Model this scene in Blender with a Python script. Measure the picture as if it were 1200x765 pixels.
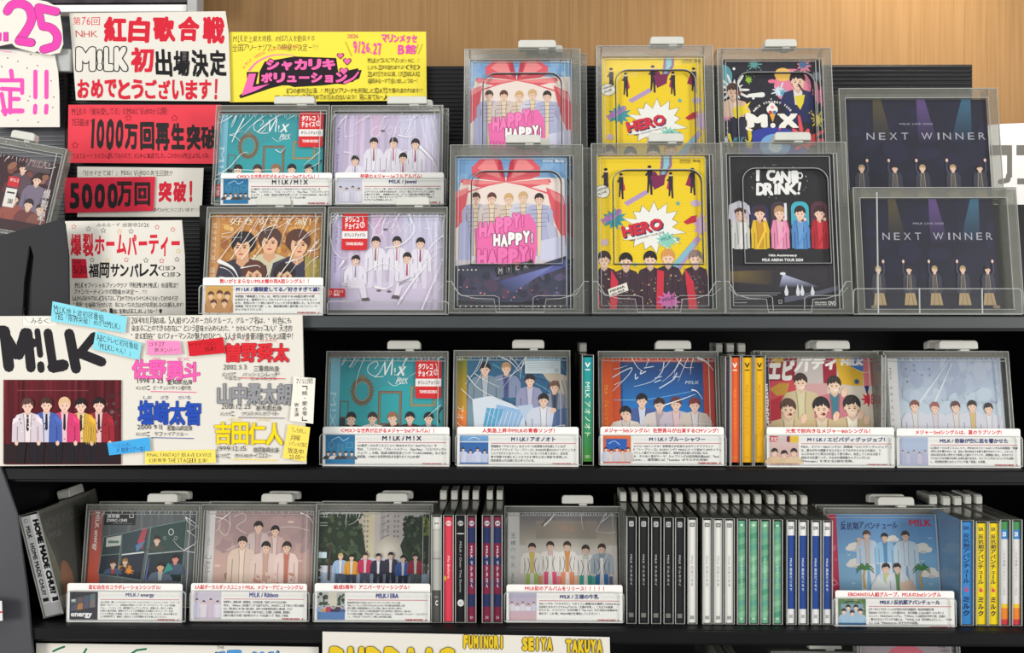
import bpy, bmesh, math, random
from mathutils import Vector, Matrix
for o in list(bpy.data.objects): bpy.data.objects.remove(o)
S = bpy.context.scene
COL = S.collection
# ------------------------------------------------------------------ camera
F = 1030.0            # focal length in pixels of the 1200 px wide frame
ZC = 1.40             # camera height
cam = bpy.data.objects.new('camera', bpy.data.cameras.new('camera'))
COL.objects.link(cam)
YAW, ROLL = 0.014, 0.001      # the photographer stands a hair right of the middle and turns a little left
cam.matrix_world = Matrix.Translation((0, 0, ZC)) @ Matrix.Rotation(YAW, 4, 'Z') @ Matrix.Rotation(math.pi/2, 4, 'X') @ Matrix.Rotation(ROLL, 4, 'Z')
cam.data.sensor_width = 36; cam.data.lens = F/1200*36
cam.data.clip_start = 0.02; cam.data.clip_end = 30
S.camera = cam
# ------------------------------------------------------------------ world, lamps, exposure
S.view_settings.view_transform = 'Standard'; S.view_settings.look = 'None'
S.view_settings.gamma = 1; S.view_settings.use_curve_mapping = False
S.view_settings.exposure = 0.0
wd = bpy.data.worlds.new('world'); S.world = wd; wd.use_nodes = True
wd.node_tree.nodes['Background'].inputs[0].default_value = (0.93, 0.96, 1.0, 1)
wd.node_tree.nodes['Background'].inputs[1].default_value = 0.46
def area_lamp(name, loc, target, sx, sy, power, col=(1, 0.97, 0.92)):
    l = bpy.data.lights.new(name, 'AREA'); l.shape = 'RECTANGLE'; l.size = sx; l.size_y = sy
    l.energy = power; l.color = col
    o = bpy.data.objects.new(name, l); COL.objects.link(o); o.location = loc
    o.rotation_euler = (Vector(target)-Vector(loc)).to_track_quat('-Z', 'Y').to_euler()
    return o
area_lamp('ceiling_lamp', (-0.75, -0.40, 2.90), (-0.15, 1.05, 1.30), 1.3, 0.35, 9)
area_lamp('ceiling_lamp', (0.75, -0.40, 2.90), (0.1, 1.05, 1.30), 1.2, 0.3, 4)
for sx_ in (-1, 1): area_lamp('side_fill', (2.5*sx_, -1.15, 1.60), (0, 1.05, 1.10), 0.9, 0.9, 58)  # unseen fill lights added at both sides to brighten the lower covers
def spot_lamp(name, loc, target, power, angle, blend, col, r=0.04):
    l = bpy.data.lights.new(name, 'SPOT'); l.energy = power; l.spot_size = math.radians(angle); l.spot_blend = blend
    l.color = col; l.shadow_soft_size = r
    o = bpy.data.objects.new(name, l); COL.objects.link(o); o.location = loc
    o.rotation_euler = (Vector(target)-Vector(loc)).to_track_quat('-Z', 'Y').to_euler()
spot_lamp('wall_spot', (0.75, 1.22, 2.45), (0.55, 1.56, 1.72), 34, 75, 1.0, (1, 0.90, 0.74))

# ------------------------------------------------------------------ materials
def lin(c):
    if isinstance(c, str): c = tuple(int(c[i:i+2], 16) for i in (1, 3, 5))
    return tuple(((v/255)/12.92 if v/255 <= 0.04045 else ((v/255+0.055)/1.055)**2.4) for v in c[:3])
def new_mat(name):
    m = bpy.data.materials.new(name); m.use_nodes = True
    nt = m.node_tree; return m, nt, nt.nodes['Principled BSDF']
def print_mat(name, rough, spec, bump=0.0, scale=400):
    m, nt, b = new_mat(name)
    a = nt.nodes.new('ShaderNodeVertexColor'); a.layer_name = 'Col'
    nt.links.new(a.outputs[0], b.inputs['Base Color'])
    b.inputs['Roughness'].default_value = rough; b.inputs['Specular IOR Level'].default_value = spec
    if bump:
        n = nt.nodes.new('ShaderNodeTexNoise'); n.inputs['Scale'].default_value = scale
        tc = nt.nodes.new('ShaderNodeTexCoord'); nt.links.new(tc.outputs['Object'], n.inputs['Vector'])
        bp = nt.nodes.new('ShaderNodeBump'); bp.inputs['Strength'].default_value = bump; bp.inputs['Distance'].default_value = 0.001
        nt.links.new(n.outputs[0], bp.inputs['Height']); nt.links.new(bp.outputs[0], b.inputs['Normal'])
    return m
def plain_mat(name, c, rough=0.5, spec=0.5, noise=0.0, scale=60, stretch=(1, 1, 1), c2=None, bump=0):
    m, nt, b = new_mat(name)
    b.inputs['Roughness'].default_value = rough; b.inputs['Specular IOR Level'].default_value = spec
    tc = nt.nodes.new('ShaderNodeTexCoord'); mp = nt.nodes.new('ShaderNodeMapping'); mp.inputs['Scale'].default_value = stretch
    nt.links.new(tc.outputs['Object'], mp.inputs['Vector'])
    n = nt.nodes.new('ShaderNodeTexNoise'); n.inputs['Scale'].default_value = scale; n.inputs['Detail'].default_value = 4
    nt.links.new(mp.outputs[0], n.inputs['Vector'])
    r = nt.nodes.new('ShaderNodeValToRGB')
    l1 = lin(c); l2 = lin(c2) if c2 else tuple(v*(1-noise) for v in l1)
    r.color_ramp.elements[0].position = 0.3; r.color_ramp.elements[1].position = 0.7
    r.color_ramp.elements[0].color = (*l2, 1); r.color_ramp.elements[1].color = (*l1, 1)
    nt.links.new(n.outputs[0], r.inputs[0]); nt.links.new(r.outputs[0], b.inputs['Base Color'])
    if bump:
        bp = nt.nodes.new('ShaderNodeBump'); bp.inputs['Strength'].default_value = bump; bp.inputs['Distance'].default_value = 0.0005
        nt.links.new(n.outputs[0], bp.inputs['Height']); nt.links.new(bp.outputs[0], b.inputs['Normal'])
    return m
def clear_mat(name, tint, body, body_c, rough=0.06, gloss=1.0):
    """thin clear plastic: see-through, with a little milky body colour and a sharp surface reflection"""
    m = bpy.data.materials.new(name); m.use_nodes = True; nt = m.node_tree; nt.nodes.clear()
    N = nt.nodes.new; L = nt.links.new
    out = N('ShaderNodeOutputMaterial'); tr = N('ShaderNodeBsdfTransparent'); tr.inputs[0].default_value = (*tint, 1)
    df = N('ShaderNodeBsdfDiffuse'); df.inputs[0].default_value = (*lin(body_c), 1)
    tc = N('ShaderNodeTexCoord'); nz = N('ShaderNodeTexNoise'); nz.inputs['Scale'].default_value = 35
    L(tc.outputs['Object'], nz.inputs['Vector'])
    mr = N('ShaderNodeMapRange'); mr.inputs['To Min'].default_value = body*0.75; mr.inputs['To Max'].default_value = body*1.25
    L(nz.outputs[0], mr.inputs['Value'])
    m1 = N('ShaderNodeMixShader'); L(mr.outputs[0], m1.inputs[0]); L(tr.outputs[0], m1.inputs[1]); L(df.outputs[0], m1.inputs[2])
    gl = N('ShaderNodeBsdfGlossy'); gl.inputs['Roughness'].default_value = rough
    lw = N('ShaderNodeLayerWeight'); lw.inputs[0].default_value = 0.5      # thin sheet: same reflection from either face
    pw = N('ShaderNodeMath'); pw.operation = 'POWER'; pw.inputs[1].default_value = 5; L(lw.outputs['Facing'], pw.inputs[0])
    ma = N('ShaderNodeMath'); ma.operation = 'MULTIPLY_ADD'; ma.inputs[1].default_value = 0.9; ma.inputs[2].default_value = 0.04; L(pw.outputs[0], ma.inputs[0])
    ml = N('ShaderNodeMath'); ml.operation = 'MULTIPLY'; ml.inputs[1].default_value = gloss; L(ma.outputs[0], ml.inputs[0])
    m2 = N('ShaderNodeMixShader'); L(ml.outputs[0], m2.inputs[0]); L(m1.outputs[0], m2.inputs[1]); L(gl.outputs[0], m2.inputs[2])
    L(m2.outputs[0], out.inputs[0]); return m
M_PAPER = print_mat('marker_on_paper', 0.75, 0.2, 0.05)
M_PRINT = print_mat('glossy_print', 0.4, 0.2)
M_RIM = clear_mat('keeper_clear_plastic', (0.80, 0.80, 0.78), 0.20, (186, 186, 176), 0.10)
M_RIDGE = clear_mat('keeper_moulded_ridge', (0.85, 0.86, 0.86), 0.65, (205, 208, 205), 0.12)
M_DARKRIDGE = clear_mat('keeper_groove_edge', (0.35, 0.36, 0.37), 0.15, (90, 90, 90), 0.1)
M_PANEL = clear_mat('keeper_clear_panel', (0.975, 0.975, 0.97), 0.008, (200, 200, 200), 0.04, 0.4)
M_ACRYL = clear_mat('clear_acrylic', (0.975, 0.978, 0.975), 0.012, (200, 202, 198), 0.05, 0.45)
M_FILM_GLARE = clear_mat('shrink_crease_glare', (0.97, 0.97, 0.97), 0.85, (252, 252, 252), 0.12)  # whitish body paints the lamp glare along the film's folds
M_HANDLE = plain_mat('milky_white_plastic', (206, 206, 198), 0.4, 0.5, 0.05)
M_JEWEL = plain_mat('smoked_jewel_case', (70, 70, 72), 0.15, 0.6, 0.2)
M_BLACK = plain_mat('black_steel', (17, 17, 19), 0.5, 0.2, 0.25, 25)
M_LIT_LIP = plain_mat('lit_shelf_lip', (62, 66, 68), 0.5, 0.4, 0.12, 18, (1, 8, 8))  # greyer copy of the black lip: overhead light painted into the top edge
M_RIDGED = plain_mat('black_ridged_board', (24, 24, 27), 0.45, 0.35, 0.2, 30)
M_GREYRIDGED = plain_mat('grey_ridged_board', (84, 86, 92), 0.42, 0.5, 0.15, 30)
M_GREY = plain_mat('grey_side_panel', (70, 71, 76), 0.5, 0.4, 0.12, 12)
M_DIV = plain_mat('dark_plastic_divider', (38, 39, 43), 0.55, 0.2, 0.12, 12)
M_WOOD = plain_mat('oak_veneer', (164, 127, 84), 0.55, 0.2, 0, 14, (16, 1, 0.35), (148, 112, 70))
M_METAL = plain_mat('painted_metal_post', (178, 180, 178), 0.4, 0.5, 0.08)
M_WHITE = plain_mat('white_enamel', (246, 246, 242), 0.5, 0.3, 0.02)
M_CARDSTOCK = plain_mat('white_card_edge', (226, 222, 212), 0.8, 0.2, 0.03)

# ------------------------------------------------------------------ scene helpers
def ray(px, py):
    """direction of a photo pixel in the shop: (x, z) for one metre of depth"""
    x = (px-600)/F; z = (382.5-py)/F
    x, z = x-ROLL*z, z+ROLL*x
    c, q = math.cos(YAW), math.sin(YAW); d = x*q+c
    return (x*c-q)/d, z/d
def P(px, py, Y):
    x, z = ray(px, py); return Vector((x*Y, Y, ZC+z*Y))
def pyz(px, z, Y):
    """photo row on which the height z shows at depth Y"""
    lo, hi = -2000.0, 3000.0
    for _ in range(40):
        m = (lo+hi)/2
        if P(px, m, Y).z > z: lo = m
        else: hi = m
    return lo
def tag(o, label=None, cat=None, group=None, kind=None):
    if label: o['label'] = label
    if cat: o['category'] = cat
    if group: o['group'] = group
    if kind: o['kind'] = kind
    return o
def link_mesh(name, me, mat, parent=None, loc=None):
    o = bpy.data.objects.new(name, me); COL.objects.link(o)
    if mat: me.materials.append(mat)
    if parent: o.parent = parent
    if loc is not None: o.location = loc
    return o
def empty(name, loc, rot=(0, 0, 0)):
    o = bpy.data.objects.new(name, None); COL.objects.link(o); o.location = loc; o.rotation_euler = rot
    o.empty_display_size = 0.02
    return o
def dup_tree(o, parent=None):
    c = o.copy(); COL.objects.link(c)
    if parent: c.parent = parent
    for ch in list(o.children): dup_tree(ch, c)
    return c
class MB:
    """boxes, tubes and prisms gathered into one mesh"""
    def __init__(s): s.bm = bmesh.new()
    def box(s, x0, x1, y0, y1, z0, z1):
        v = [s.bm.verts.new((x, y, z)) for z in (z0, z1) for x, y in ((x0, y0), (x1, y0), (x1, y1), (x0, y1))]
        for f in ((3, 2, 1, 0), (4, 5, 6, 7), (0, 1, 5, 4), (1, 2, 6, 5), (2, 3, 7, 6), (3, 0, 4, 7)):
            s.bm.faces.new([v[i] for i in f])
        return s
    def prism(s, pts, y0, y1):
        """outline in (x, z), extruded from y0 to y1"""
        n = len(pts)
        a = [s.bm.verts.new((x, y0, z)) for x, z in pts]; b = [s.bm.verts.new((x, y1, z)) for x, z in pts]
        s.bm.faces.new(a); s.bm.faces.new(b[::-1])
        for i in range(n): s.bm.faces.new((a[i], b[i], b[(i+1) % n], a[(i+1) % n]))
        return s
    def prism_x(s, pts, x0, x1):
        """outline in (y, z), extruded along x"""
        n = len(pts)
        a = [s.bm.verts.new((x0, y, z)) for y, z in pts]; b = [s.bm.verts.new((x1, y, z)) for y, z in pts]
        s.bm.faces.new(a); s.bm.faces.new(b[::-1])
        for i in range(n): s.bm.faces.new((a[i], b[i], b[(i+1) % n], a[(i+1) % n]))
        return s
    def ridge(s, path, w, y0, y1, closed=False):
        """a moulded ridge following a path in (x, z)"""
        n = len(path)
        L, R = [], []
        for i in range(n):
            p = path[max(i-1, 0)] if not closed else path[i-1]; q = path[min(i+1, n-1)] if not closed else path[(i+1) % n]
            d = Vector((q[0]-p[0], q[1]-p[1])); d.normalize(); nx, nz = -d.y*w/2, d.x*w/2
            L.append((path[i][0]+nx, path[i][1]+nz)); R.append((path[i][0]-nx, path[i][1]-nz))
        rows = [[s.bm.verts.new((x, y, z)) for x, z in side] for side, y in ((L, y1), (L, y0), (R, y0), (R, y1))]
        m = n if closed else n-1
        for i in range(m):
            j = (i+1) % n
            for k in range(4):
                a, b = rows[k], rows[(k+1) % 4]
                s.bm.faces.new((a[i], a[j], b[j], b[i]))
        return s
    def build(s, name, mat, parent=None, loc=None, bevel=0, seg=1):
        if bevel: bmesh.ops.bevel(s.bm, geom=list(s.bm.edges), offset=bevel, segments=seg, affect='EDGES', clamp_overlap=True)
        bmesh.ops.recalc_face_normals(s.bm, faces=s.bm.faces)
        me = bpy.data.meshes.new(name); s.bm.to_mesh(me); s.bm.free()
        return link_mesh(name, me, mat, parent, loc)
def rrect(x0, z0, x1, z1, r, n=5, corners=(1, 1, 1, 1)):
    """corners: bottom-left, bottom-right, top-right, top-left"""
    pts = []
    for k, (cx, cz, a0) in enumerate(((x0+r, z0+r, 180), (x1-r, z0+r, 270), (x1-r, z1-r, 0), (x0+r, z1-r, 90))):
        if corners[k]:
            for i in range(n+1):
                a = math.radians(a0+90*i/n); pts.append((cx+r*math.cos(a), cz+r*math.sin(a)))
        else: pts.append(((x0, x1, x1, x0)[k], (z0, z0, z1, z1)[k]))
    return pts

# ------------------------------------------------------------------ lettering
_fc = bpy.data.curves.new('lettering', 'FONT'); _fc.resolution_u = 2; _fc.size = 1.0
_fo = bpy.data.objects.new('lettering', _fc)
_gl = {}
def glyphs(s, bold=0.0):
    """outline of a piece of lettering; a bold one is struck several times, a little apart, as with a broad marker"""
    k = (s, bold)
    if k not in _gl:
        _fc.body = s
        me = bpy.data.meshes.new_from_object(_fo)
        v0 = [(p.co.x, p.co.y) for p in me.vertices]; f0 = [tuple(p.vertices) for p in me.polygons]
        bpy.data.meshes.remove(me)
        if not v0: v0, f0 = [(0, 0), (0.01, 0), (0, 0.01)], []
        if bold > 0.001:
            v, f, z = [], [], []
            b = bold*1.15
            dirs = [(-b, -b), (b, -b), (-b, b), (b, b)]
            if bold > 0.034: dirs += [(1.3*b, 0), (-1.3*b, 0), (0, 1.3*b), (0, -1.3*b)]
            for q, (dx, dy) in enumerate(dirs):
                n = len(v); v += [(x+dx, y+dy) for x, y in v0]; f += [tuple(n+i for i in t) for t in f0]; z += [q*0.16]*len(v0)
        else: v, f, z = v0, f0, [0.0]*len(v0)
        xs = [p[0] for p in v]; ys = [p[1] for p in v]
        _gl[k] = (v, f, min(xs), min(ys), max(xs), max(ys), z)
    return _gl[k]
SMALL = '、。.,・ーッャュョっゃゅょァィェォ~〜-"“”「」!！…:＼／'

class Frame:
    """a leaning rectangle in the shop: photo pixels are only used to read off its size and where it stands"""
    def __init__(s, x0, y0, x1, y1, Y, lean=0.0):
        s.r = (x0, y0, x1, y1); L = math.radians(lean)
        xm = 0.5*(x0+x1); ym = 0.5*(y0+y1); a0 = ray(xm, y1)[1]; a1 = ray(xm, y0)[1]
        s.H = (a1-a0)*Y/(math.cos(L)-a1*math.sin(L))
        s.Ym = Y+0.5*s.H*math.sin(L)
        s.W = (ray(x1, ym)[0]-ray(x0, ym)[0])*s.Ym
        s.base = Vector((ray(xm, ym)[0]*s.Ym, Y, ZC+a0*Y)); s.rot = (-L, 0, 0)
    def m(s, px, py):
        x0, y0, x1, y1 = s.r
        return ((px-(x0+x1)/2)/(x1-x0)*s.W, (y1-py)/(y1-y0)*s.H)
    def empty(s, name): return empty(name, s.base, s.rot)

EPS = 6e-6
class Canvas:
    """a printed or hand-drawn face: flat coloured shapes laid over one another as ink"""
    def __init__(s, fr, src=None, dst=None, clip=None):
        s.fr = fr; s.V = []; s.Fc = []; s.C = []; s.k = 0; s.src = src; s.dst = dst
    def pt(s, p):
        x, y = p
        if s.src:
            a, b = s.src, s.dst
            x = b[0]+(x-a[0])/(a[2]-a[0])*(b[2]-b[0]); y = b[1]+(y-a[1])/(a[3]-a[1])*(b[3]-b[1])
        return s.fr.m(x, y)
    def raw(s, pts, faces, cols, dz=None):
        n = len(s.V)
        for i, p in enumerate(pts):
            x, z = s.pt(p); s.V.append((x, -(s.k+(dz[i] if dz else 0))*EPS, z))
        one = not isinstance(cols, list)
        c = lin(cols) if one else [lin(q) for q in cols]
        for f in faces:
            s.Fc.append(tuple(n+i for i in f))
            for i in f: s.C.extend((*(c if one else c[i]), 1.0))
        s.k += 1.1+(max(dz) if dz else 0)
    def poly(s, pts, col): s.raw(pts, [tuple(range(len(pts)))], col)
    def rect(s, x0, y0, x1, y1, col): s.poly([(x0, y0), (x1, y0), (x1, y1), (x0, y1)], col)
    def grad(s, x0, y0, x1, y1, ct, cb): s.raw([(x0, y0), (x1, y0), (x1, y1), (x0, y1)], [(0, 1, 2, 3)], [ct, ct, cb, cb])
    def hgrad(s, x0, y0, x1, y1, cl, cr): s.raw([(x0, y0), (x1, y0), (x1, y1), (x0, y1)], [(0, 1, 2, 3)], [cl, cr, cr, cl])
    def rr(s, x0, y0, x1, y1, r, col, corners=(1, 1, 1, 1)): s.poly([(x, y1+y0-z) for x, z in rrect(x0, y0, x1, y1, r, 4, corners)], col)
    def ell(s, x, y, rx, ry, col, n=18, rot=0):
        c, q = math.cos(math.radians(rot)), math.sin(math.radians(rot))
        pts = []
        for i in range(n):
            a = 2*math.pi*i/n; u, v = rx*math.cos(a), ry*math.sin(a); pts.append((x+u*c-v*q, y+u*q+v*c))
        s.poly(pts, col)
    def ring(s, x, y, rx, ry, w, col, n=24):
        pts = []; fs = []
        for i in range(n):
            a = 2*math.pi*i/n; pts += [(x+rx*math.cos(a), y+ry*math.sin(a)), (x+(rx-w)*math.cos(a), y+(ry-w)*math.sin(a))]
            j = (i+1) % n; fs.append((2*i, 2*j, 2*j+1, 2*i+1))
        s.raw(pts, fs, col)
    def frame(s, x0, y0, x1, y1, w, col):
        for a in ((x0, y0, x1, y0+w), (x0, y1-w, x1, y1), (x0, y0+w, x0+w, y1-w), (x1-w, y0+w, x1, y1-w)):
            s.rect(*a, col); s.k -= 1
        s.k += 1
    def stroke(s, pts, w, col, w2=None, cap=True):
        V, Fs, Z = [], [], []
        n = len(pts); w2 = w if w2 is None else w2
        for i in range(n-1):
            (x, y), (u, v) = pts[i], pts[i+1]; d = math.hypot(u-x, v-y) or 1e-6
            a = w+(w2-w)*i/(n-1); b = w+(w2-w)*(i+1)/(n-1)
            nx, ny = -(v-y)/d/2, (u-x)/d/2; k = len(V)
            V += [(x+nx*a, y+ny*a), (x-nx*a, y-ny*a), (u-nx*b, v-ny*b), (u+nx*b, v+ny*b)]; Fs.append((k, k+1, k+2, k+3)); Z += [0.12*(i % 12)]*4
        if cap:
            for i in range(n):
                a = (w+(w2-w)*i/max(n-1, 1))/2; k = len(V)
                V += [(pts[i][0]+a*math.cos(t*math.pi/4), pts[i][1]+a*math.sin(t*math.pi/4)) for t in range(8)]; Fs.append(tuple(range(k, k+8))); Z += [1.5+0.12*(i % 12)]*8
        s.raw(V, Fs, col, Z)
    def curve(s, pts, w, col, w2=None, n=8):
        """smooth stroke through the points"""
        q = []
        P_ = [pts[0]]+list(pts)+[pts[-1]]
        for i in range(1, len(P_)-2):
            for t in range(n):
                t /= n
                q.append(tuple(0.5*(2*P_[i][j]+(P_[i+1][j]-P_[i-1][j])*t+(2*P_[i-1][j]-5*P_[i][j]+4*P_[i+1][j]-P_[i+2][j])*t*t+(3*P_[i][j]-P_[i-1][j]-3*P_[i+1][j]+P_[i+2][j])*t**3) for j in (0, 1)))
        q.append(pts[-1]); s.stroke(q, w, col, w2, cap=w > 1)
    def text(s, t, x0, y0, x1, y1, col, bold=0.0, rot=0, shear=0, warp=None):
        """set t into the box; rot 90 reads downwards, -90 upwards"""
        v, f, a, b, c, d, z = glyphs(t, bold)
        if len(t) == 1 and t in SMALL:      # keep its own place in the em square
            b, d = -0.12, 0.88
            if ord(t) > 0x2000: a, c = 0.0, 1.0
        if t in ('I', '!', 'i', '1') and not warp and not rot and x1-x0 > 0.25*(y1-y0):
            m_, w_ = (x0+x1)/2, min(0.13*(y1-y0), 0.2*(x1-x0)); x0, x1 = m_-w_, m_+w_
        pts = []
        for x, y in v:
            u = (x-a)/max(c-a, 1e-6); w = 1-(y-b)/max(d-b, 1e-6)
            if warp: pts.append(warp(u, w)); continue
            if rot == 90: u, w = 1-w, u
            elif rot == -90: u, w = w, 1-u
            pts.append((x0+u*(x1-x0)+shear*(0.5-w)*(y1-y0), y0+w*(y1-y0)))
        s.raw(pts, f, col, z)
    def tilt(s, t, x0, y0, x1, y1, h, col, bold=0.0):
        """lettering of height h along the line from (x0, y0) to (x1, y1), its foot"""
        d = math.hypot(x1-x0, y1-y0); ux, uy = (x1-x0)/d, (y1-y0)/d
        s.text(t, 0, 0, 0, 0, col, bold, warp=lambda u, w: (x0+ux*d*u+uy*h*(1-w), y0+uy*d*u-ux*h*(1-w)))
    def hand(s, t, x0, y0, x1, y1, col, bold=0.0, seed=0, jit=1.0, up=0.0):
        """handwriting: each character set on its own, uneven in size and slope; up lifts the right end"""
        R = random.Random(seed+len(t)*7+int(x0*3))
        adv = []
        for ch in t:
            o = ord(ch)
            if o < 0x2000: g = glyphs(ch, bold); adv.append(max(0.2, g[4]-g[2])+0.10 if ch != ' ' else 0.3)
            else: adv.append(0.9 if o < 0x3100 else 1.0)
        tot = sum(adv); x = x0; sc = (x1-x0)/tot; h = y1-y0
        V, Fs, Z = [], [], []
        for ch, ad in zip(t, adv):
            wd_ = ad*sc
            if ch not in ' 　':
                v, f, a, b, c, d, z = glyphs(ch, bold)
                kx = (wd_*0.9 if ord(ch) >= 0x2000 else (c-a)*sc)*(1 + 0.12*jit*(R.random()-0.5))
                if ch in SMALL:
                    ky = h*0.95; gy0, gy1 = -0.12, 0.82   # keep its own place in the em box
                    gx0, gx1 = (0, 1.0) if ord(ch) >= 0x2000 else (a-0.05, c+0.05)
                else:
                    ky = h*(0.9+0.2*jit*(R.random()-0.5)); gy0, gy1 = b, d; gx0, gx1 = a, c
                    if 0x3040 <= ord(ch) < 0x3100: ky *= 0.86
                    elif 0x61 <= ord(ch) <= 0x7a: ky *= 0.72 if ch not in 'bdfhklit' else 1
                dy = h*0.08*jit*(R.random()-0.5)+(h-ky)/2; sh = 0.16*jit*(R.random()-0.5); sl = 0.10*jit*(R.random()-0.5)
                k = len(V)
                for gx, gy in v:
                    u = (gx-gx0)/max(gx1-gx0, 1e-6); w = 1-(gy-gy0)/max(gy1-gy0, 1e-6)
                    px = x+wd_*0.05+u*kx+sh*(0.5-w)*h; py = y0+dy+w*ky+sl*(u-0.5)*wd_
                    py -= up*(px-x0)/(x1-x0)
                    V.append((px, py))
                Fs += [tuple(k+i for i in q) for q in f]; off = R.choice((0, 1.4, 2.8)); Z += [q+off for q in z]
            x += wd_
        s.raw(V, Fs, col, Z)
    def star(s, x, y, r0, r1, n, col, rot=0, sx=1.0, sy=1.0, jit=0, seed=0):
        R = random.Random(seed); pts = []
        for i in range(2*n):
            a = math.pi*i/n+math.radians(rot); r = (r1 if i % 2 == 0 else r0)*(1+jit*(R.random()-0.5))
            pts.append((x+sx*r*math.sin(a), y-sy*r*math.cos(a)))
        s.poly(pts, col)
    def outline_star(s, x, y, r, col, w=0.5):
        pts = []
        for i in range(11):
            a = math.pi*i/5; q = r if i % 2 == 0 else r*0.5; pts.append((x+q*math.sin(a), y-q*math.cos(a)))
        s.stroke(pts, w, col, cap=False)
    def splat(s, x, y, r, col, seed=0, n=11, sx=1, sy=1):
        R = random.Random(seed); pts = []
        for i in range(n):
            a0 = 2*math.pi*i/n; L = r*(0.95+0.75*R.random()) if R.random() < 0.6 else r*0.9; dw = math.pi/n
            for da, q in ((-0.75, 0.62*r), (-0.32, L*0.86), (-0.14, L), (0.14, L), (0.32, L*0.86), (0.75, 0.62*r)):
                a = a0+da*dw; pts.append((x+sx*q*math.cos(a), y+sy*q*math.sin(a)))
        s.poly(pts, col)
        for i in range(3):
            a = R.random()*6.28; s.ell(x+sx*r*1.8*math.cos(a), y+sy*r*1.8*math.sin(a), r*0.12, r*0.12, col, 8)
    def build(s, name, mat, parent, y=0.0, back=None):
        """y: how far the face stands in front of (negative) its frame; back: thickness of the card behind it"""
        V, Fc, Cc = list(s.V), list(s.Fc), list(s.C)
        if back:
            n = len(V); q = s.outline; k = len(q); w = lin((214, 210, 200))
            o = [s.pt(p) for p in q]
            V += [(x, 0, z) for x, z in o]+[(x, back, z) for x, z in o]
            fs = [tuple(n+k+i for i in range(k))]+[(n+i, n+(i+1) % k, n+k+(i+1) % k, n+k+i) for i in range(k)]
            for f in fs:
                Fc.append(f); Cc += [*w, 1.0]*len(f)
        me = bpy.data.meshes.new(name); me.from_pydata(V, [], Fc)
        ca = me.color_attributes.new('Col', 'FLOAT_COLOR', 'CORNER'); ca.data.foreach_set('color', Cc)
        return link_mesh(name, me, mat, parent, (0, y, 0))
def shade(c, k): return tuple(min(255, v*k) for v in c)
SK = (236, 200, 178); BK = (34, 28, 30); BR = (74, 50, 40); BL = (206, 170, 110)
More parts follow.
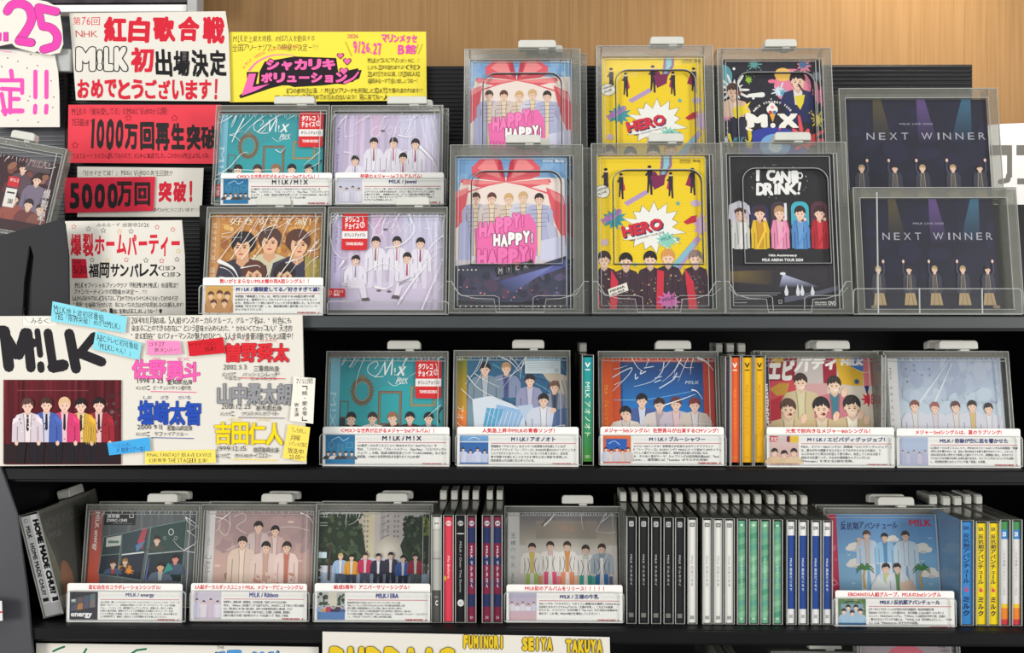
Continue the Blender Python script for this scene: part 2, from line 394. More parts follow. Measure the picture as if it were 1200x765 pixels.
def person(c, x, y, s, hair=BK, jk=(230, 230, 230), inner=None, yb=None, w=2.1, legs=None, tie=None, skin=SK, yleg=None, belt=None):
    """a printed half or full figure: x centre of the head, y its top, s its height"""
    yb = y+3.3*s if yb is None else yb
    n, sh, hw = y+0.86*s, y+1.12*s, w*s/2
    if legs:
        for q in (-1, 1):
            c.poly([(x+q*0.04*s, yb-0.3*s), (x+q*0.62*hw, yb-0.3*s), (x+q*0.66*hw, yleg), (x+q*0.24*hw, yleg)], legs)
    c.poly([(x-0.2*s, n+0.1*s), (x-0.72*hw, sh), (x-hw, sh+0.5*s), (x-1.03*hw, yb), (x+1.03*hw, yb), (x+hw, sh+0.5*s), (x+0.72*hw, sh), (x+0.2*s, n+0.1*s)], jk)
    for q in (-1, 1):
        c.stroke([(x+q*0.66*hw, sh+0.75*s), (x+q*0.68*hw, yb)], 0.07*s, shade(jk, 0.72), cap=False); c.k -= 1
    c.k += 1
    if inner: c.poly([(x-0.24*s, n+0.1*s), (x+0.24*s, n+0.1*s), (x+0.17*s, yb), (x-0.17*s, yb)], inner)
    if inner:
        for q in (-1, 1):
            c.stroke([(x+q*0.27*s, n+0.18*s), (x+q*0.2*s, n+0.9*s), (x+q*0.18*s, yb)], 0.06*s, shade(jk, 0.78), cap=False); c.k -= 1
        c.k += 1
    c.poly([(x-0.15*s, y+0.6*s), (x+0.15*s, y+0.6*s), (x+0.19*s, n+0.16*s), (x, n+0.34*s), (x-0.19*s, n+0.16*s)], shade(skin, 0.9))
    if tie: c.poly([(x-0.06*s, n+0.25*s), (x+0.06*s, n+0.25*s), (x+0.09*s, n+1.2*s), (x, n+1.35*s), (x-0.09*s, n+1.2*s)], tie)
    q_ = (int(x*7+y*3) % 5-2)/2.0                      # parting and tilt differ from head to head
    c.ell(x, y+0.44*s, 0.39*s, 0.45*s, hair, 18)
    c.poly([(x-0.29*s, y+0.45*s), (x-0.27*s, y+0.72*s), (x-0.17*s, y+0.91*s), (x, y+0.98*s), (x+0.17*s, y+0.91*s), (x+0.27*s, y+0.72*s), (x+0.29*s, y+0.45*s), (x+0.2*s, y+0.25*s), (x-0.2*s, y+0.25*s)], skin)
    for q in (-1, 1): c.ell(x+q*0.31*s, y+0.6*s, 0.05*s, 0.09*s, shade(skin, 0.94), 8); c.k -= 1
    c.k += 1
    top = [(x+0.40*s*math.cos(math.radians(a)), y+0.42*s-0.44*s*math.sin(math.radians(a))) for a in range(-22, 203, 15)]
    p = 0.12*q_
    c.poly(top+[(x-0.30*s, y+0.50*s), (x-0.25*s, y+0.40*s), (x-0.17*s, y+0.47*s), (x+(p-0.10)*s, y+0.38*s), (x+(p-0.03)*s, y+0.45*s), (x+(p+0.04)*s, y+0.31*s), (x+(p+0.10)*s, y+0.43*s), (x+0.20*s, y+0.40*s), (x+0.27*s, y+0.50*s), (x+0.30*s, y+0.42*s)], hair)
    if s > 11:
        for a, b in ((-0.22, 0.1), (-0.05, 0.04), (0.14, 0.08)): c.curve([(x+a*s, y+0.08*s), (x+(a+p*0.4-0.03)*s, y+0.2*s), (x+(a*1.15-0.02)*s, y+0.36*s)], 0.035*s, tuple(min(255, v+26) for v in hair), 0.01*s, 3)
    if s > 8:
        for q in (-1, 1):
            c.ell(x+q*0.125*s, y+0.60*s, 0.05*s, 0.026*s, (58, 40, 38), 8); c.k -= 1
            c.stroke([(x+q*0.07*s, y+0.535*s), (x+q*0.19*s, y+0.53*s)], 0.022*s, (86, 62, 54), cap=False); c.k -= 1
        c.k += 2
        c.ell(x+0.01*s, y+0.72*s, 0.035*s, 0.02*s, shade(skin, 0.84), 8); c.ell(x, y+0.815*s, 0.075*s, 0.022*s, (196, 112, 108), 8)
# ------------------------------------------------------------------ the shelving and the shop around it
Z_TOP, Z_MID, Z_LOW = ZC+0.0125, ZC-0.1655, ZC-0.3525        # upper faces of the three shelves
Z_TIER = ZC+0.158                                            # step that carries the rear row of the top shelf
Y_LIP = 1.022
def slab(mb, px0, py0, px1, py1, Y, y2):
    a, b = P(px0, py1, Y), P(px1, py0, Y); return mb.box(a.x, b.x, Y, y2, a.z, b.z)
tag(slab(MB(), -900, -700, 1900, 1500, 1.56, 1.60).build('wall_back', M_WOOD), kind='structure')
tag(MB().box(-2.5, 2.5, -2.0, 1.6, -0.05, 0.0).build('floor', plain_mat('grey_vinyl_floor', (120, 116, 110), 0.5, 0.4, 0.1, 6)), kind='structure')

unit = empty('shelving_unit', (0, 1.3, 0.0))
tag(unit, 'black steel shelving unit with three shelves and a ridged black back board', 'shelf')
def upart(o, par=None):
    o.parent = par or unit; o.matrix_parent_inverse = Matrix.Translation((0, -1.3, 0)); return o
def ridged(mb, x0, x1, y, z0, z1, pitch=0.0058, amp=0.0008, back=0.02):
    n = int((z1-z0)/pitch); pts = []
    for i in range(n):
        z = z0+(z1-z0)*i/n; h = (z1-z0)/n
        pts += [(y, z), (y-amp, z+0.25*h), (y-amp, z+0.6*h), (y, z+0.85*h)]
    pts += [(y, z1), (y+back, z1), (y+back, z0)]
    return mb.prism_x(pts, x0, x1)
xl, xr = P(80, 300, 1.24).x, P(1139, 90, 1.24).x
upart(ridged(MB(), xl, xr, 1.24, Z_TOP, P(700, 77, 1.24).z).build('back_board', M_RIDGED))
XL, XR = P(9, 560, 1.03).x, 0.80
for z, nm in ((Z_TOP, 'shelf'), (Z_MID, 'shelf'), (Z_LOW, 'shelf')):
    sh = upart(MB().box(XL if z != Z_TOP else P(60, 370, 1.03).x, XR, Y_LIP+0.003, 1.40, z-0.018, z).build('shelf', M_BLACK, bevel=0.001))
    lip = MB().box(XL if z != Z_TOP else P(60, 370, 1.03).x, XR, Y_LIP-0.002, Y_LIP+0.0025, z-0.0145, z-0.0005).build('shelf_lip', M_LIT_LIP if z == Z_TOP else M_BLACK, bevel=0.001)
    lip.parent = sh
upart(MB().box(XL, XR, Y_LIP+0.003, 1.40, Z_LOW-0.42, Z_LOW-0.40).build('shelf', M_BLACK, bevel=0.001))
upart(MB().box(P(236, 240, 1.15).x, XR, 1.1425, 1.235, Z_TOP+0.0005, Z_TIER).build('rear_step', M_BLACK, bevel=0.001))
upart(MB().box(XL-0.02, XR, 1.402, 1.42, 0.02, Z_TOP-0.02).build('back_panel', M_BLACK))
upart(MB().box(XL-0.014, XL-0.001, Y_LIP+0.004, 1.40, 0.02, Z_TOP-0.019).build('side_panel', M_BLACK))
upart(MB().box(XR+0.001, XR+0.02, Y_LIP+0.004, 1.40, 0.02, Z_TOP+0.30).build('side_panel', M_BLACK))
upart(MB().prism([(P(x, y, 1.02).x, P(x, y, 1.02).z) for x, y in ((-60, 480), (-12, 480), (3, 548), (22, 602), (33, 690), (40, 765), (46, 900), (-60, 900))], 1.0165, 1.0205).build('side_panel', M_GREY, bevel=0.001))

# neighbouring unit at the far left, seen as a ridged panel, a rail and a plastic divider
nb = empty('neighbouring_shelf', (-0.7, 1.25, 0)); tag(nb, 'grey ridged shelf panel and metal rail behind the dark boxed disc', 'shelf')
def npart(o): o.parent = nb; o.matrix_parent_inverse = Matrix.Translation((0.7, -1.25, 0)); return o
npart(ridged(MB(), P(-120, 200, 1.25).x, P(76, 200, 1.25).x, 1.25, ZC-0.05, P(40, 62, 1.25).z).build('ridged_panel', M_GREYRIDGED))
npart(slab(MB(), -120, 57, 82, 84, 1.222, 1.232).build('metal_rail', M_METAL, bevel=0.001))
npart(slab(MB(), 76.5, 84, 79, 380, 1.231, 1.2365).build('divider_post', M_BLACK))
dv = P(40, 320, 1.075)
dv = empty('plastic_divider', P(35, 376, 1.075)); tag(dv, 'dark grey plastic divider sheet with a curved slit below the dark boxed disc', 'divider')
def loc(pts, o): return [(P(x, y, o.location.y).x-o.location.x, P(x, y, o.location.y).z-o.location.z) for x, y in pts]
MB().prism(loc([(-60, 285), (0, 276), (70, 257), (76, 262), (80, 300), (81, 376), (36.5, 376), (37, 330), (40, 300), (36, 287), (33.5, 288), (28, 330), (26, 376), (-60, 376)], dv), 0, 0.003).build('sheet', M_DIV, dv, bevel=0.0006)
MB().prism(loc([(24, 284), (38, 284), (40, 300), (37, 376), (25, 376)], dv), 0.006, 0.009).build('backing_strip', M_BLACK, dv)
npart(MB().box(P(-140, 300, 1.2).x, P(58, 300, 1.2).x, 1.095, 1.247, ZC+0.070, ZC+0.095).build('ledge', M_BLACK, bevel=0.001))
# fixture high on the left: white rail, dark goods above it, painted post
fx = empty('wall_fixture', P(140, 20, 1.46)); tag(fx, 'white rail and painted metal post of a wall fixture behind the handwritten cards', 'fixture')
def fpart(o): o.parent = fx; o.matrix_parent_inverse = Matrix.Translation(-fx.location); return o
fpart(slab(MB(), -80, 5, 219, 14.5, 1.44, 1.46).build('rail', M_WHITE, bevel=0.001))
fpart(slab(MB(), -80, -80, 219, 4, 1.462, 1.48).build('dark_board', plain_mat('dark_mottled_board', (70, 62, 70), 0.2, 0.6, 0.6, 40)))
fpart(slab(MB(), -80, 15, 219, 90, 1.50, 1.52).build('dark_board', plain_mat('dark_mottled_sleeve', (66, 66, 72), 0.2, 0.6, 0.7, 30)))
fpart(slab(MB(), 219, -80, 231, 130, 1.43, 1.46).build('post', M_METAL, bevel=0.001))

# ------------------------------------------------------------------ builders for the goods
def keeper(root, W, H, D, handle=None, style='cd', bars=(0.0045, 0.0045, 0.0085, 0.005), hmat=None):
    """clear locking case: rim, ridges, front panel and the milky lock on top; front face at y = 0, handle = (x0, x1)"""
    l, r, t, b = bars; x0, x1 = -W/2, W/2
    m = MB()
    m.box(x0, x0+l, 0, D, 0, H).box(x1-r, x1, 0, D, 0, H).box(x0+l, x1-r, 0, D, H-t, H).box(x0+l, x1-r, 0, D, 0, b)
    m.build('keeper_frame', M_RIM, root, bevel=0.0007)
    q = MB()
    e = 0.0009
    q.ridge([(x0+e, e), (x1-e, e), (x1-e, H-e), (x0+e, H-e)], 0.0009, -0.0008, 0.0008, True)
    q.ridge([(x0+l, b), (x1-r, b), (x1-r, H-t), (x0+l, H-t)], 0.0008, -0.0006, 0.0008, True)
    if style == 'cd':
        q.ridge([(x1-0.0125, b), (x1-0.0125, H-t)], 0.0007, -0.0004, 0.001)
        q.ridge([(x0+l, H-t-0.004), (x1-r, H-t-0.004)], 0.0006, -0.0004, 0.001)
    q.build('moulded_ridges', M_RIDGE, root)
    if style.startswith('dvd'):
        g = MB()
        if style == 'dvd':
            a = rrect(x0+W*0.165, H*0.285, x1-W*0.165, H-t-0.020, 0.016, 6, (0, 0, 1, 1))
            hook = [(x0+W*0.04, H*0.15), (x0+W*0.10, H*0.105), (x0+W*0.34, H*0.105), (x0+W*0.375, H*0.095), (x0+W*0.38, H*0.02)]
            hooks = [hook, [(-x, z) for x, z in hook]]
        else:
            a = rrect(x0+W*0.25, H*0.17, x1-W*0.115, H-t-0.014, 0.016, 6, (0, 0, 1, 0)); hooks = []
        MB().ridge([(x, z) for x, z in a], 0.0016, -0.0012, 0.001, True).build('label_groove', M_DARKRIDGE, root)
        g.ridge([(x+0.0010, z+0.0010) for x, z in a], 0.0007, -0.0014, 0.001, True)
        g.ridge([(x0+l+0.004, b+0.004), (x1-r-0.009, b+0.004), (x1-r-0.009, H-t-0.004), (x0+l+0.004, H-t-0.004)], 0.0007, -0.0006, 0.001, True)
        g.ridge([(x1-r-0.004, b), (x1-r-0.004, H-t)], 0.0007, -0.0006, 0.001)
        for h in hooks: g.ridge(h, 0.0006, -0.0008, 0.001)
        g.build('front_ridges', M_RIDGE, root)
    MB().box(x0+l+0.0002, x1-r-0.0002, 0.0012, 0.0020, b+0.0002, H-t-0.0002).build('front_panel', M_PANEL, root)
    if handle:
        h0, h1 = handle; hh = 0.0105
        pts = rrect(h0, H+0.0025, h1, H+0.0025+hh, 0.004, 4, (0, 0, 1, 1))
        k = MB().prism(pts, 0.001, D-0.002)
        k.box(h0+0.55*(h1-h0), h0+0.8*(h1-h0), 0.003, D-0.004, H-0.0005, H+0.0025)
        k.build('keeper_handle', hmat or M_HANDLE, root, bevel=0.0008)
def crease_glare(root, fr, box, seed, n, y, long=1.0, extra=()):
    """folds in the shrink film, their lamp glare drawn as whitish streaks fanning from the sealed top edge"""
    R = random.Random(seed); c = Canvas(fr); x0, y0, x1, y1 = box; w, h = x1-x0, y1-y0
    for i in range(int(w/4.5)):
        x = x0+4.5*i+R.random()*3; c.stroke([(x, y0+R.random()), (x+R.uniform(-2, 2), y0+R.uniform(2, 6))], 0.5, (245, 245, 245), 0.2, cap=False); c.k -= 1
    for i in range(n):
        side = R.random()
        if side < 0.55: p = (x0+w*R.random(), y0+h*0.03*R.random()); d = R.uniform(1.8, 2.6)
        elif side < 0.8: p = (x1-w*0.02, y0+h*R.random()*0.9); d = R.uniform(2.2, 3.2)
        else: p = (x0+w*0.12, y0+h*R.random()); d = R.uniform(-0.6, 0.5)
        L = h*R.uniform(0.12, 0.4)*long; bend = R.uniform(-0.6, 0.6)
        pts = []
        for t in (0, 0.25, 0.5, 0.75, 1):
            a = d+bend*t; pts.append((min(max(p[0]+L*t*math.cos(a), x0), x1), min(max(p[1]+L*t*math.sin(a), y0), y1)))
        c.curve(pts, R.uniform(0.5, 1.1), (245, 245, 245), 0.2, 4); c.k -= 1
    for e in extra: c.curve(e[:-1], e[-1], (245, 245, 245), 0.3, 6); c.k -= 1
    return c.build('wrap_crease_glare', M_FILM_GLARE, root, y)
def sticker(fr, x0, y0, x1, y1, root, y):
    c = Canvas(fr); w, h = x1-x0, y1-y0; red = (214, 34, 40)
    c.rr(x0, y0, x1, y1, 2.2, red)
    c.rect(x0, y0+0.49*h, x1, y0+0.69*h, (240, 236, 236))
    c.text('タワレコ', x0+0.1*w, y0+0.09*h, x0+0.66*w, y0+0.25*h, (255, 250, 250), 0.03)
    c.text('チョイス', x0+0.1*w, y0+0.27*h, x0+0.66*w, y0+0.43*h, (255, 250, 250), 0.03)
    c.ring(x0+0.79*w, y0+0.32*h, 0.1*w, 0.08*h, 0.035*w, (250, 230, 230)); c.curve([(x0+0.78*w, y0+0.36*h), (x0+0.82*w, y0+0.2*h), (x0+0.77*w, y0+0.08*h)], 0.9, (250, 230, 230))
    c.text('タワレコ', x0+0.09*w, y0+0.54*h, x0+0.46*w, y0+0.64*h, (90, 40, 50), 0.02); c.text('チョイス♪', x0+0.5*w, y0+0.54*h, x0+0.92*w, y0+0.64*h, (90, 40, 50), 0.02)
    c.text('TOWER RECORDS', x0+0.16*w, y0+0.79*h, x0+0.84*w, y0+0.87*h, (255, 240, 240), 0.03)
    return c.build('sticker', M_PRINT, root, y)
CD_COUNT = 0
def face_cd(label, box, Y, zbase, spine, cover, paint, paint_spine, handle, lean=8, wrap=None, extras=None, group='disc cases shown face out', depth=0.015, copy=None, name='cd_case', style='cd', back=(120, 120, 122), hmat=None, bars=(0.0045, 0.0045, 0.0085, 0.005)):
    """box: outline of the clear keeper in the photo (its foot follows from the shelf it stands on)"""
    x0, y0, x1 = box; lift = depth*math.sin(math.radians(lean))+0.0004      # the lower rear edge is what touches the shelf
    fr = Frame(x0, y0, x1, pyz((x0+x1)/2, zbase+lift, Y), Y, lean)
    root = fr.empty(name); tag(root, label, 'CD' if style == 'cd' else 'DVD', group)
    hx = None
    if handle: hx = (fr.m(handle[0], 0)[0], fr.m(handle[1], 0)[0])
    keeper(root, fr.W, fr.H, depth, hx, style, bars, hmat)
    l, r, t, b = bars
    # the case inside
    cx0, cz1 = fr.m(spine[0] if spine else cover[0], cover[1]); cx1, cz0 = fr.m(cover[2], cover[3])
    cz0 = max(cz0, b+0.0006); cx0 = max(cx0, -fr.W/2+l+0.0004); cx1 = min(cx1, fr.W/2-r-0.0004); cz1 = min(cz1, fr.H-t-0.0004)
    MB().box(cx0, cx1, 0.0058, depth-0.0012, cz0, cz1).build('jewel_case', M_JEWEL, root, bevel=0.0008)
    def clamp(p): return (min(max(p[0], cx0), cx1), min(max(p[1], cz0), cz1))
    base_m = fr.m
    fr.m = lambda px, py: clamp(base_m(px, py))
    c = Canvas(fr); paint(c); c.build('cover', M_PRINT, root, 0.0056)
    if spine:
        s = Canvas(fr); paint_spine(s, *spine); s.build('spine_strip', M_PRINT, root, 0.0054)
    fr.m = base_m
    if wrap: crease_glare(root, fr, ((spine or cover)[0], cover[1]+1, cover[2], min(cover[3], pyz(x0, zbase, Y)-8)), *wrap[:2], 0.0030, wrap[2] if len(wrap) > 2 else 1.0, wrap[3] if len(wrap) > 3 else ())
    if extras: extras(fr, root)
    if copy:
        k = dup_tree(root); k.location = root.location+Vector((copy[0], copy[1], copy[2])); k['label'] = copy[3]
    return root, fr
RED, NAVY, GREYTXT = (206, 34, 48), (44, 48, 120), (78, 78, 84)
def info_card(box, Y, head, title, body, thumb, label, tcol=NAVY, headcol=None, tw=0.5, band=9, tx=None, hx=None):
    """shop's printed comment card: red headline, title, small print, thumbnail"""
    x0, y0, x1, y1 = box; fr = Frame(x0, y0, x1, y1, Y, 2.0); w = x1-x0; h = y1-y0
    c = Canvas(fr)
    c.outline = [(x, y1+y0-z) for x, z in rrect(x0, y0, x1, y1, 2.6, 5, (0, 0, 1, 1))]
    c.poly(c.outline, (238, 237, 233))
    hx = hx or (x0+0.14*w, x1-0.12*w)
    c.text(head, hx[0], y0+1.7, hx[1], y0+7.1, headcol or RED, 0.028)
    th = h-band-2.5; c.rect(x0+w*0.02, y0+band+1, x0+w*0.02+th*0.98, y1-2.5, (220, 220, 226))
    tb = (x0+w*0.02+0.4, y0+band+1.4, x0+w*0.02+th*0.98-0.4, y1-2.9)
    thumb(c, *tb)
    lx = tb[2]+3; rx = x1-3.5
    tx = tx or (lx+(rx-lx)*(0.5-tw/2), lx+(rx-lx)*(0.5+tw/2))
    c.text(title, tx[0], y0+band+2.6, tx[1], y0+band+8.2, tcol, 0.02)
    c.rect(lx, y0+band+10.0, rx, y0+band+10.7, (196, 90, 110))
    n = max(len(body), 5); a0 = y0+band+12.2; a1 = y1-4.6; dl = (a1-a0)/n
    mx = max(len(t) for t in body)
    for i, t in enumerate(body):
        c.text(t, lx, a0+i*dl, lx+(rx-lx)*min(1, len(t)/mx), a0+i*dl+dl*0.78, GREYTXT, 0.008)
    c.text('TOWER RECORDS', rx-0.19*w, y1-4.2, rx-0.035*w, y1-2.2, (190, 30, 44), 0.03); c.text('♪', rx-0.02*w, y1-4.4, rx-0.004*w, y1-2.0, (190, 30, 44), 0.02)
    o = c.build('info_card', M_PAPER, None, 0, 0.0005)
    o.location = fr.base; o.rotation_euler = fr.rot
    tag(o, label, 'card', 'shop comment cards')
    return o
def holder(box, Y, label, depth=0.03, style='cd', lean=2.0):
    """clear acrylic stand: front lip and foot plate"""
    x0, y0, x1, y1 = box; y0 += 1.9; fr = Frame(x0, y0, x1, y1, Y, lean); root = fr.empty('acrylic_holder'); root.location.z += 0.0008+depth*math.sin(math.radians(lean)); tag(root, label, 'display stand', 'clear acrylic display stands')
    W, H = fr.W, fr.H
    MB().prism(rrect(-W/2, 0.0008, W/2, H, 0.004, 4, (0, 0, 1, 1)), 0, 0.0013).build('front_lip', M_ACRYL, root)
    MB().ridge(rrect(-W/2+0.0005, 0.0012, W/2-0.0005, H-0.0005, 0.004, 4, (0, 0, 1, 1)), 0.0008, -0.0002, 0.0015, True).build('polished_edge', M_RIDGE, root)
    MB().box(-W/2, W/2, 0.0014, depth, 0.0006, 0.0016).build('foot_plate', M_ACRYL, root)
    return root
def spine_cd(label, px, py0, py1, w, Y, paint, group, handle=True, case=None, wcase=None, hl=0.038, cat='CD', htop=True, zbase=None):
    """a cased disc filed with its spine to the front"""
    wc = wcase or w+2.4
    fr = Frame(px-wc/2, py0-3.0, px+wc/2, pyz(px, zbase, Y) if zbase else py1+1, Y, 0)
    root = fr.empty('cd_case'); root.location.z += 0.0005; tag(root, label, cat, group)
    W, H, D = fr.W, fr.H, 0.146
    m = MB()
    t = 0.0010
    m.box(-W/2, -W/2+t, 0, D, 0, H).box(W/2-t, W/2, 0, D, 0, H).box(-W/2+t, W/2-t, 0, D, H-t, H).box(-W/2+t, W/2-t, 0, D, 0, t)
    m.build('keeper_frame', M_RIM, root)
    MB().ridge([(-W/2+0.0004, 0.0004), (W/2-0.0004, 0.0004), (W/2-0.0004, H-0.0004), (-W/2+0.0004, H-0.0004)], 0.0008, -0.0006, 0.0006, True).build('moulded_ridges', M_RIDGE, root)
    z0 = fr.m(px, min(py1, fr.r[3]-1.2))[1]; z1 = fr.m(px, py0)[1]; sw = w/wc*W
    MB().box(-sw/2, sw/2, 0.0022, 0.125, z0, z1).build('jewel_case', case or M_JEWEL, root)
    c = Canvas(fr); paint(c, px-w/2, py0, px+w/2, min(py1, fr.r[3]-1.2)); c.build('spine_print', M_PRINT, root, 0.0020)
    if handle:
        pts = [(0.086, H+0.0008), (0.124, H+0.0008), (0.124, H+0.010), (0.121, H+0.0125), (0.089, H+0.0125), (0.086, H+0.010)]
        MB().prism_x(pts, -W*0.33, W*0.33).build('keeper_handle', M_HANDLE, root, bevel=0.0005)
    return root, fr
# ------------------------------------------------------------------ printed covers (drawn in photo pixels)
W_ = (238, 236, 238)
def remap(paint, src, dst):
    def f(c, *a): c.src, c.dst = src, dst; paint(c, *a)
    return f
def fan(c, x0, y0, x1, y1, cols, seed=0, n=40, smin=2, smax=9):
    """mottled print: many soft-edged blots of related colours"""
    R = random.Random(seed)
    for i in range(n):
        q = R.choice(cols); x = x0+(x1-x0)*R.random(); y = y0+(y1-y0)*R.random(); r = R.uniform(smin, smax)
        c.ell(min(max(x, x0+r), x1-r), min(max(y, y0+r), y1-r), r, r*R.uniform(0.4, 1), q, 9, R.uniform(0, 180))
def p_teal(c):
    c.grad(382, 415, 521, 545, (46, 142, 154), (48, 168, 172))
    c.ell(455, 440, 50, 14, (52, 150, 160)); c.ell(470, 470, 40, 20, (44, 160, 168))
    c.frame(397, 470, 407.5, 490, 1.3, (104, 92, 80)); c.rect(397, 490, 404, 500, (40, 50, 56))
    for k in range(22):
        a = 2*math.pi*k/22; c.ell(423+12.2*math.cos(a), 458.5+15.5*math.sin(a), 2.1, 2.1, (112, 102, 84), 8); c.k -= 1
    c.k += 1
    c.ring(423, 458.5, 12, 15, 4.2, (104, 96, 82)); c.ring(423, 458.5, 9.2, 12, 1, (150, 142, 112)); c.ell(423, 441.5, 3.4, 3, (126, 116, 92))
    c.frame(442, 458, 470, 499, 3.2, (110, 92, 76)); c.frame(443.4, 459.4, 468.6, 499, 0.9, (150, 124, 98))
    c.frame(480, 452, 509.5, 476.5, 3, (136, 126, 92)); c.frame(481, 453, 508.5, 475.5, 0.9, (166, 154, 112))
    c.curve([(517.5, 478), (513.5, 484), (513, 490), (515, 495)], 2.2, (34, 40, 46))
    white = (232, 240, 240)
    c.curve([(448, 441), (438, 441), (429.5, 436), (430, 428), (438, 423), (441, 427), (437, 432)], 0.7, white)
    c.curve([(437, 442), (443, 436), (449, 424)], 0.8, white); c.curve([(449, 424), (449.5, 439)], 1.5, white); c.curve([(449.5, 439), (456, 425), (458, 422), (457, 439)], 1.4, white)
    c.text('!', 460.5, 428, 462, 441, white); c.text('X', 464, 429, 473.5, 440, white, 0.02, shear=0.25)
    c.curve([(453, 447), (460, 452), (468, 449), (474, 443)], 0.5, white); c.text('M!LK', 464, 442.5, 477, 450, white, shear=0.15); c.curve([(462, 450), (466, 442), (468, 450)], 0.6, white)
    for x, y, h, hr, jk, inn in ((411, 483, 15, BK, (66, 58, 54), (66, 58, 54)), (436, 483, 14.5, (60, 44, 40), (228, 226, 220), (240, 236, 230)), (459.5, 482.5, 15, (150, 104, 74), (62, 58, 58), (50, 46, 46)), (480, 482.5, 14.5, BK, (50, 50, 56), (120, 40, 40)), (502, 483, 14.5, BK, (70, 88, 112), (130, 150, 165))):
        person(c, x, y, h, hr, jk, inn, yb=545, w=2.2)
    c.ell(411, 496.5, 5, 2.2, SK, 10); c.ell(461, 496.5, 4, 2.4, SK, 10)
def s_obi(col_top, col_bot, text=None, tcol=(240, 240, 240), bold=0.0, tb=(0.35, 0.75), wid=(0.25, 0.75)):
    def f(c, x0, y0, x1, y1):
        c.grad(x0, y0, x1, y1, col_top, col_bot)
        if text:
            w = x1-x0; h = y1-y0
            c.text(text, x0+wid[0]*w, y0+tb[0]*h, x0+wid[1]*w, y0+tb[1]*h, tcol, bold, rot=90)
    return f
def p_jewel(c):
    R = random.Random(4)
    c.hgrad(384, 246, 524, 366, (184, 170, 204), (202, 198, 226))
    x = 400
    while x < 524:
        w = R.uniform(2, 6); q = R.uniform(0.92, 1.07); col = (196, 182, 212) if x < 470 else (202, 202, 228)
        c.grad(x, 248, x+w, 330, shade(col, q), shade((206, 194, 216), q)); x += w+R.uniform(0, 2)
    c.grad(400, 330, 524, 366, (208, 198, 220), (192, 182, 208))
    for x in (497, 504, 511): c.stroke([(x, 250), (x+9, 285), (x+10, 320)], 1.2, (226, 222, 240), 0.4)
    c.stroke([(421, 250), (419, 300), (414, 325)], 3, (206, 178, 206), 1); c.poly([(436, 248), (448, 248), (444, 290), (440, 320)], (206, 178, 208))
    wt = (236, 234, 246)
    c.curve([(444, 262), (437, 266), (436, 272), (441, 275), (449, 268), (455, 256), (452, 250), (447, 262), (446, 276)], 0.6, wt)
    c.curve([(460, 262), (455, 268), (459, 272), (463, 266), (460, 262)], 0.6, wt); c.curve([(465, 262), (467, 271), (471, 263), (474, 271), (478, 258)], 0.6, wt); c.curve([(478, 266), (483, 262), (480, 272), (488, 268), (490, 254), (491, 271)], 0.6, wt)
    pal = (226, 222, 236)
    for x, y, h, yl, sit, ty in ((439, 276, 13.5, 336, 0, (150, 90, 100)), (464, 276, 13.5, 336, 0, (196, 120, 150)), (491.8, 277.5, 13.5, 338, 0, (150, 60, 110)), (476.5, 295, 13, 345, 1, (176, 70, 100)), (416, 298, 12.5, 345, 1, (140, 130, 170))):
        if not sit: person(c, x, y, h, BK, pal, (234, 230, 240), yb=y+40, w=1.9, legs=(218, 212, 228), yleg=yl, tie=ty)
        else:
            person(c, x, y, h, BK, pal, (232, 228, 240), yb=y+34, w=2.1, tie=ty)
            d = 1 if x < 450 else -1
            c.poly([(x-9, y+30), (x+9, y+28), (x+d*12, y+36), (x+d*15, y+52), (x+d*9, y+53), (x+d*5, y+40), (x-9, y+40)], (222, 216, 230))
            c.poly([(x+d*8, y+51), (x+d*16, y+50), (x+d*18, y+54), (x+d*9, y+55)], (96, 84, 90))
    for x in (420, 470, 510): c.ell(x, 352, 3, 1.2, (176, 160, 190), 8)
    for x, y in ((450, 268), (456, 341), (444, 340)): c.ell(x, y, 2.6, 1.3, (110, 92, 92), 8)
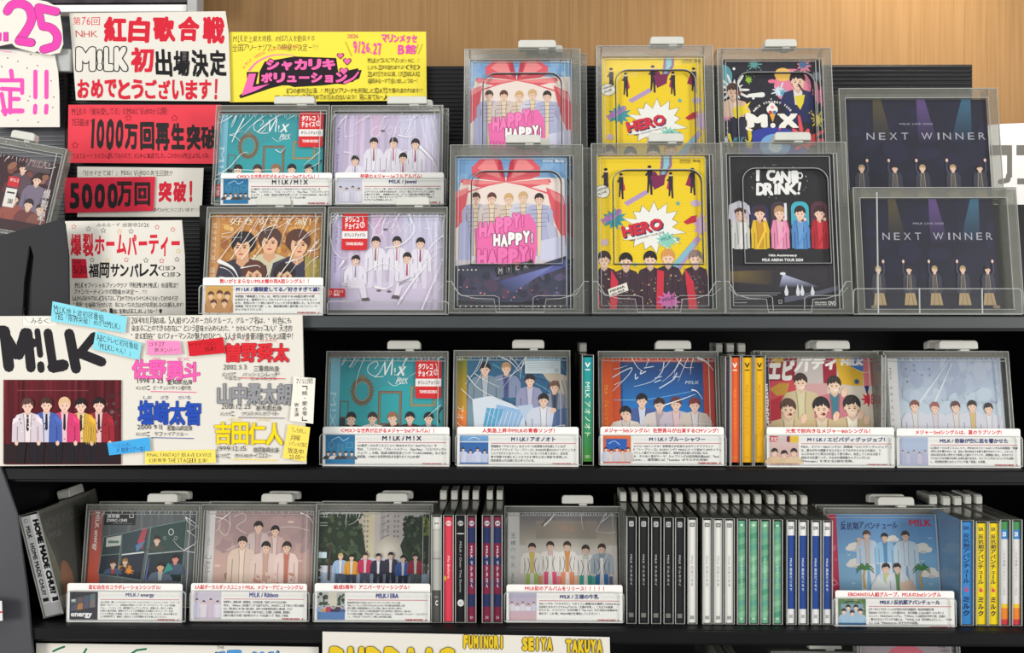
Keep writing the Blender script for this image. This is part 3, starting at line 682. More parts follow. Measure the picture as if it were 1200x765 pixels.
def p_gold(c):
    c.grad(240, 249, 380, 366, (196, 138, 74), (176, 128, 60))
    fan(c, 256, 250, 375, 330, [(214, 160, 84), (182, 116, 60), (224, 178, 104), (160, 98, 58), (206, 150, 96), (230, 192, 120)], 7, 150, 1.5, 5)
    fan(c, 256, 250, 375, 258, [(196, 108, 70), (176, 84, 58), (214, 134, 86)], 9, 30, 1.5, 3)
    for t, x0, x1, y in (('好きすぎて滅！', 266, 362, 254),):
        c.text(t, x0, y, x1, y+9, (238, 214, 176), 0.01)
    # three large faces, two more below
    def big(x, y, s, hair, turn, jk):
        c.poly([(x-1.1*s, y+2.2*s), (x-0.9*s, y+1.25*s), (x-0.3*s, y+1.0*s), (x+0.3*s, y+1.0*s), (x+0.9*s, y+1.25*s), (x+1.1*s, y+2.2*s)], jk)
        c.poly([(x-0.2*s, y+0.7*s), (x+0.2*s, y+0.7*s), (x+0.25*s, y+1.15*s), (x, y+1.35*s), (x-0.25*s, y+1.15*s)], (214, 164, 128))
        c.ell(x, y+0.4*s, 0.47*s, 0.44*s, hair, 20)
        c.ell(x+turn*0.06*s, y+0.58*s, 0.31*s, 0.42*s, (232, 186, 150), 20, turn*6)
        top = [(x+0.47*s*math.cos(math.radians(a)), y+0.4*s-0.46*s*math.sin(math.radians(a))) for a in range(-30, 211, 15)]
        c.poly(top+[(x-0.32*s, y+0.55*s), (x-0.22*s, y+0.36*s), (x-0.05*s, y+0.46*s), (x+0.12*s, y+0.33*s), (x+0.3*s, y+0.5*s)], hair)
        for k in (-1, 1):
            ex = x+turn*0.08*s+k*0.13*s
            c.stroke([(ex-0.07*s, y+0.5*s), (ex+0.07*s, y+0.49*s)], 0.03*s, hair, cap=False); c.ell(ex, y+0.57*s, 0.06*s, 0.032*s, (60, 36, 30), 10)
        c.curve([(x+turn*0.1*s, y+0.58*s), (x+turn*0.13*s, y+0.7*s), (x+turn*0.08*s, y+0.72*s)], 0.025*s, (196, 140, 112)); c.ell(x+turn*0.08*s, y+0.82*s, 0.1*s, 0.035*s, (190, 96, 88), 10)
    big(314, 267, 30, (86, 58, 52), 0, (206, 200, 170)); big(283, 272, 31, (42, 32, 34), -1, (58, 54, 70)); big(347, 269, 31, (92, 58, 46), 1, (60, 58, 78))
    big(297, 306, 30, (96, 56, 44), 0, (170, 120, 60)); big(333, 308, 28, (48, 36, 36), 0, (180, 130, 70))
    c.poly([(356, 300), (374, 304), (374, 340), (358, 340)], (170, 152, 80))
    fan(c, 357, 300, 374, 335, [(196, 176, 100), (150, 132, 60)], 3, 16, 1.5, 3)
def p_aonoto(c):
    c.hgrad(536, 410, 668, 545, (52, 104, 134), (44, 88, 128))
    R = random.Random(2)
    for i in range(26):
        x = 540+R.random()*120; y = 416+R.random()*50; c.stroke([(x, y), (x+26, y+R.uniform(10, 20))], R.uniform(0.6, 2.0), R.choice([(82, 138, 160), (30, 74, 110), (100, 150, 170), (62, 116, 150)]), 0.5)
    c.poly([(630, 430), (667, 440), (667, 470), (650, 456)], (196, 182, 164))
    for x in range(634, 668, 5): c.stroke([(x, 446), (x+6, 470)], 1, (44, 106, 150))
    c.poly([(547, 468), (580, 470), (600, 500), (547, 505)], (120, 150, 166))
    person(c, 593, 424, 15, (176, 142, 100), (128, 140, 172), (70, 80, 130), yb=466, w=2.3, tie=(60, 70, 120))
    person(c, 568, 424, 16.5, (40, 34, 38), (120, 140, 156), (170, 180, 190), yb=474, w=2.4)
    person(c, 621, 438, 15.5, (44, 40, 48), (146, 150, 184), (190, 188, 210), yb=480, w=2.1)
    person(c, 650, 446, 15, (116, 84, 64), (140, 148, 168), (72, 86, 110), yb=484, w=2.2, tie=(50, 60, 80))
    c.poly([(553, 468), (575, 464), (600, 474), (613, 482), (617, 505), (556, 505)], (214, 224, 236))
    c.poly([(582, 474), (616, 482), (606, 505), (576, 500)], (150, 186, 226)); c.poly([(570, 478), (592, 480), (578, 505), (566, 500)], (92, 168, 208))
    for i in range(9): c.stroke([(575+i*5, 478+i), (570+i*5, 500)], 0.6, (226, 236, 246))
    c.poly([(606, 476), (624, 474), (632, 500), (622, 505)], (186, 204, 226))
    person(c, 637, 461, 16, (36, 32, 36), (208, 214, 230), (226, 226, 236), yb=520, w=2.5)
    c.poly([(650, 480), (667, 478), (667, 510), (646, 505)], (84, 110, 156)); c.ell(648, 481, 4, 3, SK, 10)
    c.rr(615, 419.5, 657, 437.5, 0.6, (196, 208, 214))
    c.rect(615.6, 420, 656.6, 422.4, (120, 176, 206)); 
    for y in (425, 428, 430.5, 433): c.rect(618, y, 650 if y < 432 else 640, y+0.5, (150, 160, 168))
    c.frame(650.5, 432, 654.5, 435.5, 0.5, (90, 100, 110))
def s_aonoto(c, x0, y0, x1, y1):
    c.grad(x0, y0, x1, y0+0.5*(y1-y0), (112, 124, 40), (196, 148, 44)); c.grad(x0, y0+0.5*(y1-y0), x1, y1, (232, 136, 50), (228, 84, 50)); c.k += 1  # olive upper end: shelf shade mixed into the strip's yellow-green
    c.text('アオノオト', x0+3.5, y0+60, x1-3.5, y0+104, (250, 226, 190), rot=90)
    c.text('M!LK', x0+3, y0+3, x1-4, y0+6, (230, 230, 200))
def p_shower(c):
    c.hgrad(704, 412, 845, 545, (214, 84, 36), (186, 62, 44))
    c.rect(728, 424, 826, 545, (30, 70, 124)); c.raw([(730.5, 430), (825.5, 430), (825.5, 482), (730.5, 482)], [(0, 1, 2, 3)], [(30, 66, 122), (36, 66, 128), (30, 110, 186), (34, 124, 200)])
    c.raw([(730.5, 482), (825.5, 482), (825.5, 520), (730.5, 520)], [(0, 1, 2, 3)], [(34, 124, 200), (40, 96, 180), (60, 110, 180), (60, 110, 180)])
    wt = (206, 220, 232)
    c.curve([(719, 442), (733, 434), (742, 431), (737, 440), (719, 458)], 1.4, wt, 0.6)
    c.curve([(746, 438), (746, 444), (749, 442)], 1.2, wt); c.curve([(753, 434), (752, 438), (758, 435)], 1.2, wt); c.curve([(756, 431), (768, 429)], 0.9, wt)
    c.curve([(780, 424), (777, 436), (765, 447), (744, 453)], 1.2, wt, 0.4); c.curve([(769, 443), (777, 441)], 1, wt); c.curve([(768, 448), (776, 445)], 1, wt)
    c.curve([(774, 455), (790, 445), (795, 437)], 1.2, wt); c.curve([(790, 442), (798, 441)], 0.9, wt); c.text('M!LK', 805, 446, 821, 450, wt, shear=0.3)
    c.curve([(720, 469), (760, 468), (800, 461), (814, 458)], 0.8, (120, 180, 226), 0.5)
    person(c, 753, 461, 17, (28, 24, 28), (72, 96, 160), (206, 214, 230), yb=520, w=2.5)
    person(c, 773.5, 466, 17, (54, 36, 34), (214, 204, 202), (170, 160, 172), yb=520, w=2.4)
    person(c, 793, 465, 17, (104, 50, 46), (198, 186, 200), (222, 190, 196), yb=520, w=2.3)
    person(c, 815, 466, 17, (118, 48, 48), (204, 192, 184), (214, 206, 212), yb=520, w=2.3)
    person(c, 733.5, 476, 17, (26, 24, 26), (222, 212, 202), (214, 206, 204), yb=530, w=2.4); c.ell(737, 490, 3, 4, SK, 10)
def s_shower(c, x0, y0, x1, y1):
    c.grad(x0, y0, x1, y1, (222, 92, 34), (238, 104, 40)); c.text('M!LK　ブルーシャワー', x0+4.5, y0+34, x1-4.5, y0+86, (246, 180, 70), rot=90)
def p_ebi(c):
    c.rect(896, 412, 1040, 550, (206, 196, 184))
    c.poly([(904, 416), (939, 416), (933, 446), (904, 447)], (150, 30, 46)); c.poly([(904, 447), (934, 445), (940, 490), (904, 510)], (206, 70, 84))
    c.star(915, 420, 4.5, 8, 9, (222, 176, 32), sx=1.3); c.poly([(938, 416), (969, 416), (969, 450), (936, 450)], (196, 186, 182))
    c.poly([(968, 416), (985, 416), (984, 446), (968, 450)], (156, 20, 52)); c.poly([(983, 416), (1009, 416), (1016, 434), (1014, 453), (988, 450)], (222, 176, 30))
    c.poly([(1003, 417), (1018, 417), (1021, 432), (1014, 435), (1001, 429)], (60, 120, 190)); c.rect(1016, 416, 1026, 452, (220, 120, 126)); c.poly([(994, 452), (1026, 452), (1026, 500), (1000, 500)], (218, 208, 190))
    c.poly([(1016, 452), (1022, 452), (1019, 464)], (40, 46, 120)); c.star(1020, 468, 4.5, 9.5, 8, (206, 40, 62)); c.star(1007.5, 447, 2.2, 4.4, 8, (40, 80, 120))
    c.poly([(904, 456), (916, 449), (928, 449), (924, 463), (912, 464)], (200, 150, 50)); c.poly([(904, 470), (918, 464), (916, 490), (904, 505)], (186, 34, 52)); c.poly([(938, 450), (972, 449), (972, 470), (940, 472)], (206, 160, 160))
    wt = (244, 240, 236)
    c.text('エビ', 903, 421, 934, 446, wt, 0.05, shear=0.15); c.text('バ', 937, 416, 954, 436, wt, 0.05, shear=0.4); c.text('ディ', 955, 417, 984, 433, wt, 0.05, shear=0.2)
    c.text('M!LK', 990, 420, 1017, 428, wt, 0.05, shear=0.2)
    def f(x, y, s, hair, jk, inner, mouth):
        person(c, x, y, s, hair, jk, inner, yb=550, w=2.3, skin=(240, 206, 180))
        if mouth: c.ell(x+0.1*s, y+0.79*s, 0.09*s, 0.07*s, (140, 50, 50), 10)
        else: c.curve([(x-0.05*s, y+0.78*s), (x+0.06*s, y+0.83*s), (x+0.17*s, y+0.77*s)], 0.05*s, (248, 240, 236))
    f(941, 437, 21, (58, 40, 36), (206, 190, 150), (214, 206, 166), 0); f(980.5, 440, 21.5, (52, 40, 38), (200, 120, 130), (60, 120, 140), 0)
    f(925, 467, 24, (86, 58, 44), (212, 190, 150), (222, 204, 170), 1); f(964, 465, 26, (28, 24, 26), (206, 182, 140), (226, 212, 184), 1); f(1000, 463, 26, (36, 28, 28), (206, 186, 146), (240, 232, 214), 0)
    for x, y in ((943, 491), (981, 488), (1010, 486), (992, 460), (1017, 492)): c.ell(x, y, 3.6, 6, (240, 204, 178), 10, 20); c.stroke([(x-1, y-6), (x+1, y-1)], 0.7, (222, 170, 140), cap=False)
def s_ebi(c, x0, y0, x1, y1):
    c.rect(x0, y0, x1, y1, (40, 40, 76)); c.poly([(x0, y0+60), (x1, y0+40), (x1, y1), (x0, y1)], (150, 30, 44)); c.text('HAYATO★DAICHI', x0+1, y0+34, x1-0.6, y0+90, (244, 240, 236), 0.05, rot=90)
def p_sky(c):
    c.grad(1054, 412, 1182, 470, (146, 160, 186), (176, 190, 206)); c.grad(1054, 470, 1182, 550, (184, 200, 214), (196, 206, 218)); c.k += 1
    fan(c, 1060, 420, 1176, 474, [(156, 168, 190), (162, 174, 194), (152, 164, 188), (168, 178, 197)], 12, 60, 3, 12)
    fan(c, 1060, 452, 1176, 475, [(176, 191, 207), (182, 196, 211), (170, 185, 203)], 5, 30, 3, 10)
    for a in ((1081, 471, 1120, 418), (1098, 472, 1122, 424)): c.stroke([a[:2], a[2:]], 2.6, (208, 214, 224), 0.6)
    for x, y, t in ((1065, 431, '奇'), (1075, 427, '跡'), (1075, 433, 'が'), (1093, 431, '空'), (1066, 440, 'に'), (1084, 438, '恋'), (1093, 438.5, 'を'), (1066, 446, '響')): c.text(t, x, y, x+2.4, y+2.4, (84, 98, 124))
    pale = (204, 206, 218)
    for x, y, h, s, inn in ((1074, 469, (118, 70, 58), 14, (212, 206, 206)), (1097.5, 471, (150, 84, 84), 13.5, (206, 196, 206)), (1122, 470, (92, 56, 54), 14, (214, 206, 202)), (1141.5, 469, BK, 14, (206, 180, 116)), (1160.5, 472, BK, 13.5, (214, 214, 220))):
        person(c, x, y, s, h, pale, inn, yb=550, w=2.3)
def s_sky(c, x0, y0, x1, y1):
    c.rect(x0, y0, x1, y1, (222, 222, 222)); c.text('M!LK', x0+5.5, y0+14, x0+8, y0+29, (110, 110, 118), rot=90)
    for i, t in enumerate('奇跡が空に恋を響'): c.text(t, x0+5.2, y0+36+i*7.6, x0+8.4, y0+39.4+i*7.6, (110, 112, 122))
def p_energy(c):
    c.rect(100, 590, 240, 720, (92, 98, 101)); R = random.Random(3)
    for i in range(26): x = 118+R.random()*108; c.stroke([(x, 600), (x+R.uniform(-8, 8), 690)], R.uniform(1, 5), shade((98, 104, 107), R.uniform(0.9, 1.12)), 0.6, cap=False)
    c.rect(117, 600.5, 154, 616, (28, 30, 34)); wt = (226, 228, 226)
    c.text('通常盤', 120, 602.5, 135, 607.5, wt, 0.02); c.text('ZXRC-1243', 119.5, 608.5, 144, 612, wt, 0.03); c.text('(税込)', 128, 613, 150, 615, (150, 150, 150)); c.frame(146.5, 602.5, 151.5, 607.5, 0.7, wt)
    ln = (128, 158, 150)
    c.poly([(118, 630), (138, 627), (137, 650), (116, 652)], (52, 66, 70)); c.poly([(121, 631), (139, 628), (138, 640), (121, 642)], (206, 210, 206)); c.rect(123.5, 634.5, 136, 637.5, (96, 128, 110))
    c.poly([(116, 652), (137, 650), (136, 676), (114, 674)], (42, 52, 62)); c.poly([(140, 626), (170, 619), (168, 648), (141, 650)], (54, 72, 80)); c.poly([(141, 652), (167, 648), (164, 680), (138, 676)], (38, 46, 60))
    c.poly([(173, 619), (215, 610), (214, 645), (172, 649)], (54, 78, 76)); c.poly([(172, 651), (214, 647), (212, 682), (168, 680)], (36, 50, 54))
    c.poly([(163, 620), (169, 619), (164, 645), (158, 636)], (176, 76, 88)); c.poly([(156, 640), (168, 634), (158, 648)], (90, 130, 176))
    for q in ([(118, 630), (140, 626), (170, 619), (215, 610)], [(116, 652), (138, 650)], [(173, 619), (168, 680)], [(215, 610), (212, 684)], [(114, 674), (165, 681)], [(118, 630), (114, 674)], [(139, 627), (137, 677)]): c.stroke(q, 0.7, ln, cap=False)
    c.stroke([(172, 650), (214, 646)], 0.9, (180, 190, 190)); c.stroke([(141, 651), (166, 648)], 1.5, (226, 230, 230)); c.ring(197, 624, 3.2, 4, 0.8, (220, 226, 226)); c.ring(203, 631, 2, 2.4, 0.5, (180, 190, 186)); c.ring(190, 631, 1.6, 2.4, 0.4, (180, 190, 186))
    c.stroke([(170, 680), (173, 655)], 1.6, (116, 104, 190), 0.8)
    person(c, 181, 628, 11, (62, 44, 40), (74, 80, 70), yb=646, w=2); person(c, 131, 657, 10, (70, 44, 40), (64, 96, 130), (180, 70, 70), yb=674, w=2.2)
    person(c, 145, 655, 9, (150, 116, 60), (210, 150, 60), yb=664, w=1.6); c.splat(150, 670, 4.5, (232, 146, 46), 3); person(c, 187, 659, 12, (34, 30, 32), (96, 110, 130), (170, 180, 180), yb=681, w=2.4, skin=(232, 176, 140)); person(c, 204, 650, 11, (32, 28, 32), (70, 90, 110), yb=674, w=2, skin=(226, 150, 130))
    c.poly([(196, 660), (190, 672), (202, 668)], (52, 150, 140))
def p_ribbon(c):
    c.grad(236, 590, 370, 650, (160, 134, 136), (194, 164, 158)); c.grad(236, 650, 370, 720, (200, 166, 158), (206, 172, 162)); c.k += 1
    fan(c, 250, 604, 362, 650, [(170, 144, 145), (177, 150, 149), (166, 140, 142)], 3, 30, 4, 14)
    for x, y in ((288, 662), (350, 658), (254, 664), (338, 612)): c.ell(x, y, 4, 1.4, (226, 196, 186), 10)
    wt = (226, 212, 210)
    c.curve([(261, 604), (254, 612), (254, 622), (262, 628), (266, 618), (265, 600)], 0.7, wt); c.curve([(270, 606), (282, 602), (284, 610), (274, 618), (286, 626)], 0.7, wt); c.curve([(262, 646), (290, 634), (330, 618), (360, 622)], 0.6, wt)
    pk = (214, 182, 172)
    person(c, 300, 611, 14, BK, (206, 186, 184), (190, 160, 160), yb=660, w=2.1); person(c, 320, 616, 13, BK, (204, 176, 172), (226, 200, 196), yb=660, w=2)
    c.poly([(262, 682), (274, 668), (282, 650), (296, 646), (300, 682)], (224, 200, 182)); c.poly([(262, 674), (276, 662), (280, 668), (264, 682)], (150, 120, 116))
    person(c, 282, 629, 14.5, (52, 34, 34), (222, 200, 184), (236, 216, 200), yb=684, w=2.3)
    person(c, 310, 635, 14, BK, (228, 204, 196), (206, 166, 150), yb=684, w=2.5); person(c, 334.5, 635, 13.5, (48, 34, 34), (236, 210, 204), (196, 120, 100), yb=684, w=2.1)
    fan(c, 292, 670, 350, 690, [(226, 186, 172), (236, 206, 196), (206, 150, 136)], 8, 24, 1.5, 4)
def s_ribbon(c, x0, y0, x1, y1):
    c.rect(x0, y0, x1, y1, (212, 210, 210)); c.text('M!LK', x0+6, y0+34, x0+9, y0+44, (150, 146, 148), rot=90); c.curve([(x0+6, y0+54), (x0+4.6, y0+58), (x0+10.5, y0+59), (x0+11, y0+55)], 0.7, (120, 116, 118)); c.text('Ribbon', x0+4.5, y0+62, x0+10.5, y0+86, (130, 126, 128), rot=90)
def p_era(c):
    c.rect(366, 590, 508, 720, (190, 190, 188)); c.rect(416, 600, 470, 655, (200, 194, 184)); c.hgrad(420, 600, 437, 655, (190, 182, 168), (214, 204, 170)); c.rect(437, 600, 472, 650, (196, 190, 188)); c.rect(444, 600, 449, 650, (176, 170, 168))
    for y in range(604, 648, 6):
        for x in (424, 428, 452, 460, 464): c.rect(x, y, x+2, y+2.6, (140, 130, 120)); c.k -= 1
    c.k += 1
    for y in range(608, 640, 8): c.stroke([(445, y), (455, y-5)], 0.7, (120, 112, 112), cap=False)
    [c.ell(456, 648, r, r*1.2, q) for r, q in ((16, (206, 200, 188)), (13, (214, 208, 194)), (10, (224, 216, 202)), (7, (232, 226, 212)))]; c.rect(366, 655, 508, 720, (216, 218, 228)); c.grad(366, 672, 508, 720, (170, 184, 206), (120, 150, 186))
    gr = [(48, 62, 44), (36, 50, 36), (66, 84, 58), (84, 98, 72), (42, 58, 46)]
    c.poly([(368, 602), (414, 602), (424, 626), (428, 650), (414, 664), (368, 664)], (44, 58, 42)); fan(c, 369, 601, 424, 662, gr, 4, 130, 1.5, 5)
    c.poly([(498, 602), (503, 602), (503, 662), (474, 658), (468, 640), (476, 622), (488, 606)], (46, 60, 44)); fan(c, 470, 604, 502, 656, gr, 6, 80, 1.5, 4.5); fan(c, 494, 602, 503, 630, [(150, 160, 70), (120, 136, 60)], 2, 14, 1.5, 3)
    c.stroke([(386, 640), (385, 680)], 3, (70, 58, 54)); c.stroke([(499, 640), (499, 672)], 2, (60, 50, 50)); c.rect(370, 648, 382, 655, (206, 226, 236)); fan(c, 368, 655, 376, 690, gr, 9, 20, 1.5, 4); fan(c, 476, 656, 503, 670, gr, 11, 20, 1.5, 4)
    for x, y, hr, jk, inn, lg in ((398.5, 649, (190, 170, 110), (160, 190, 226), (226, 230, 236), (70, 86, 110)), (411.5, 650, BK, (222, 160, 60), (226, 220, 210), (56, 60, 76)), (427.5, 648, (60, 40, 40), (196, 50, 90), (226, 200, 210), (70, 76, 96)), (443, 649, BK, (52, 48, 72), (230, 230, 236), (44, 46, 60)), (457.5, 647.5, BK, (56, 52, 70), (232, 228, 236), (44, 46, 60)), (472, 651, BK, (60, 90, 160), (206, 210, 226), (44, 50, 70)), (486.5, 649, (54, 36, 36), (150, 44, 60), (206, 206, 206), (90, 100, 100))):
        person(c, x, y, 8.2, hr, jk, inn, yb=y+24, w=2.2, legs=lg, yleg=y+46)
    for y in (603, 606, 613, 616): c.rect(373, y, 382, y+0.6, (190, 196, 190))
def p_king(c):
    c.grad(590, 590, 738, 640, (110, 108, 116), (190, 180, 164)); c.grad(590, 640, 738, 720, (214, 208, 202), (222, 214, 210)); c.k += 1; c.rect(628, 611, 700, 632, (158, 148, 136)); c.grad(616, 632, 705, 644, (180, 174, 164), (214, 208, 196))
    c.text('M!LK', 657, 617, 673, 623, (186, 150, 120), 0.02); R = random.Random(2)
    for x in range(612, 722, 3): c.rect(x, 602+R.random(), x+1.2, 604.5, (196, 196, 200)); c.k -= 1
    c.k += 1
    for x, y, hd, lg in ((623.5, 637, (222, 196, 90), (176, 206, 110)), (645, 635, (224, 190, 196), (230, 90, 130)), (665, 635, (222, 150, 80), (240, 150, 110)), (686.5, 639, (206, 214, 206), (60, 166, 150)), (705.5, 637.5, (140, 156, 170), (60, 120, 180))):
        for q in (-1, 1): c.poly([(x+q*1, y+32), (x+q*7, y+32), (x+q*7.6, y+60), (x+q*2.4, y+60)], lg)
        c.poly([(x-2, y+34), (x+2, y+34), (x+3, y+60), (x-3, y+60)], (236, 232, 230))
        person(c, x, y, 11.5, (56, 36, 36), (238, 235, 230) if x < 700 else (170, 184, 196), hd if x in (623.5, 665) else (242, 240, 238), yb=y+36, w=2.3)
        c.poly([(x-3.4, y+10.5), (x, y+13), (x+3.4, y+10.5), (x+2.6, y+17), (x-2.6, y+17)], hd)
        for q in (-1, 1): c.curve([(x+q*5, y+18), (x+q*3, y+26), (x+q*5, y+36)], 0.6, (60, 58, 66)); c.curve([(x+q*9, y+18), (x+q*7, y+34)], 0.5, (120, 118, 124))
    for x, q in ((634, (240, 160, 120)), (655, (240, 130, 140)), (675, (244, 190, 160)), (696, (90, 180, 170)), (716, (96, 110, 150))): c.rect(x-2, 676, x+2, 700, q)
def s_king(c, x0, y0, x1, y1):
    c.rect(x0, y0, x1, y1, (216, 216, 214)); c.text('M!LK', x0+4, y0+4, x0+11, y0+5.5, (150, 140, 120))
    for i, (t, h) in enumerate((('王', 5), ('様', 5), ('の', 4), ('牛', 6), ('乳', 6))): c.text(t, x0+5.5, y0+27+i*8.6, x0+11, y0+27+i*8.6+h, (60, 60, 62) if i < 2 else (150, 150, 150))
    c.text('M!LK', x0+6, y0+74, x0+9, y0+86, (90, 90, 92), rot=90)
def p_hanko(c):
    c.grad(976, 600, 1112, 650, (98, 150, 206), (120, 170, 216)); c.grad(976, 650, 1112, 720, (128, 176, 216), (140, 186, 216)); c.k += 1
    for x, y, r in ((1003.5, 642, 8), (1083, 643, 9), (1004, 661, 8.5), (1049, 632, 6), (1091, 672, 9)):
        for dx, dy, k in ((0, 0, 1), (-0.7, 0.3, 0.6), (0.75, 0.25, 0.65), (0.2, -0.4, 0.7), (-0.3, -0.3, 0.6)): c.ell(x+dx*r, y+dy*r*0.7, r*k, r*k*0.62, (236, 232, 224), 12)
        c.ell(x+0.2*r, y+0.5*r, r*0.5, r*0.22, (206, 206, 206), 10)
    nv = (32, 44, 110)
    c.hand('反抗期アバンチュール', 988.5, 612, 1056, 622, nv, 0.012, 4, 1.6, 1); c.text('by', 1059, 613, 1066, 619, (130, 160, 190)); c.text('M!LK', 1070, 609, 1096, 617, (206, 60, 84), 0.03, shear=-0.1)
    person(c, 1019, 622, 11.5, (84, 54, 44), (190, 210, 232), (206, 190, 184), yb=662, w=2.3, legs=(214, 222, 232), yleg=694); c.stroke([(1010, 640), (1008, 632), (1016, 634)], 3, (228, 190, 166), 2)
    person(c, 1040, 625, 10.5, BK, (150, 196, 228), (86, 140, 190), yb=660, w=2.2, legs=(206, 218, 230), yleg=690); person(c, 1064.5, 622.5, 12, (70, 46, 40), (196, 216, 232), (214, 224, 236), yb=664, w=2.4, legs=(206, 216, 228), yleg=694)
    for x in (1014, 1080):
        c.stroke([(x, 690), (x-1, 676), (x+1, 668)], 3, (196, 166, 100), 1.8)
        for a in (200, 235, 300, 340, 20, 160): c.curve([(x+1, 668), (x+1+6*math.cos(math.radians(a)), 666+5*math.sin(math.radians(a))), (x+1+11*math.cos(math.radians(a)), 668+5*math.sin(math.radians(a))+3)], 3, (70, 130, 70), 0.6)
    person(c, 1039.5, 660.5, 12, BK, (200, 216, 224), (196, 206, 130), yb=694, w=2.3); person(c, 1052.5, 660.5, 11.5, BK, (214, 220, 228), (96, 140, 90), yb=694, w=2.3)
    c.poly([(1021, 688), (1030, 676), (1038, 684), (1044, 694), (1020, 700)], (220, 226, 230)); c.poly([(1054, 684), (1068, 680), (1074, 692), (1056, 696)], (222, 196, 176))
    for x, y in ((1093, 630), (1083, 657), (1000, 684), (1091, 684), (996, 650)): c.curve([(x-2, y), (x, y+1.5), (x+2, y)], 0.7, (236, 240, 244))
def s_hanko(c, x0, y0, x1, y1):
    c.rect(x0, y0, x1, y1, (196, 44, 78)); R = random.Random(5)
    for i in range(26): c.ring(x0+1.5+R.random()*(x1-x0-3), y0+30+R.random()*(y1-y0-32), 1.4, 1.4, 0.5, (226, 130, 150), 8); c.k -= 1
    c.k += 1; c.ring(x0+4, y0+76, 3, 3, 0.7, (240, 190, 200)); c.ring(x0+9, y0+82, 3, 3, 0.7, (240, 190, 200))

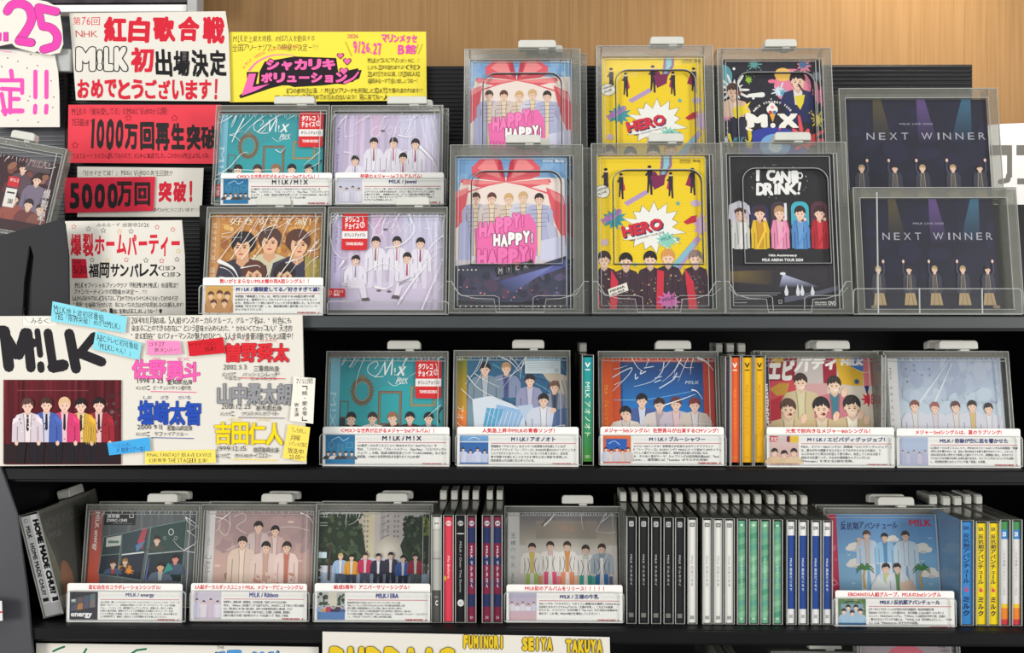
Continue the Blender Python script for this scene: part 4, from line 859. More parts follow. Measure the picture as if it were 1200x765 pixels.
# DVD / Blu-ray covers, drawn on the front copy and reused for the rear copy
def p_happy(c, tail=True):
    c.grad(531, 181, 666, 366, (116, 160, 206), (150, 180, 214)); R = random.Random(1)
    fan(c, 533, 183, 664, 240, [(122, 166, 208), (136, 176, 214), (150, 186, 216)], 2, 30, 3, 9)
    rd, rd2, rd3 = (222, 92, 104), (236, 140, 142), (190, 54, 76)
    c.poly([(533, 232), (540, 210), (592, 207), (662, 208), (664, 330), (533, 330)], (236, 222, 214))
    for q in (-1, 1):
        x = 592.5
        c.poly([(x, 213), (x+q*10, 184), (x+q*30, 184.5), (x+q*41, 195), (x+q*40, 205), (x+q*30, 209), (x+q*14, 211)], rd)
        c.poly([(x+q*6, 208), (x+q*14, 186), (x+q*24, 186), (x+q*34, 196), (x+q*20, 204)], rd2); c.poly([(x, 213), (x+q*5, 188), (x+q*10, 184), (x+q*9, 198)], rd3)
        c.poly([(x, 213), (x+q*52, 209), (x+q*54, 213), (x+q*30, 219), (x+q*54, 226), (x+q*52, 228), (x+q*20, 217)], rd); c.poly([(x+q*4, 213), (x+q*50, 210), (x+q*52, 216), (x+q*20, 215)], rd2)
    c.poly([(533, 224), (548, 222), (542, 260), (533, 268)], rd); c.poly([(533, 224), (548, 219), (547, 225), (534, 232)], rd2)
    c.poly([(640, 219), (660, 228), (664, 245), (664, 290), (650, 260)], rd); c.poly([(644, 222), (659, 229), (662, 240), (650, 234)], rd2)
    for x, y, hr, jk in ((557, 225, (84, 54, 48), (176, 176, 206)), (576, 225, (96, 56, 48), (206, 192, 190)), (596, 226, (206, 168, 110), (214, 196, 180)), (613, 224, (204, 170, 120), (206, 206, 220)), (632, 226, (48, 34, 34), (176, 180, 210))):
        person(c, x, y, 13.5, hr, jk, (232, 210, 176), yb=300, w=2.4, legs=(206, 206, 226), yleg=315)
        for k in range(5): c.stroke([(x-10, y+20+k*5), (x+10, y+19+k*5)], 0.5, (110, 96, 110), cap=False); c.k -= 1
        c.k += 1
    c.poly([(538, 262), (548, 258), (552, 300), (546, 318), (537, 310)], (176, 180, 214)); c.poly([(640, 258), (652, 268), (656, 290), (645, 296)], (186, 190, 216)); c.poly([(634, 282), (662, 276), (664, 316), (632, 316)], (206, 208, 232))
    c.rect(533, 305, 664, 318, (206, 198, 206))
    pk, pk2 = (236, 112, 176), (60, 40, 60)
    c.poly([(556, 268), (620, 250), (628, 262), (630, 286), (626, 312), (560, 316)], pk)
    for t, xs, y, h, col in (('HAPPY!', (561, 620), 279, 19, (242, 130, 190)), ('HAPPY!', (578, 630), 289, 15, (250, 246, 246)), ('HAPPY!', (559, 632), 312, 20, (240, 122, 184))):
        n = len(t); w = (xs[1]-xs[0])/n
        for i, ch in enumerate(t):
            x = xs[0]+i*w; dy = -i*2.6 if y < 285 else -i*0.9; dd = (i % 2)*1.6
            for ox, oy in ((-0.7, 0), (0.7, 0), (0, -0.7), (0, 0.7)): c.text(ch, x+ox, y-h+dy+dd+oy, x+w*(0.96 if ch != '!' else 0.5)+ox, y+dy+dd+oy, pk2 if col[1] > 200 else (190, 60, 130), 0.05); c.k -= 1
            c.k += 1; c.text(ch, x, y-h+dy+dd, x+w*(0.96 if ch != '!' else 0.5), y+dy+dd, col, 0.05)
    if tail:
        c.poly([(533, 312), (556, 309), (620, 314), (664, 300), (664, 366), (533, 366)], (66, 68, 86)); fan(c, 534, 318, 664, 350, [(76, 76, 100), (58, 58, 74), (90, 84, 116), (84, 70, 92)], 6, 50, 2, 8)
        c.poly([(640, 314), (664, 304), (664, 312), (600, 336)], (96, 104, 168)); c.raw([(650, 311), (584, 330), (600, 344)], [(0, 1, 2)], [(130, 140, 206), (70, 76, 120), (66, 70, 100)])
        c.poly([(580, 314), (622, 306), (628, 312), (582, 325)], (40, 40, 46))
        for i, ch in enumerate('M!LK'): c.frame(583+i*10, 313-i*2, 590+i*10, 322-i*2, 1.2, (86, 86, 92)); c.text(ch, 584.5+i*10, 314.5-i*2, 588.5+i*10, 320.5-i*2, (180, 180, 184), 0.02)
        c.ell(622, 309, 3, 5, (60, 50, 50), 10); c.ell(606, 310, 2.4, 3.6, (176, 120, 90), 10)
        for i in range(18): c.ell(536+R.random()*126, 336+R.random()*16, 1.2, 0.8, R.choice([(206, 90, 100), (226, 150, 150), (150, 130, 190)]), 6); c.k -= 1
        c.k += 1
        for i in range(5): c.ell(538+i*5, 316.5, 0.9, 0.9, (230, 226, 206), 8); c.k -= 1
        c.k += 1
        c.poly([(533, 351), (570, 354), (610, 354), (664, 346), (664, 366), (533, 366)], (44, 44, 52))
        for i in range(5):
            for x in (540, 631): c.ell(x+i*6.4, 358.5, 1.0, 1.0, (232, 232, 230), 8); c.k -= 1
        c.k += 1; c.text('M!LK ARENA TOUR', 570, 357.6, 629, 359.4, (206, 206, 206), 0.02)
    c.text('Blu-ray' if tail else 'DVD', 651, 186.5, 662, 190.5, (238, 240, 244), 0.03); c.text('初回限定盤', 636, 187, 648, 189.5, (226, 232, 240), 0.01)
def p_hero(c, tail=True):
    ye = (240, 208, 32)
    c.rect(696, 181, 832, 366, ye)
    V, Q = [], []
    for j in range(60):
        for i in range(44):
            x = 698+i*3.1+(j % 2)*1.55; y = 183+j*3.05
            if y < 318: k = len(V); V += [(x-0.55, y), (x, y-0.55), (x+0.55, y), (x, y+0.55)]; Q.append((k, k+1, k+2, k+3))
    c.raw(V, Q, (206, 172, 24))
    lv, dk, cr = (178, 150, 196), (48, 36, 54), (196, 40, 84)
    c.poly([(777, 181), (790, 181), (790, 193), (782, 207), (774, 205), (776, 195)], (150, 110, 150)); c.poly([(780, 181), (786.5, 181), (786.5, 192), (780, 204), (777, 203), (780, 193)], (140, 200, 206))
    c.poly([(732, 237), (758, 222), (762, 226), (736, 241)], lv)
    def hero(x, y, s, cape, d):
        c.poly([(x-2*s, y+4*s), (x+4*s*d, y+5*s), (x+9*s*d, y+16*s), (x+1*s, y+19*s)], cape)
        c.poly([(x-2*s, y+3*s), (x+2.4*s, y+3*s), (x+2.2*s, y+13*s), (x+2.5*s, y+26*s), (x+0.6*s, y+26*s), (x, y+15*s), (x-1*s, y+24*s), (x-2.6*s, y+24*s), (x-2*s, y+13*s)], dk)
        c.ell(x, y+1.2*s, 1.7*s, 2.1*s, SK, 10); c.ell(x, y+0.3*s, 1.9*s, 1.4*s, (36, 26, 30), 10)
        c.stroke([(x-1.6*s, y+5*s), (x-3.6*s, y+8*s), (x-0.6*s, y+7.4*s)], 1.1*s, dk)
    hero(711, 197, 1.25, (100, 40, 80), 0.3); hero(729, 203, 1.15, cr, 0.5); hero(763, 194, 1.3, (130, 40, 90), 1.4); hero(788, 202, 1.15, (190, 40, 90), -0.5); hero(814, 197, 1.2, (150, 30, 80), -0.8)
    c.poly([(764, 206), (782, 204), (780, 216), (768, 222)], (126, 36, 82))
    c.ell(707, 224, 9, 8, (240, 238, 226)); c.ring(707, 224, 9, 8, 0.6, (60, 50, 50)); c.tilt('HEROES', 701, 224, 713, 220, 2.6, (60, 50, 60), 0.02); c.tilt('ALIVE', 702, 228.5, 712, 225, 2.6, (60, 50, 60), 0.02)
    c.star(765, 267, 24, 36, 15, dk, 4, 1.02, 0.86, 0.25, 5); c.star(765, 267, 23.3, 35.2, 15, (238, 238, 232), 4, 1.02, 0.86, 0.25, 5)
    c.star(720, 256, 9, 14.5, 11, (64, 150, 160), 0, 1, 0.9, 0.3, 2); c.tilt('HELLO', 708, 263, 731, 249, 7, (180, 120, 190), 0.05); c.star(782, 281, 7.5, 12.5, 12, (140, 206, 190), 8, 1.05, 0.85, 0.2, 3); c.tilt('M!LK', 776, 283, 788, 279.5, 4, (70, 140, 130), 0.02)
    for ox, oy, q in ((1.6, 1.4, (70, 96, 160)), (0.9, 0.8, (60, 30, 40)), (0, 0, (208, 44, 62))): c.tilt('HERO', 731+ox, 279+oy, 779+ox, 268+oy, 14, q, 0.036)
    c.tilt('MILK CONCERT TOUR 2023', 739, 283, 779, 273, 2, (60, 50, 60), 0.01)
    c.poly([(802, 260), (812, 253), (818, 252), (817, 260), (806, 263)], (190, 40, 60)); c.star(822, 264, 8, 15, 9, (206, 170, 206), 0, 0.6, 1, 0.3, 6)
    for x, y in ((796, 238), (802, 301), (795, 280), (744, 310)): c.star(x, y, 1.4, 3.4, 5, (90, 170, 180))
    c.ell(817, 238, 6, 4, (196, 176, 200)); c.ell(709, 284, 4.5, 4, (206, 180, 190)); c.poly([(786, 312), (818, 276), (822, 280), (796, 318), (776, 318)], lv); c.poly([(782, 316), (812, 284), (815, 287), (790, 318)], (130, 190, 206))
    for x, y, hr in ((708, 294, (60, 44, 44)), (733.5, 296, BK), (762, 294, BK), (783, 292, (214, 150, 84)), (815, 293, (140, 120, 112))):
        person(c, x, y, 20, hr, (64, 44, 56), (70, 48, 58), yb=372, w=1.7, skin=(242, 206, 180))
    R = random.Random(9)
    for x in (708, 733, 762, 787, 815):
        for i in range(26): c.ell(x+R.uniform(-11, 11), 320+R.random()*42, R.uniform(0.6, 1.7), 0.8, R.choice([(176, 150, 110), (150, 60, 80), (90, 110, 110), (196, 176, 140), (120, 80, 100)]), 6, R.uniform(0, 180)); c.k -= 1
        c.k += 1
    for q in ([(716, 316), (724, 330), (722, 364), (714, 364)], [(770, 316), (778, 318), (776, 364), (768, 364)], [(802, 314), (812, 330), (816, 364), (806, 364)], [(697, 330), (701, 330), (703, 364), (697, 364)]): c.poly(q, (206, 50, 70))
    c.star(783, 352, 8, 14, 11, (196, 110, 170), 0, 1, 0.9, 0.3, 4); c.tilt('M!LK', 776, 354, 790, 350, 4.5, (110, 60, 110), 0.03)
    c.poly([(712, 339), (734, 331), (736, 340), (714, 348)], (236, 232, 222)); c.tilt('MINNA', 715, 343, 732, 336.5, 2.8, (50, 44, 50), 0.03); c.tilt('NO M!LK', 717, 346.4, 732, 340.6, 2.6, (50, 44, 50), 0.03)
    c.rect(710, 362, 828, 365, ye)
    c.text('Blu-ray' if tail else 'DVD', 815, 186, 823, 189.6, (70, 60, 50), 0.02); c.text('初回限定盤', 799, 185.6, 812, 188.4, (90, 80, 50)); c.text('M!LK CONCERT', 799, 189, 812, 190.6, (90, 80, 50))
def p_mixdvd(c):
    c.rect(844, 68, 972, 172, (34, 32, 44)); c.ell(908, 172, 40, 24, (50, 64, 160)); c.ell(909, 170, 18, 14, (120, 170, 220)); c.ell(909, 171, 8, 7, (206, 230, 240))
    c.ell(851, 88, 10, 14, (84, 160, 176)); c.splat(862, 104, 14, (236, 236, 232), 3, 13); c.splat(853, 133, 9, (226, 136, 176), 5); c.splat(848, 128, 4, (70, 150, 170), 6); c.splat(887, 73.5, 6, (96, 160, 156), 8); c.splat(880, 92, 4.5, (150, 190, 60), 4, 9)
    c.ell(932, 100, 22, 21, (230, 130, 160)); c.ell(921, 86, 10, 8, (236, 190, 90)); c.splat(946, 76, 9, (206, 120, 140), 4, 9); c.splat(945, 74, 6, (70, 110, 150), 14, 9); c.splat(962, 112, 12, (214, 110, 150), 9); c.splat(961, 88, 7, (120, 130, 140), 7); c.splat(916, 106, 7.5, (206, 226, 236), 10); c.splat(920, 108, 4, (90, 160, 190), 12); c.ell(908, 94, 5, 2.4, (226, 120, 150))
    c.stroke([(880, 111), (896, 110)], 4, (236, 236, 232), 6)
    person(c, 861, 96, 20, (84, 58, 48), (224, 186, 160), (240, 214, 196), yb=136, w=2); c.ell(868, 108, 2.4, 3, (130, 50, 50), 10)
    c.poly([(860, 128), (866, 122), (872, 124), (882, 118), (876, 128), (882, 130), (870, 134), (866, 140), (862, 136)], (236, 214, 40)); c.poly([(858, 138), (884, 138), (882, 166), (860, 166)], (44, 46, 66)); c.poly([(876, 136), (880, 136), (882, 160), (878, 166)], (226, 200, 40))
    c.poly([(922, 118), (956, 112), (960, 144), (930, 142), (922, 132)], (34, 40, 84)); person(c, 938, 81.5, 23, (36, 26, 32), (40, 44, 90), (226, 220, 216), yb=122, w=1.9); c.ell(942, 100, 3, 4.5, (232, 190, 168), 10, 20); c.stroke([(939, 98), (944, 106)], 2.2, (60, 50, 54))
    c.poly([(934, 112), (946, 110), (944, 120), (940, 128), (936, 122)], (226, 206, 60)); c.splat(960, 140, 7, (226, 206, 70), 11)
    wt = (244, 240, 234)
    c.text('M', 877, 133, 901, 149, wt, 0.06); c.curve([(882, 134), (877, 133), (876.5, 139), (881, 140)], 3, wt, 2); c.curve([(880, 146), (876, 150), (882, 152)], 3, wt, 2); c.text('X', 914, 133, 936, 149, wt, 0.06); c.rect(914, 147.4, 922, 149.4, wt); c.rect(930, 147.4, 937, 149.4, wt); c.rect(913, 132.6, 921, 134.4, wt); c.rect(928, 132.6, 936, 134.4, wt)
    c.poly([(901.5, 128), (912, 128), (907, 143)], (230, 170, 70)); c.ell(903.5, 127.5, 3.4, 4.5, wt, 12); c.ell(910, 127.5, 3.4, 4.5, wt, 12); c.ell(906.7, 123.5, 4, 4, wt, 12); c.ell(904.5, 131, 2.2, 2.2, (206, 60, 60), 10); c.ell(909.5, 131, 2.2, 2.2, (60, 120, 180), 10); c.ell(907, 125, 2, 2, (236, 150, 170), 10); c.ell(907, 146.5, 3, 3, wt, 12)
    for i, ch in enumerate('MILK CONCERT TOUR'):
        a = math.radians(-58+i*7.2); x = 907+24*math.sin(a)*1.0; y = 141-21*math.cos(a)
        if ch != ' ': c.tilt(ch, x-1*math.cos(a), y-1*math.sin(a), x+1*math.cos(a), y+1*math.sin(a), 2.6, wt, 0.04)
    c.splat(944, 164, 13, (222, 80, 90), 13, 9, 1.6, 0.9); c.stroke([(938, 136), (940, 152)], 3, (222, 80, 90), 5); c.ell(948, 158, 5, 2.4, (190, 50, 70)); c.splat(850, 164, 5, (226, 226, 226), 15); c.stroke([(855, 157), (858, 170)], 3, (236, 214, 40)); c.text('M!LK', 860, 160, 872, 168, (90, 170, 200), 0.02, shear=0.3); c.splat(878, 168, 4.5, (236, 210, 40), 16)
def p_drink(c):
    c.rect(850, 180, 983, 366, (38, 38, 42)); wt = (238, 238, 236)
    c.grad(850, 312, 983, 366, (54, 50, 56), (40, 40, 46))
    c.raw([(852, 318), (905, 316), (905, 334), (852, 330)], [(0, 1, 2, 3)], [(120, 104, 60), (60, 52, 50), (56, 50, 52), (96, 84, 60)]); c.raw([(917, 321), (960, 336), (912, 336)], [(0, 1, 2)], [(190, 196, 226), (60, 60, 74), (66, 66, 84)]); c.ell(917, 320.5, 3.4, 1.6, (226, 230, 240))
    c.poly([(916, 348), (960, 340), (982, 334), (982, 340), (940, 350), (918, 354)], (90, 92, 108))
    for x, h in ((920.5, 9), (934, 10), (939, 9), (951, 8)): c.poly([(x-2.4, 342), (x, 342-h), (x+2.4, 342), (x+1.5, 346), (x-1.5, 346)], (216, 218, 224))
    c.rect(858, 341, 918, 356, (30, 30, 34)); 
    for k, x in enumerate((914, 910, 900, 890)): c.rect(859, 342.4+k*2.4, x, 343.2+k*2.4, (132, 132, 136))
    c.rect(859, 353.6, 874, 354.6, (150, 150, 150)); c.frame(911, 351, 915, 355, 0.6, (180, 180, 180)); c.rect(945, 351, 982, 359, (30, 30, 33)); c.text('MILK ARENA', 953, 353, 967, 354.4, wt, 0.02); c.text('TOUR 2024', 953, 355.2, 967, 356.6, wt, 0.02); c.text('DVD', 969, 352.4, 978, 357, wt, 0.03)
    for t, x0, y0, x1, y1 in (('I', 890, 197, 893, 211), ('C', 902, 198, 911.5, 211), ('A', 910, 200, 920, 214), ('N', 919, 200, 930, 214), ('D', 889.5, 214, 899.5, 228), ('R', 898.5, 214, 909, 228), ('I', 911, 215, 913.5, 227), ('N', 915, 214, 926, 227), ('K', 925, 214, 937, 227)):
        for o in ((-0.8, 0), (0.8, 0), (0, 0.8), (0, -0.8)): c.text(t, x0+o[0]*0.7, y0+o[1]*0.7, x1+o[0]*0.7, y1+o[1]*0.7, wt, 0.02, shear=0.05); c.k -= 1
    c.k += 1; c.rr(931, 199, 939.5, 214, 2, wt); c.ring(941.5, 205, 3.4, 4, 1.4, wt); c.stroke([(941, 214), (939.5, 222)], 3.4, wt, 2.4); c.ell(939, 226, 1.7, 1.7, wt, 10)
    R = random.Random(2)
    for i in range(20): a = R.random()*6.28; c.ell(916+34*math.cos(a), 212+20*math.sin(a), 0.5, 0.5, (200, 200, 200), 6); c.k -= 1
    c.k += 1
    for i, (x, bg, jk, hr, inn) in enumerate(((869, (214, 206, 222), (222, 222, 220), (80, 54, 44), (232, 230, 226)), (892, (50, 52, 92), (224, 184, 50), (66, 42, 40), (206, 150, 50)), (915.5, (70, 56, 66), (226, 140, 176), (180, 140, 96), (236, 170, 196)), (939.5, (70, 176, 196), (84, 136, 196), (54, 38, 40), (110, 160, 210)), (962.5, (90, 50, 66), (176, 36, 50), (60, 36, 38), (206, 60, 70)))):
        c.rr(x-10.5, 236 if i != 1 else 240, x+10.5, 264, 8, bg, (0, 0, 1, 1)); c.poly([(x-8, 258), (x-11, 270), (x-10, 285), (x-7.5, 292), (x+7.5, 292), (x+10, 285), (x+11, 270), (x+8, 258)], jk)
        person(c, x, 241, 17, hr, jk, inn, yb=291, w=1.22, skin=(242, 204, 182)); c.stroke([(x-4, 291), (x+6, 270), (x+5, 262)], 2.4, shade(jk, 1.08), 3.4); c.stroke([(x+2, 259), (x+7, 255)], 1.6, (50, 44, 46)); c.ell(x+5.6, 257, 2, 2.4, (240, 200, 178), 10)
    c.poly([(856, 240), (868, 235), (880, 241), (881, 252), (876, 246), (868, 243), (860, 247), (858, 258), (855, 256)], (206, 204, 216)); c.rect(921, 238, 924, 258, (226, 226, 232))
    c.text('10th Anniversary', 901, 298, 934, 301.4, wt, 0.03); c.text('MILK ARENA TOUR 2024', 893, 303, 941, 306.4, wt, 0.03)
def p_winner(c):
    c.grad(1012, 228, 1174, 366, (36, 36, 52), (30, 30, 48)); fan(c, 1016, 232, 1172, 330, [(37, 37, 58), (35, 36, 55), (39, 38, 62), (34, 35, 54)], 5, 50, 5, 16)
    for x, w, q, k in ((1050, 9, (86, 78, 56), 5), (1098, 9, (98, 76, 130), 6), (1148, 10, (62, 104, 130), -8)):
        c.raw([(x-w*0.5, 229), (x+w*0.5, 229), (x+w*1.2+k, 285), (x-w*1.2+k, 285)], [(0, 1, 2, 3)], [q, q, (36, 36, 54), (36, 36, 54)])
    c.text('MILK LIVE 2020', 1074, 260, 1110, 262.4, (150, 150, 166), 0.01)
    x = 1037
    for ch, w in zip('NEXT WINNER', (10, 8, 9.5, 8.5, 6, 14, 2.4, 10, 10, 8, 8.5)):
        if ch != ' ': c.text(ch, x, 272, x+w*0.86, 280.5, (168, 168, 182))
        x += w+3.6
    for x, d, col in ((1030, 1, (190, 170, 130)), (1066, -1, (70, 64, 76)), (1096, -1, (190, 176, 150)), (1129, -1, (196, 176, 140)), (1158, 1, (66, 62, 74))):
        c.poly([(x-7, 357), (x-5, 340), (x+5, 340), (x+8, 357)], (186, 160, 120)); c.stroke([(x-1, 345), (x-3, 357)], 0.6, (120, 100, 76)); c.stroke([(x+2, 345), (x+4, 357)], 0.6, (120, 100, 76))
        person(c, x, 311, 9, (176, 150, 110) if col[0] > 100 else (50, 38, 38), (62, 62, 78), (92, 88, 92), yb=343, w=1.7)
        c.stroke([(x+d*4, 324), (x+d*7, 317), (x+d*6.4, 308)], 2.6, (66, 66, 84), 2); c.ell(x+d*6.2, 306, 1.5, 2.2, (230, 196, 174), 8)
        c.stroke([(x-d*4.5, 324), (x-d*6, 333), (x-d*3, 339)], 2.4, shade((66, 66, 84), 0.9), 1.8)
        for k in (-2, 1.5): c.stroke([(x+k, 322), (x+k*1.6, 340)], 0.5, (176, 160, 120), cap=False)
    for x in (1024, 1166): c.ell(x, 359, 5, 2, (150, 130, 110), 10)
# ------------------------------------------------------------------ thumbnails printed on the comment cards
def th_frames(c, x0, y0, x1, y1):
    w, h = x1-x0, y1-y0; c.grad(x0, y0, x1, y1, (30, 110, 160), (36, 132, 176))
    c.curve([(x0+0.2*w, y0+0.2*h), (x0+0.45*w, y0+0.08*h), (x0+0.6*w, y0+0.2*h), (x0+0.8*w, y0+0.1*h)], 0.9, (160, 206, 226)); c.frame(x0+0.42*w, y0+0.34*h, x0+0.6*w, y0+0.6*h, 0.8, (90, 140, 150)); c.frame(x0+0.7*w, y0+0.26*h, x0+0.93*w, y0+0.46*h, 0.7, (90, 150, 170)); c.ring(x0+0.2*w, y0+0.36*h, 0.1*w, 0.13*h, 0.8, (90, 150, 170))
    for i, q in enumerate(((60, 56, 60), (230, 230, 226), (70, 60, 60), (60, 60, 66), (80, 100, 120))): person(c, x0+(0.1+0.2*i)*w, y0+0.56*h, 0.13*h+1, BK if i != 2 else (130, 90, 70), q, yb=y0+0.84*h, w=2.4)
    c.rect(x0, y0+0.84*h, x1, y1, (30, 120, 172))
def th_group(bg1, bg2, cols, hy=0.42, hs=0.15, hair=BK, extra=None, wide=2.2, foot=0.95):
    def f(c, x0, y0, x1, y1):
        w, h = x1-x0, y1-y0; c.grad(x0, y0, x1, y1, bg1, bg2)
        if extra: extra(c, x0, y0, w, h)
        n = len(cols)
        for i, q in enumerate(cols): person(c, x0+(0.5+i)/n*w, y0+(hy+(0.07 if i % 2 else 0))*h, hs*h, hair, q, yb=y0+foot*h, w=wide)
    return f
def ex_shower(c, x, y, w, h): c.rect(x+0.1*w, y+0.12*h, x+0.86*w, y+0.5*h, (24, 90, 180)); c.curve([(x+0.2*w, y+0.3*h), (x+0.4*w, y+0.2*h), (x+0.6*w, y+0.34*h)], 0.6, (190, 214, 236))
def ex_blue(c, x, y, w, h): c.rect(x, y+0.2*h, x+w, y+h, (42, 100, 170)); c.rect(x, y+0.2*h, x+w, y+0.24*h, (206, 214, 226)); c.curve([(x+0.3*w, y+0.14*h), (x+0.5*w, y+0.06*h), (x+0.7*w, y+0.14*h)], 0.6, (236, 240, 246))
def ex_ebi(c, x, y, w, h):
    c.poly([(x, y), (x+0.3*w, y), (x+0.25*w, y+0.2*h), (x, y+0.2*h)], (200, 50, 60)); c.text('エビ', x+0.03*w, y+0.03*h, x+0.27*w, y+0.17*h, (240, 236, 230), 0.04); c.poly([(x+0.6*w, y), (x+0.7*w, y), (x+0.7*w, y+0.22*h), (x+0.58*w, y+0.2*h)], (120, 30, 80)); c.poly([(x+0.7*w, y), (x+w, y+0.0*h), (x+w, y+0.24*h), (x+0.7*w, y+0.22*h)], (230, 190, 50))
def ex_trees(c, x, y, w, h):
    c.rect(x+0.4*w, y, x+0.7*w, y+0.5*h, (206, 200, 184)); fan(c, x, y, x+0.4*w, y+0.5*h, [(44, 60, 44), (60, 76, 54), (36, 50, 40)], 2, 14, 1, 3); fan(c, x+0.72*w, y, x+w, y+0.5*h, [(44, 60, 44), (70, 86, 60)], 4, 10, 1, 2.6); c.rect(x, y+0.72*h, x+w, y+h, (86, 124, 176))
def th_gold(c, x0, y0, x1, y1):
    w, h = x1-x0, y1-y0; c.grad(x0, y0, x1, y1, (222, 176, 96), (200, 140, 80))
    for x, y in ((0.2, 0.2), (0.52, 0.16), (0.8, 0.2), (0.3, 0.5), (0.7, 0.48)): person(c, x0+x*w, y0+y*h, 0.3*h, (96, 58, 44), (190, 140, 90), yb=y0+0.98*h, w=1.5, skin=(240, 200, 160))
def th_energy(c, x0, y0, x1, y1):
    w, h = x1-x0, y1-y0; c.rect(x0, y0, x1, y1, (54, 54, 62))
    for i in range(4):
        for j in range(2): c.poly([(x0+(0.06+0.22*i)*w, y0+(0.28-0.06*i+0.22*j)*h), (x0+(0.25+0.22*i)*w, y0+(0.24-0.06*i+0.22*j)*h), (x0+(0.25+0.22*i)*w, y0+(0.43-0.04*i+0.24*j)*h), (x0+(0.05+0.22*i)*w, y0+(0.46-0.04*i+0.24*j)*h)], [(84, 104, 106), (100, 84, 92), (74, 90, 104), (96, 110, 112), (90, 90, 110), (170, 120, 70), (84, 84, 110), (120, 110, 110)][i+4*j])
    c.poly([(x0+0.06*w, y0+0.28*h), (x0+0.2*w, y0+0.26*h), (x0+0.2*w, y0+0.36*h), (x0+0.06*w, y0+0.36*h)], (206, 206, 200)); c.text('energy', x0+0.05*w, y0+0.76*h, x0+0.8*w, y0+0.95*h, (240, 240, 240), 0.03)
def th_hanko(c, x0, y0, x1, y1):
    w, h = x1-x0, y1-y0; c.rect(x0, y0, x1, y1, (96, 128, 84)); fan(c, x0, y0, x1, y1, [(84, 116, 70), (120, 146, 90), (150, 160, 90)], 2, 20, 1, 3); c.grad(x0+0.1*w, y0+0.2*h, x1-0.1*w, y1, (130, 160, 176), (110, 150, 176)); c.curve([(x0+0.2*w, y0+0.14*h), (x0+0.5*w, y0+0.1*h), (x0+0.8*w, y0+0.14*h)], 0.9, (30, 50, 90))
    for x, y in ((0.36, 0.22), (0.64, 0.22), (0.2, 0.36), (0.8, 0.36), (0.5, 0.42)): person(c, x0+x*w, y0+y*h, 0.22*h, BK, (160, 190, 214), yb=y0+0.88*h, w=1.9)
    c.rect(x0, y0+0.88*h, x1, y1, (36, 96, 140))
LAV = (206, 204, 222)

# ------------------------------------------------------------------ top shelf: cased CDs
STR = lambda *p: list(p)
Y1, Y1B, Y2, Y3 = 1.066, 1.156, 1.056, 1.086
def st(box): return lambda fr, root: sticker(fr, *box, root, 0.0026)
def strip(fr, x0, y0, x1, y1, root):
    c = Canvas(fr); c.rr(x0, y0, x1, y1, 1, (206, 38, 46)); w = x1-x0; c.text('タワレコ', x0+0.36*w, y0+1.6, x1-0.12*w, y0+4.8, (245, 230, 230), 0.03); c.text('限定', x0+0.36*w, y0+5.4, x0+0.7*w, y1-1.4, (245, 230, 230), 0.03); c.ring(x0+0.16*w, (y0+y1)/2, 1.8, 2.6, 0.7, (240, 200, 200), 10); c.build('price_strip', M_PRINT, root, 0.0026)
ex_t2 = ((270, 166), (276, 154), (290, 140), (296, 132), 0.9), ((283, 138), (276, 152), (272, 160), 1.5), ((300, 154), (312, 143), (322, 136), (330, 133), 1.6), ((322, 175), (328, 178), (333, 172), 1.1), ((252, 206), (268, 196), (282, 180), (290, 178), 1.0), ((274, 198), (300, 199), (322, 198), 0.8)
face_cd('teal-covered cased disc with picture frames and red sticker, top shelf rear row', (250, 123, 385), Y1B, Z_TIER, (252, 131, 264, 246), (265, 132, 377, 246), remap(p_teal, (382, 415, 519, 545), (251.5, 131.5, 377, 246)), remap(s_obi((120, 184, 206), (104, 170, 194), 'M!X', (180, 216, 228)), (0, 0, 1, 1), (0, 0, 1, 1)), (318, 366), wrap=(11, 20, 0.8, ex_t2), extras=lambda fr, root: (sticker(fr, 348.5, 131, 377, 172, root, 0.0026), strip(fr, 250.5, 216, 262, 230, root)))
ex_j1 = ((452, 205), (460, 160), (470, 130), 0.8), ((466, 158), (478, 160), (486, 158), 1.6), ((466, 180), (476, 176), (480, 182), 1.2), ((492, 172), (506, 186), (512, 200), 3.0)
ru, fu = face_cd('lavender-covered cased disc with full title visible, top shelf rear row', (386, 123, 519), Y1B, Z_TIER, (387, 131, 401, 246), (402, 132, 514, 246), remap(p_jewel, (384, 247, 523, 366), (386, 132, 515, 246)), s_obi((186, 176, 208), (180, 170, 204), 'M!LK　Jewel', (120, 110, 150), tb=(0.15, 0.6), wid=(0.4, 0.66)), (452, 499), wrap=(13, 12, 0.8, ex_j1), copy=(0.006, 0.018, 0.0, 'second lavender-covered cased disc, standing behind the rear-row one'))
ex_g = [((256+i*13, 304), (270+i*13, 284), (284+i*12, 262), (292+i*11, 250), 0.9) for i in range(4)] + [((288, 285), (305, 270), (318, 264), (326, 266), 1.0), ((338, 308), (345, 290), (360, 272), (374, 268), 1.2), ((334, 308), (355, 300), (372, 280), 1.0), ((360, 294), (370, 292), (375, 286), 1.4), ((256, 306), (272, 314), (280, 326), 5.0), ((282, 314), (300, 311), (305, 314), 1.4), ((328, 322), (340, 306), (348, 307), (338, 322), 1.2), ((312, 324), (318, 310), 1.0)]
face_cd('gold-covered cased disc with close-up faces, front row of the top shelf', (239, 242, 380), Y1, Z_TOP, (241, 250.5, 254.6, 368), (255, 250.5, 374.5, 368), p_gold, s_obi((200, 146, 88), (206, 150, 96), '好きすぎて滅！爆裂愛してる', (240, 222, 196), tb=(0.08, 0.9), wid=(0.3, 0.7)), (296, 338), wrap=(17, 30, 1.0, ex_g))
